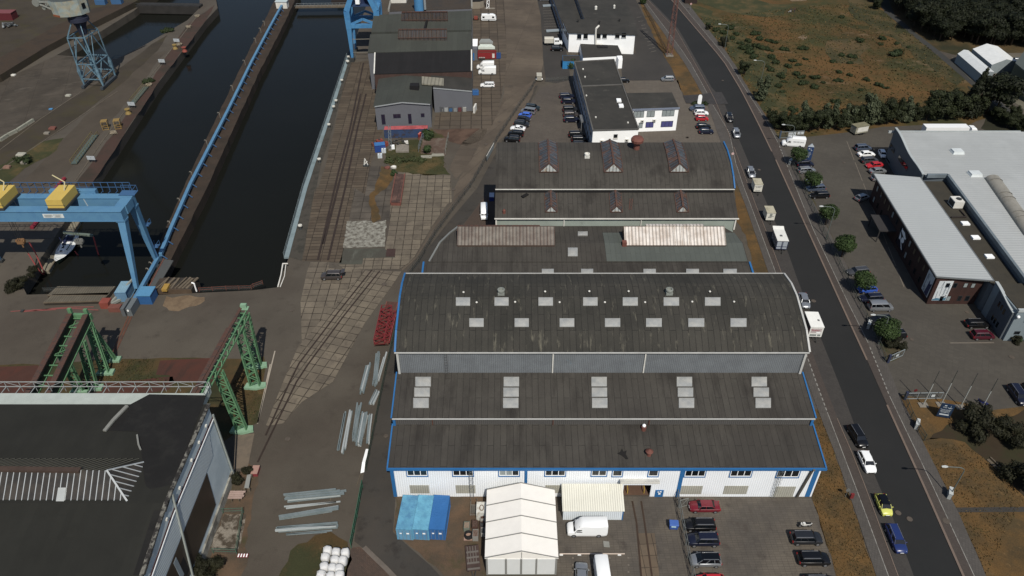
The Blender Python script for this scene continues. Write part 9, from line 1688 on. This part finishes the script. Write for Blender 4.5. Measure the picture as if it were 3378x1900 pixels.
o=thing('sign_banner','pale mesh banner panels on the lane fence','banner',P('B',1730,1200)); a,b=P('B',1710,1210),P('B',1765,1110); m=MB(); m.add([a+V(0,-.1,.3),b+V(0,-.1,.3),b+V(0,-.1,1.8),a+V(0,-.1,1.8)],[(0,1,2,3)]); m.add([a+V(0,-.15,.3),b+V(0,-.15,.3),b+V(0,-.15,1.8),a+V(0,-.15,1.8)],[(3,2,1,0)]); m.build('panel',flat('banner_grey',(112,120,122),.6),o); m=MB(); m.beam(a+V(0,-.12,1.85),b+V(0,-.12,1.85),.1); m.build('frame',whited,o)
first=None
for lb,t,x,y in(('yellow steel cage standing left of the other on the pier','A',795,962),('yellow steel cage nearer the dock edge','A',888,955)):
 p=P(t,x,y); o=thing('yellow_cage',lb,'cage',p,R(15),'yellow cages on the pier'); m=MB()
 for sx in(-.8,.8):
  for sy in(-.8,.8): m.beam((sx,sy,0),(sx,sy,2.6),.12)
 for z in(.1,1.3,2.5):
  for s in(-.8,.8): m.beam((-.8,s,z),(.8,s,z),.1); m.beam((s,-.8,z),(s,.8,z),.1)
 m.build('frame',flat('cage_yellow',(140,112,52),.7),o,local=True); m=MB(); m.slab([(-.85,-.85,2.62),(.85,-.85,2.62),(.85,.85,2.62),(-.85,.85,2.62)],.05); m.build('roof',flat('cage_roof',(128,104,54),.7),o,local=True)
for lb,a,b in(('long gangway with yellow rails lying on the pier, nearer the blue gantry','A'and(545,1230),(705,1015)),('gangway with yellow rails lying on the pier edge farther up',(985,775),(1085,655))):
 pa,pb=P('A',*a),P('A',*b); o=thing('gangway',lb,'gangway',pa,0,'gangways on the pier'); m=MB(); m.beam(pa+V(.4,0,.3),pb+V(.4,0,.3),1.6,.2); m.build('deck',flat('gangway_deck',(70,82,78),.7),o); m=MB(); d=(pb-pa).normalized(); n_=V(-d.y,d.x,0)
 for s in(-.8,.8):
  m.beam(pa+n_*s+V(.4,0,1.4),pb+n_*s+V(.4,0,1.4),.09)
  for i in range(13): q_=pa.lerp(pb,i/12)+n_*s+V(.4,0,0); m.beam(q_+V(0,0,.4),q_+V(0,0,1.4),.07)
 m.build('railing',flat('rail_yellow',(110,98,50),.7),o)
for lb,x,y in(('pale notice board on the pier edge, nearest the gantry','692',1215),('pale notice board on the pier beside the yellow bollard','990',808),('pale notice board on the pier edge farther up','1215',485),('small blue-topped board near the tip of the pier','1325',330)):
 p=P('A',float(x),y); o=board('notice_board',lb,'sign',p,R(-5),2.2,1.1,.9,.12,flat('board_pale',(158,164,168),.5)); btxt(o,'!',ink,0,1.45,.6,.12)
for lb,x,y,mt in(('yellow mooring bollard beside the pale notice board','960',850,flat('bollard_yellow',(128,106,54),.7)),('yellow mooring bollard near the tip of the pier','1310',365,flat('bollard_yellow',(128,106,54),.7)),('rusty red fender buoy at the pier flank','1380',385,orange)):
 p=P('A',float(x),y); o=thing('pier_bollard',lb,'bollard',p); MB().lathe((0,0,0),[(.9,0),(.8,.4),(.5,.9),(.5,1.3)],10).build('base',mt,o,local=True,ang=40); MB().lathe((0,0,1.3),[(.5,0),(.8,.1),(.8,.35),(.3,.45)],10).build('cap',mt,o,local=True,ang=40)
rope=mk('rope_pile',(128,118,100),.9,0,.3,2)
for lb,x,y in(('pile of pale rope on the pier edge below the yellow cages','850',1000),('pile of pale rope on the pier beside the upper gangway','1115',640),('pile of pale rope near the tip of the pier','1410',205),('pile of pale rope at the far tip of the pier','1475',125),('small rope pile by the blue-topped board','1340',338)):
 p=P('A',float(x),y); m=MB(); r=random.Random(int(float(x)))
 for k in range(5): m.path([(p.x+1.0*math.cos(i*.7+k)*r.uniform(.5,1.1),p.y+.9*math.sin(i*.7+k)*r.uniform(.5,1.1),.15+.1*k+r.uniform(0,.1)) for i in range(9)],.13,5)
 m.build('rope_pile',rope,None,label=lb,cat='rope')
for lb,x,y,s,mt in(('tipped white concrete block in the weeds on the pier','160',1165,1.5,flat('block_white',(150,148,136),.8)),('grey block below the tipped white one','185',1220,1.2,conc),('reddish block at the left end of the weeds','55',1255,1.2,mk('pinkish_block',(120,92,78),.9,0,.3,1)),('rusty buoy lying on the pier rails','395',965,1.3,rustr),('small pale block beside the rusty buoy','350',1000,1.0,conc),('white block at the foot of the crane rails','510',718,1.0,flat('block_white',(150,148,136),.8)),('tiny bright blue box on the crane rails','382',818,.7,bb),('pale block on the slipway','100',565,.9,whited)):
 p=P('A',float(x),y); m=MB(); r=random.Random(int(float(x))); m.loft([[(p.x+a*s*.7*k+r.uniform(-.1,.1),p.y+b*s*.5*k,z) for a,b in((-1,-1),(1,-1),(1.1,1),(-.9,1))] for k,z in((1,0),(1.02,s*.4),(.85,s*.55))]); m.build('stone_block' if mt is not rustr else 'rusty_buoy',mt,None,label=lb,cat='block')
o=thing('white_barrier','long row of white concrete barriers on the crane track','barrier',P('A',130,985)); m=MB(); k=[P('A',x,y) for x,y in((0,1060),(60,1020),(130,985),(200,940),(255,905))]
for a,b in zip(k,k[1:]): d=(b-a)*.04; m.beam(a+d+V(0,0,.45),b-d+V(0,0,.45),.6,.9)
m.build('barrier',mk('barrier_white',(134,134,120),.9,0,.2,1),o); m=MB()
for a,b in zip(k,k[1:]): d=(b-a)*.04; m.beam(a+d+V(0,0,.08),b-d+V(0,0,.08),.9,.16)
m.build('foot',conc,o)
o=thing('red_pile','red and pink steel tube lying beside the blue girder on the pier','pipe',P('O',700,120)); m=MB(); m.tube(P('O',590,260,.4),P('O',735,95,.4),.45,None,8); m.build('tube',flat('dull_crimson',(120,30,44),.7),o); m=MB(); m.tube(P('O',360,660,.4),P('O',420,590,.4),.45,None,8); m.build('tube',flat('dull_crimson',(120,30,44),.7),o)
a,b=P('N',0,300),P('N',160,310); o=thing('red_store','dull red container on the far quay','container',P('N',60,310)); p=P('N',60,305,2.2); m=MB(); m.box(p.x-4.5,p.x+3.5,p.y,p.y+4,2.2,4.8); m.build('shell',flat('dark_crimson3',(84,26,32),.7),o); m=MB(); m.box(p.x-4.6,p.x+3.6,p.y-.1,p.y+4.1,4.803,5.0); m.build('roof',flat('crimson_roof',(110,58,60),.7),o)
p=P('N',130,420,2.2); m=MB(); r=random.Random(2)
for i in range(9): m.beam((p.x+r.uniform(-2.5,2.5),p.y+r.uniform(-1,2.5),2.3+r.uniform(0,1)),(p.x+r.uniform(-2.5,2.5),p.y+r.uniform(-1,2.5),2.4+r.uniform(0,1.6)),r.uniform(.2,1),.2)
m.build('scrap_heap',mk('grey_scrap',(70,74,76),.7,.2,.4,1,(120,124,124),(.5,.65),1),None,label='grey heap of scrap sheets on the far quay beyond the slipway',cat='scrap heap')
a,b=P('A',1010,35,.5),P('A',1500,45,.5); o=thing('dock_gate','dark riveted dock gate closing the small basin','dock gate',a); m=MB(); m.beam(a-V(0,0,1.2),b-V(0,0,1.2),4,3.2); m.build('caisson',mk('caisson_dark',(42,40,38),.8,0,.3,.4),o); m=MB(); m.beam(a+V(0,-2,1.2),b+V(0,-2,1.2),.15);
for i in range(15): q_=a.lerp(b,i/14)+V(0,-2,0); m.beam(q_+V(0,0,.4),q_+V(0,0,1.2),.12)
m.build('railing',dgrey,o)
for lb,x,y,mt in(('blue winch frame on the far quay at the top',760,30,bb),('bright blue machine on the far quay right of the other',880,25,bb)): p=P('A',x,y,2.2); o=thing('quay_winch',lb,'winch',p); m=MB(); m.box(-2,2,-1.2,1.2,.0,1.8); m.build('housing',blud,o,local=True); m=MB(); m.beam((-1.8,0,1.8),(0,0,4.5),.35).beam((1.8,0,1.8),(0,0,4.5),.35); m.build('frame',mt,o,local=True)
def person(label,p,yaw,shirt,trou,sc=1.0):
 o=thing('person',label,'person',p,yaw); J=[(0,0,.95),(0,0,1.2),(0,0,1.42),(0,0,1.52),(0,0,1.66),(.09,0,.88),(.1,.03,.48),(.11,.0,.06),(-.09,0,.88),(-.1,-.08,.5),(-.12,-.12,.06),(.19,0,1.40),(.25,.02,1.12),(.24,-.1,.88),(-.19,0,1.40),(-.25,.0,1.12),(-.23,-.1,.9),(0,0,1.76),(.11,-.12,.03),(-.12,-.26,.03)]
 E=[(0,1),(1,2),(2,3),(3,4),(4,17),(0,5),(5,6),(6,7),(0,8),(8,9),(9,10),(2,11),(11,12),(12,13),(2,14),(14,15),(15,16),(7,18),(10,19)]; rad=[.15,.15,.16,.06,.1,.1,.075,.05,.1,.075,.05,.075,.05,.04,.075,.05,.04,.08,.04,.04]
 me=bpy.data.meshes.new('body'); me.from_pydata(J,E,[]); b=bpy.data.objects.new('body',me); COL.objects.link(b); b.parent=o; sk_=b.modifiers.new('s','SKIN'); b.modifiers.new('d','SUBSURF').levels=1
 for v,r_ in zip(me.skin_vertices[0].data,rad): v.radius=(r_,r_*.8)
 me.skin_vertices[0].data[0].use_root=True; me.materials.append(trou)
 m=MB(); m.loft([[(math.cos(a)*w_,math.sin(a)*w_*.7,z) for a in [k*math.pi/5 for k in range(10)]] for w_,z in((.19,.92),(.19,1.15),(.23,1.36),(.17,1.47))]); m.build('jacket',shirt,o,local=True,smooth=True); m=MB(); m.ball((0,.01,1.74),.115,10,6); m.build('hair',flat('hair_brown',(58,42,32),.8),o,local=True,smooth=True); return o
p=P('D',182,95); person('person in dark clothes standing by a white bicycle far up the field',p,0,flat('cloth_dark',(50,48,52),.9),flat('trouser_grey',(70,72,78),.9)); p=P('D',207,92); person('person in dark red top beside the other one far up the field',p,.6,flat('cloth_maroon',(96,44,50),.9),flat('trouser_navy',(44,46,60),.9))
p=P('D',172,96); o=thing('bicycle','pale bicycle beside two people far up the field','bicycle',p,.1); m=MB()
for x in(-.5,.55): m.path([(x+.33*math.cos(a),0,.34+.33*math.sin(a)) for a in [k*.628 for k in range(11)]],.035,5)
m.build('wheel',tyre,o,local=True); m=MB(); m.beam((-.5,0,.34),(-.1,0,.85),.05).beam((-.1,0,.85),(.4,0,.85),.05).beam((.55,0,.34),(.4,0,1.0),.05).beam((0,0,.35),(.4,0,.8),.05).beam((.38,-.28,1.02),(.38,.28,1.02),.04); m.build('frame',white,o,local=True)
o=thing('brick_kiosk','small red-brown hut at the top edge beside the road','hut',P('C',1310,28)); p=P('C',1310,28); MB().box(p.x-2.5,p.x+2.5,p.y,p.y+3,0,2.5).build('wall',brick,o); MB().box(p.x-2.7,p.x+2.7,p.y-.2,p.y+3.2,2.503,2.7).build('roof',rustr,o)
o=thing('round_road_sign','pale round sign on a thin post at the top field edge','sign',P('C',1305,78)); m=MB(); m.tube((0,0,0),(0,0,2.6),.06); m.build('post',grey,o,local=True); MB().tube((0,-.08,2.6),(0,-.04,2.6),.4,None,12).build('disc',flat('sign_pink_pale',(176,140,136),.5),o,local=True)
bpy.context.view_layer.update()
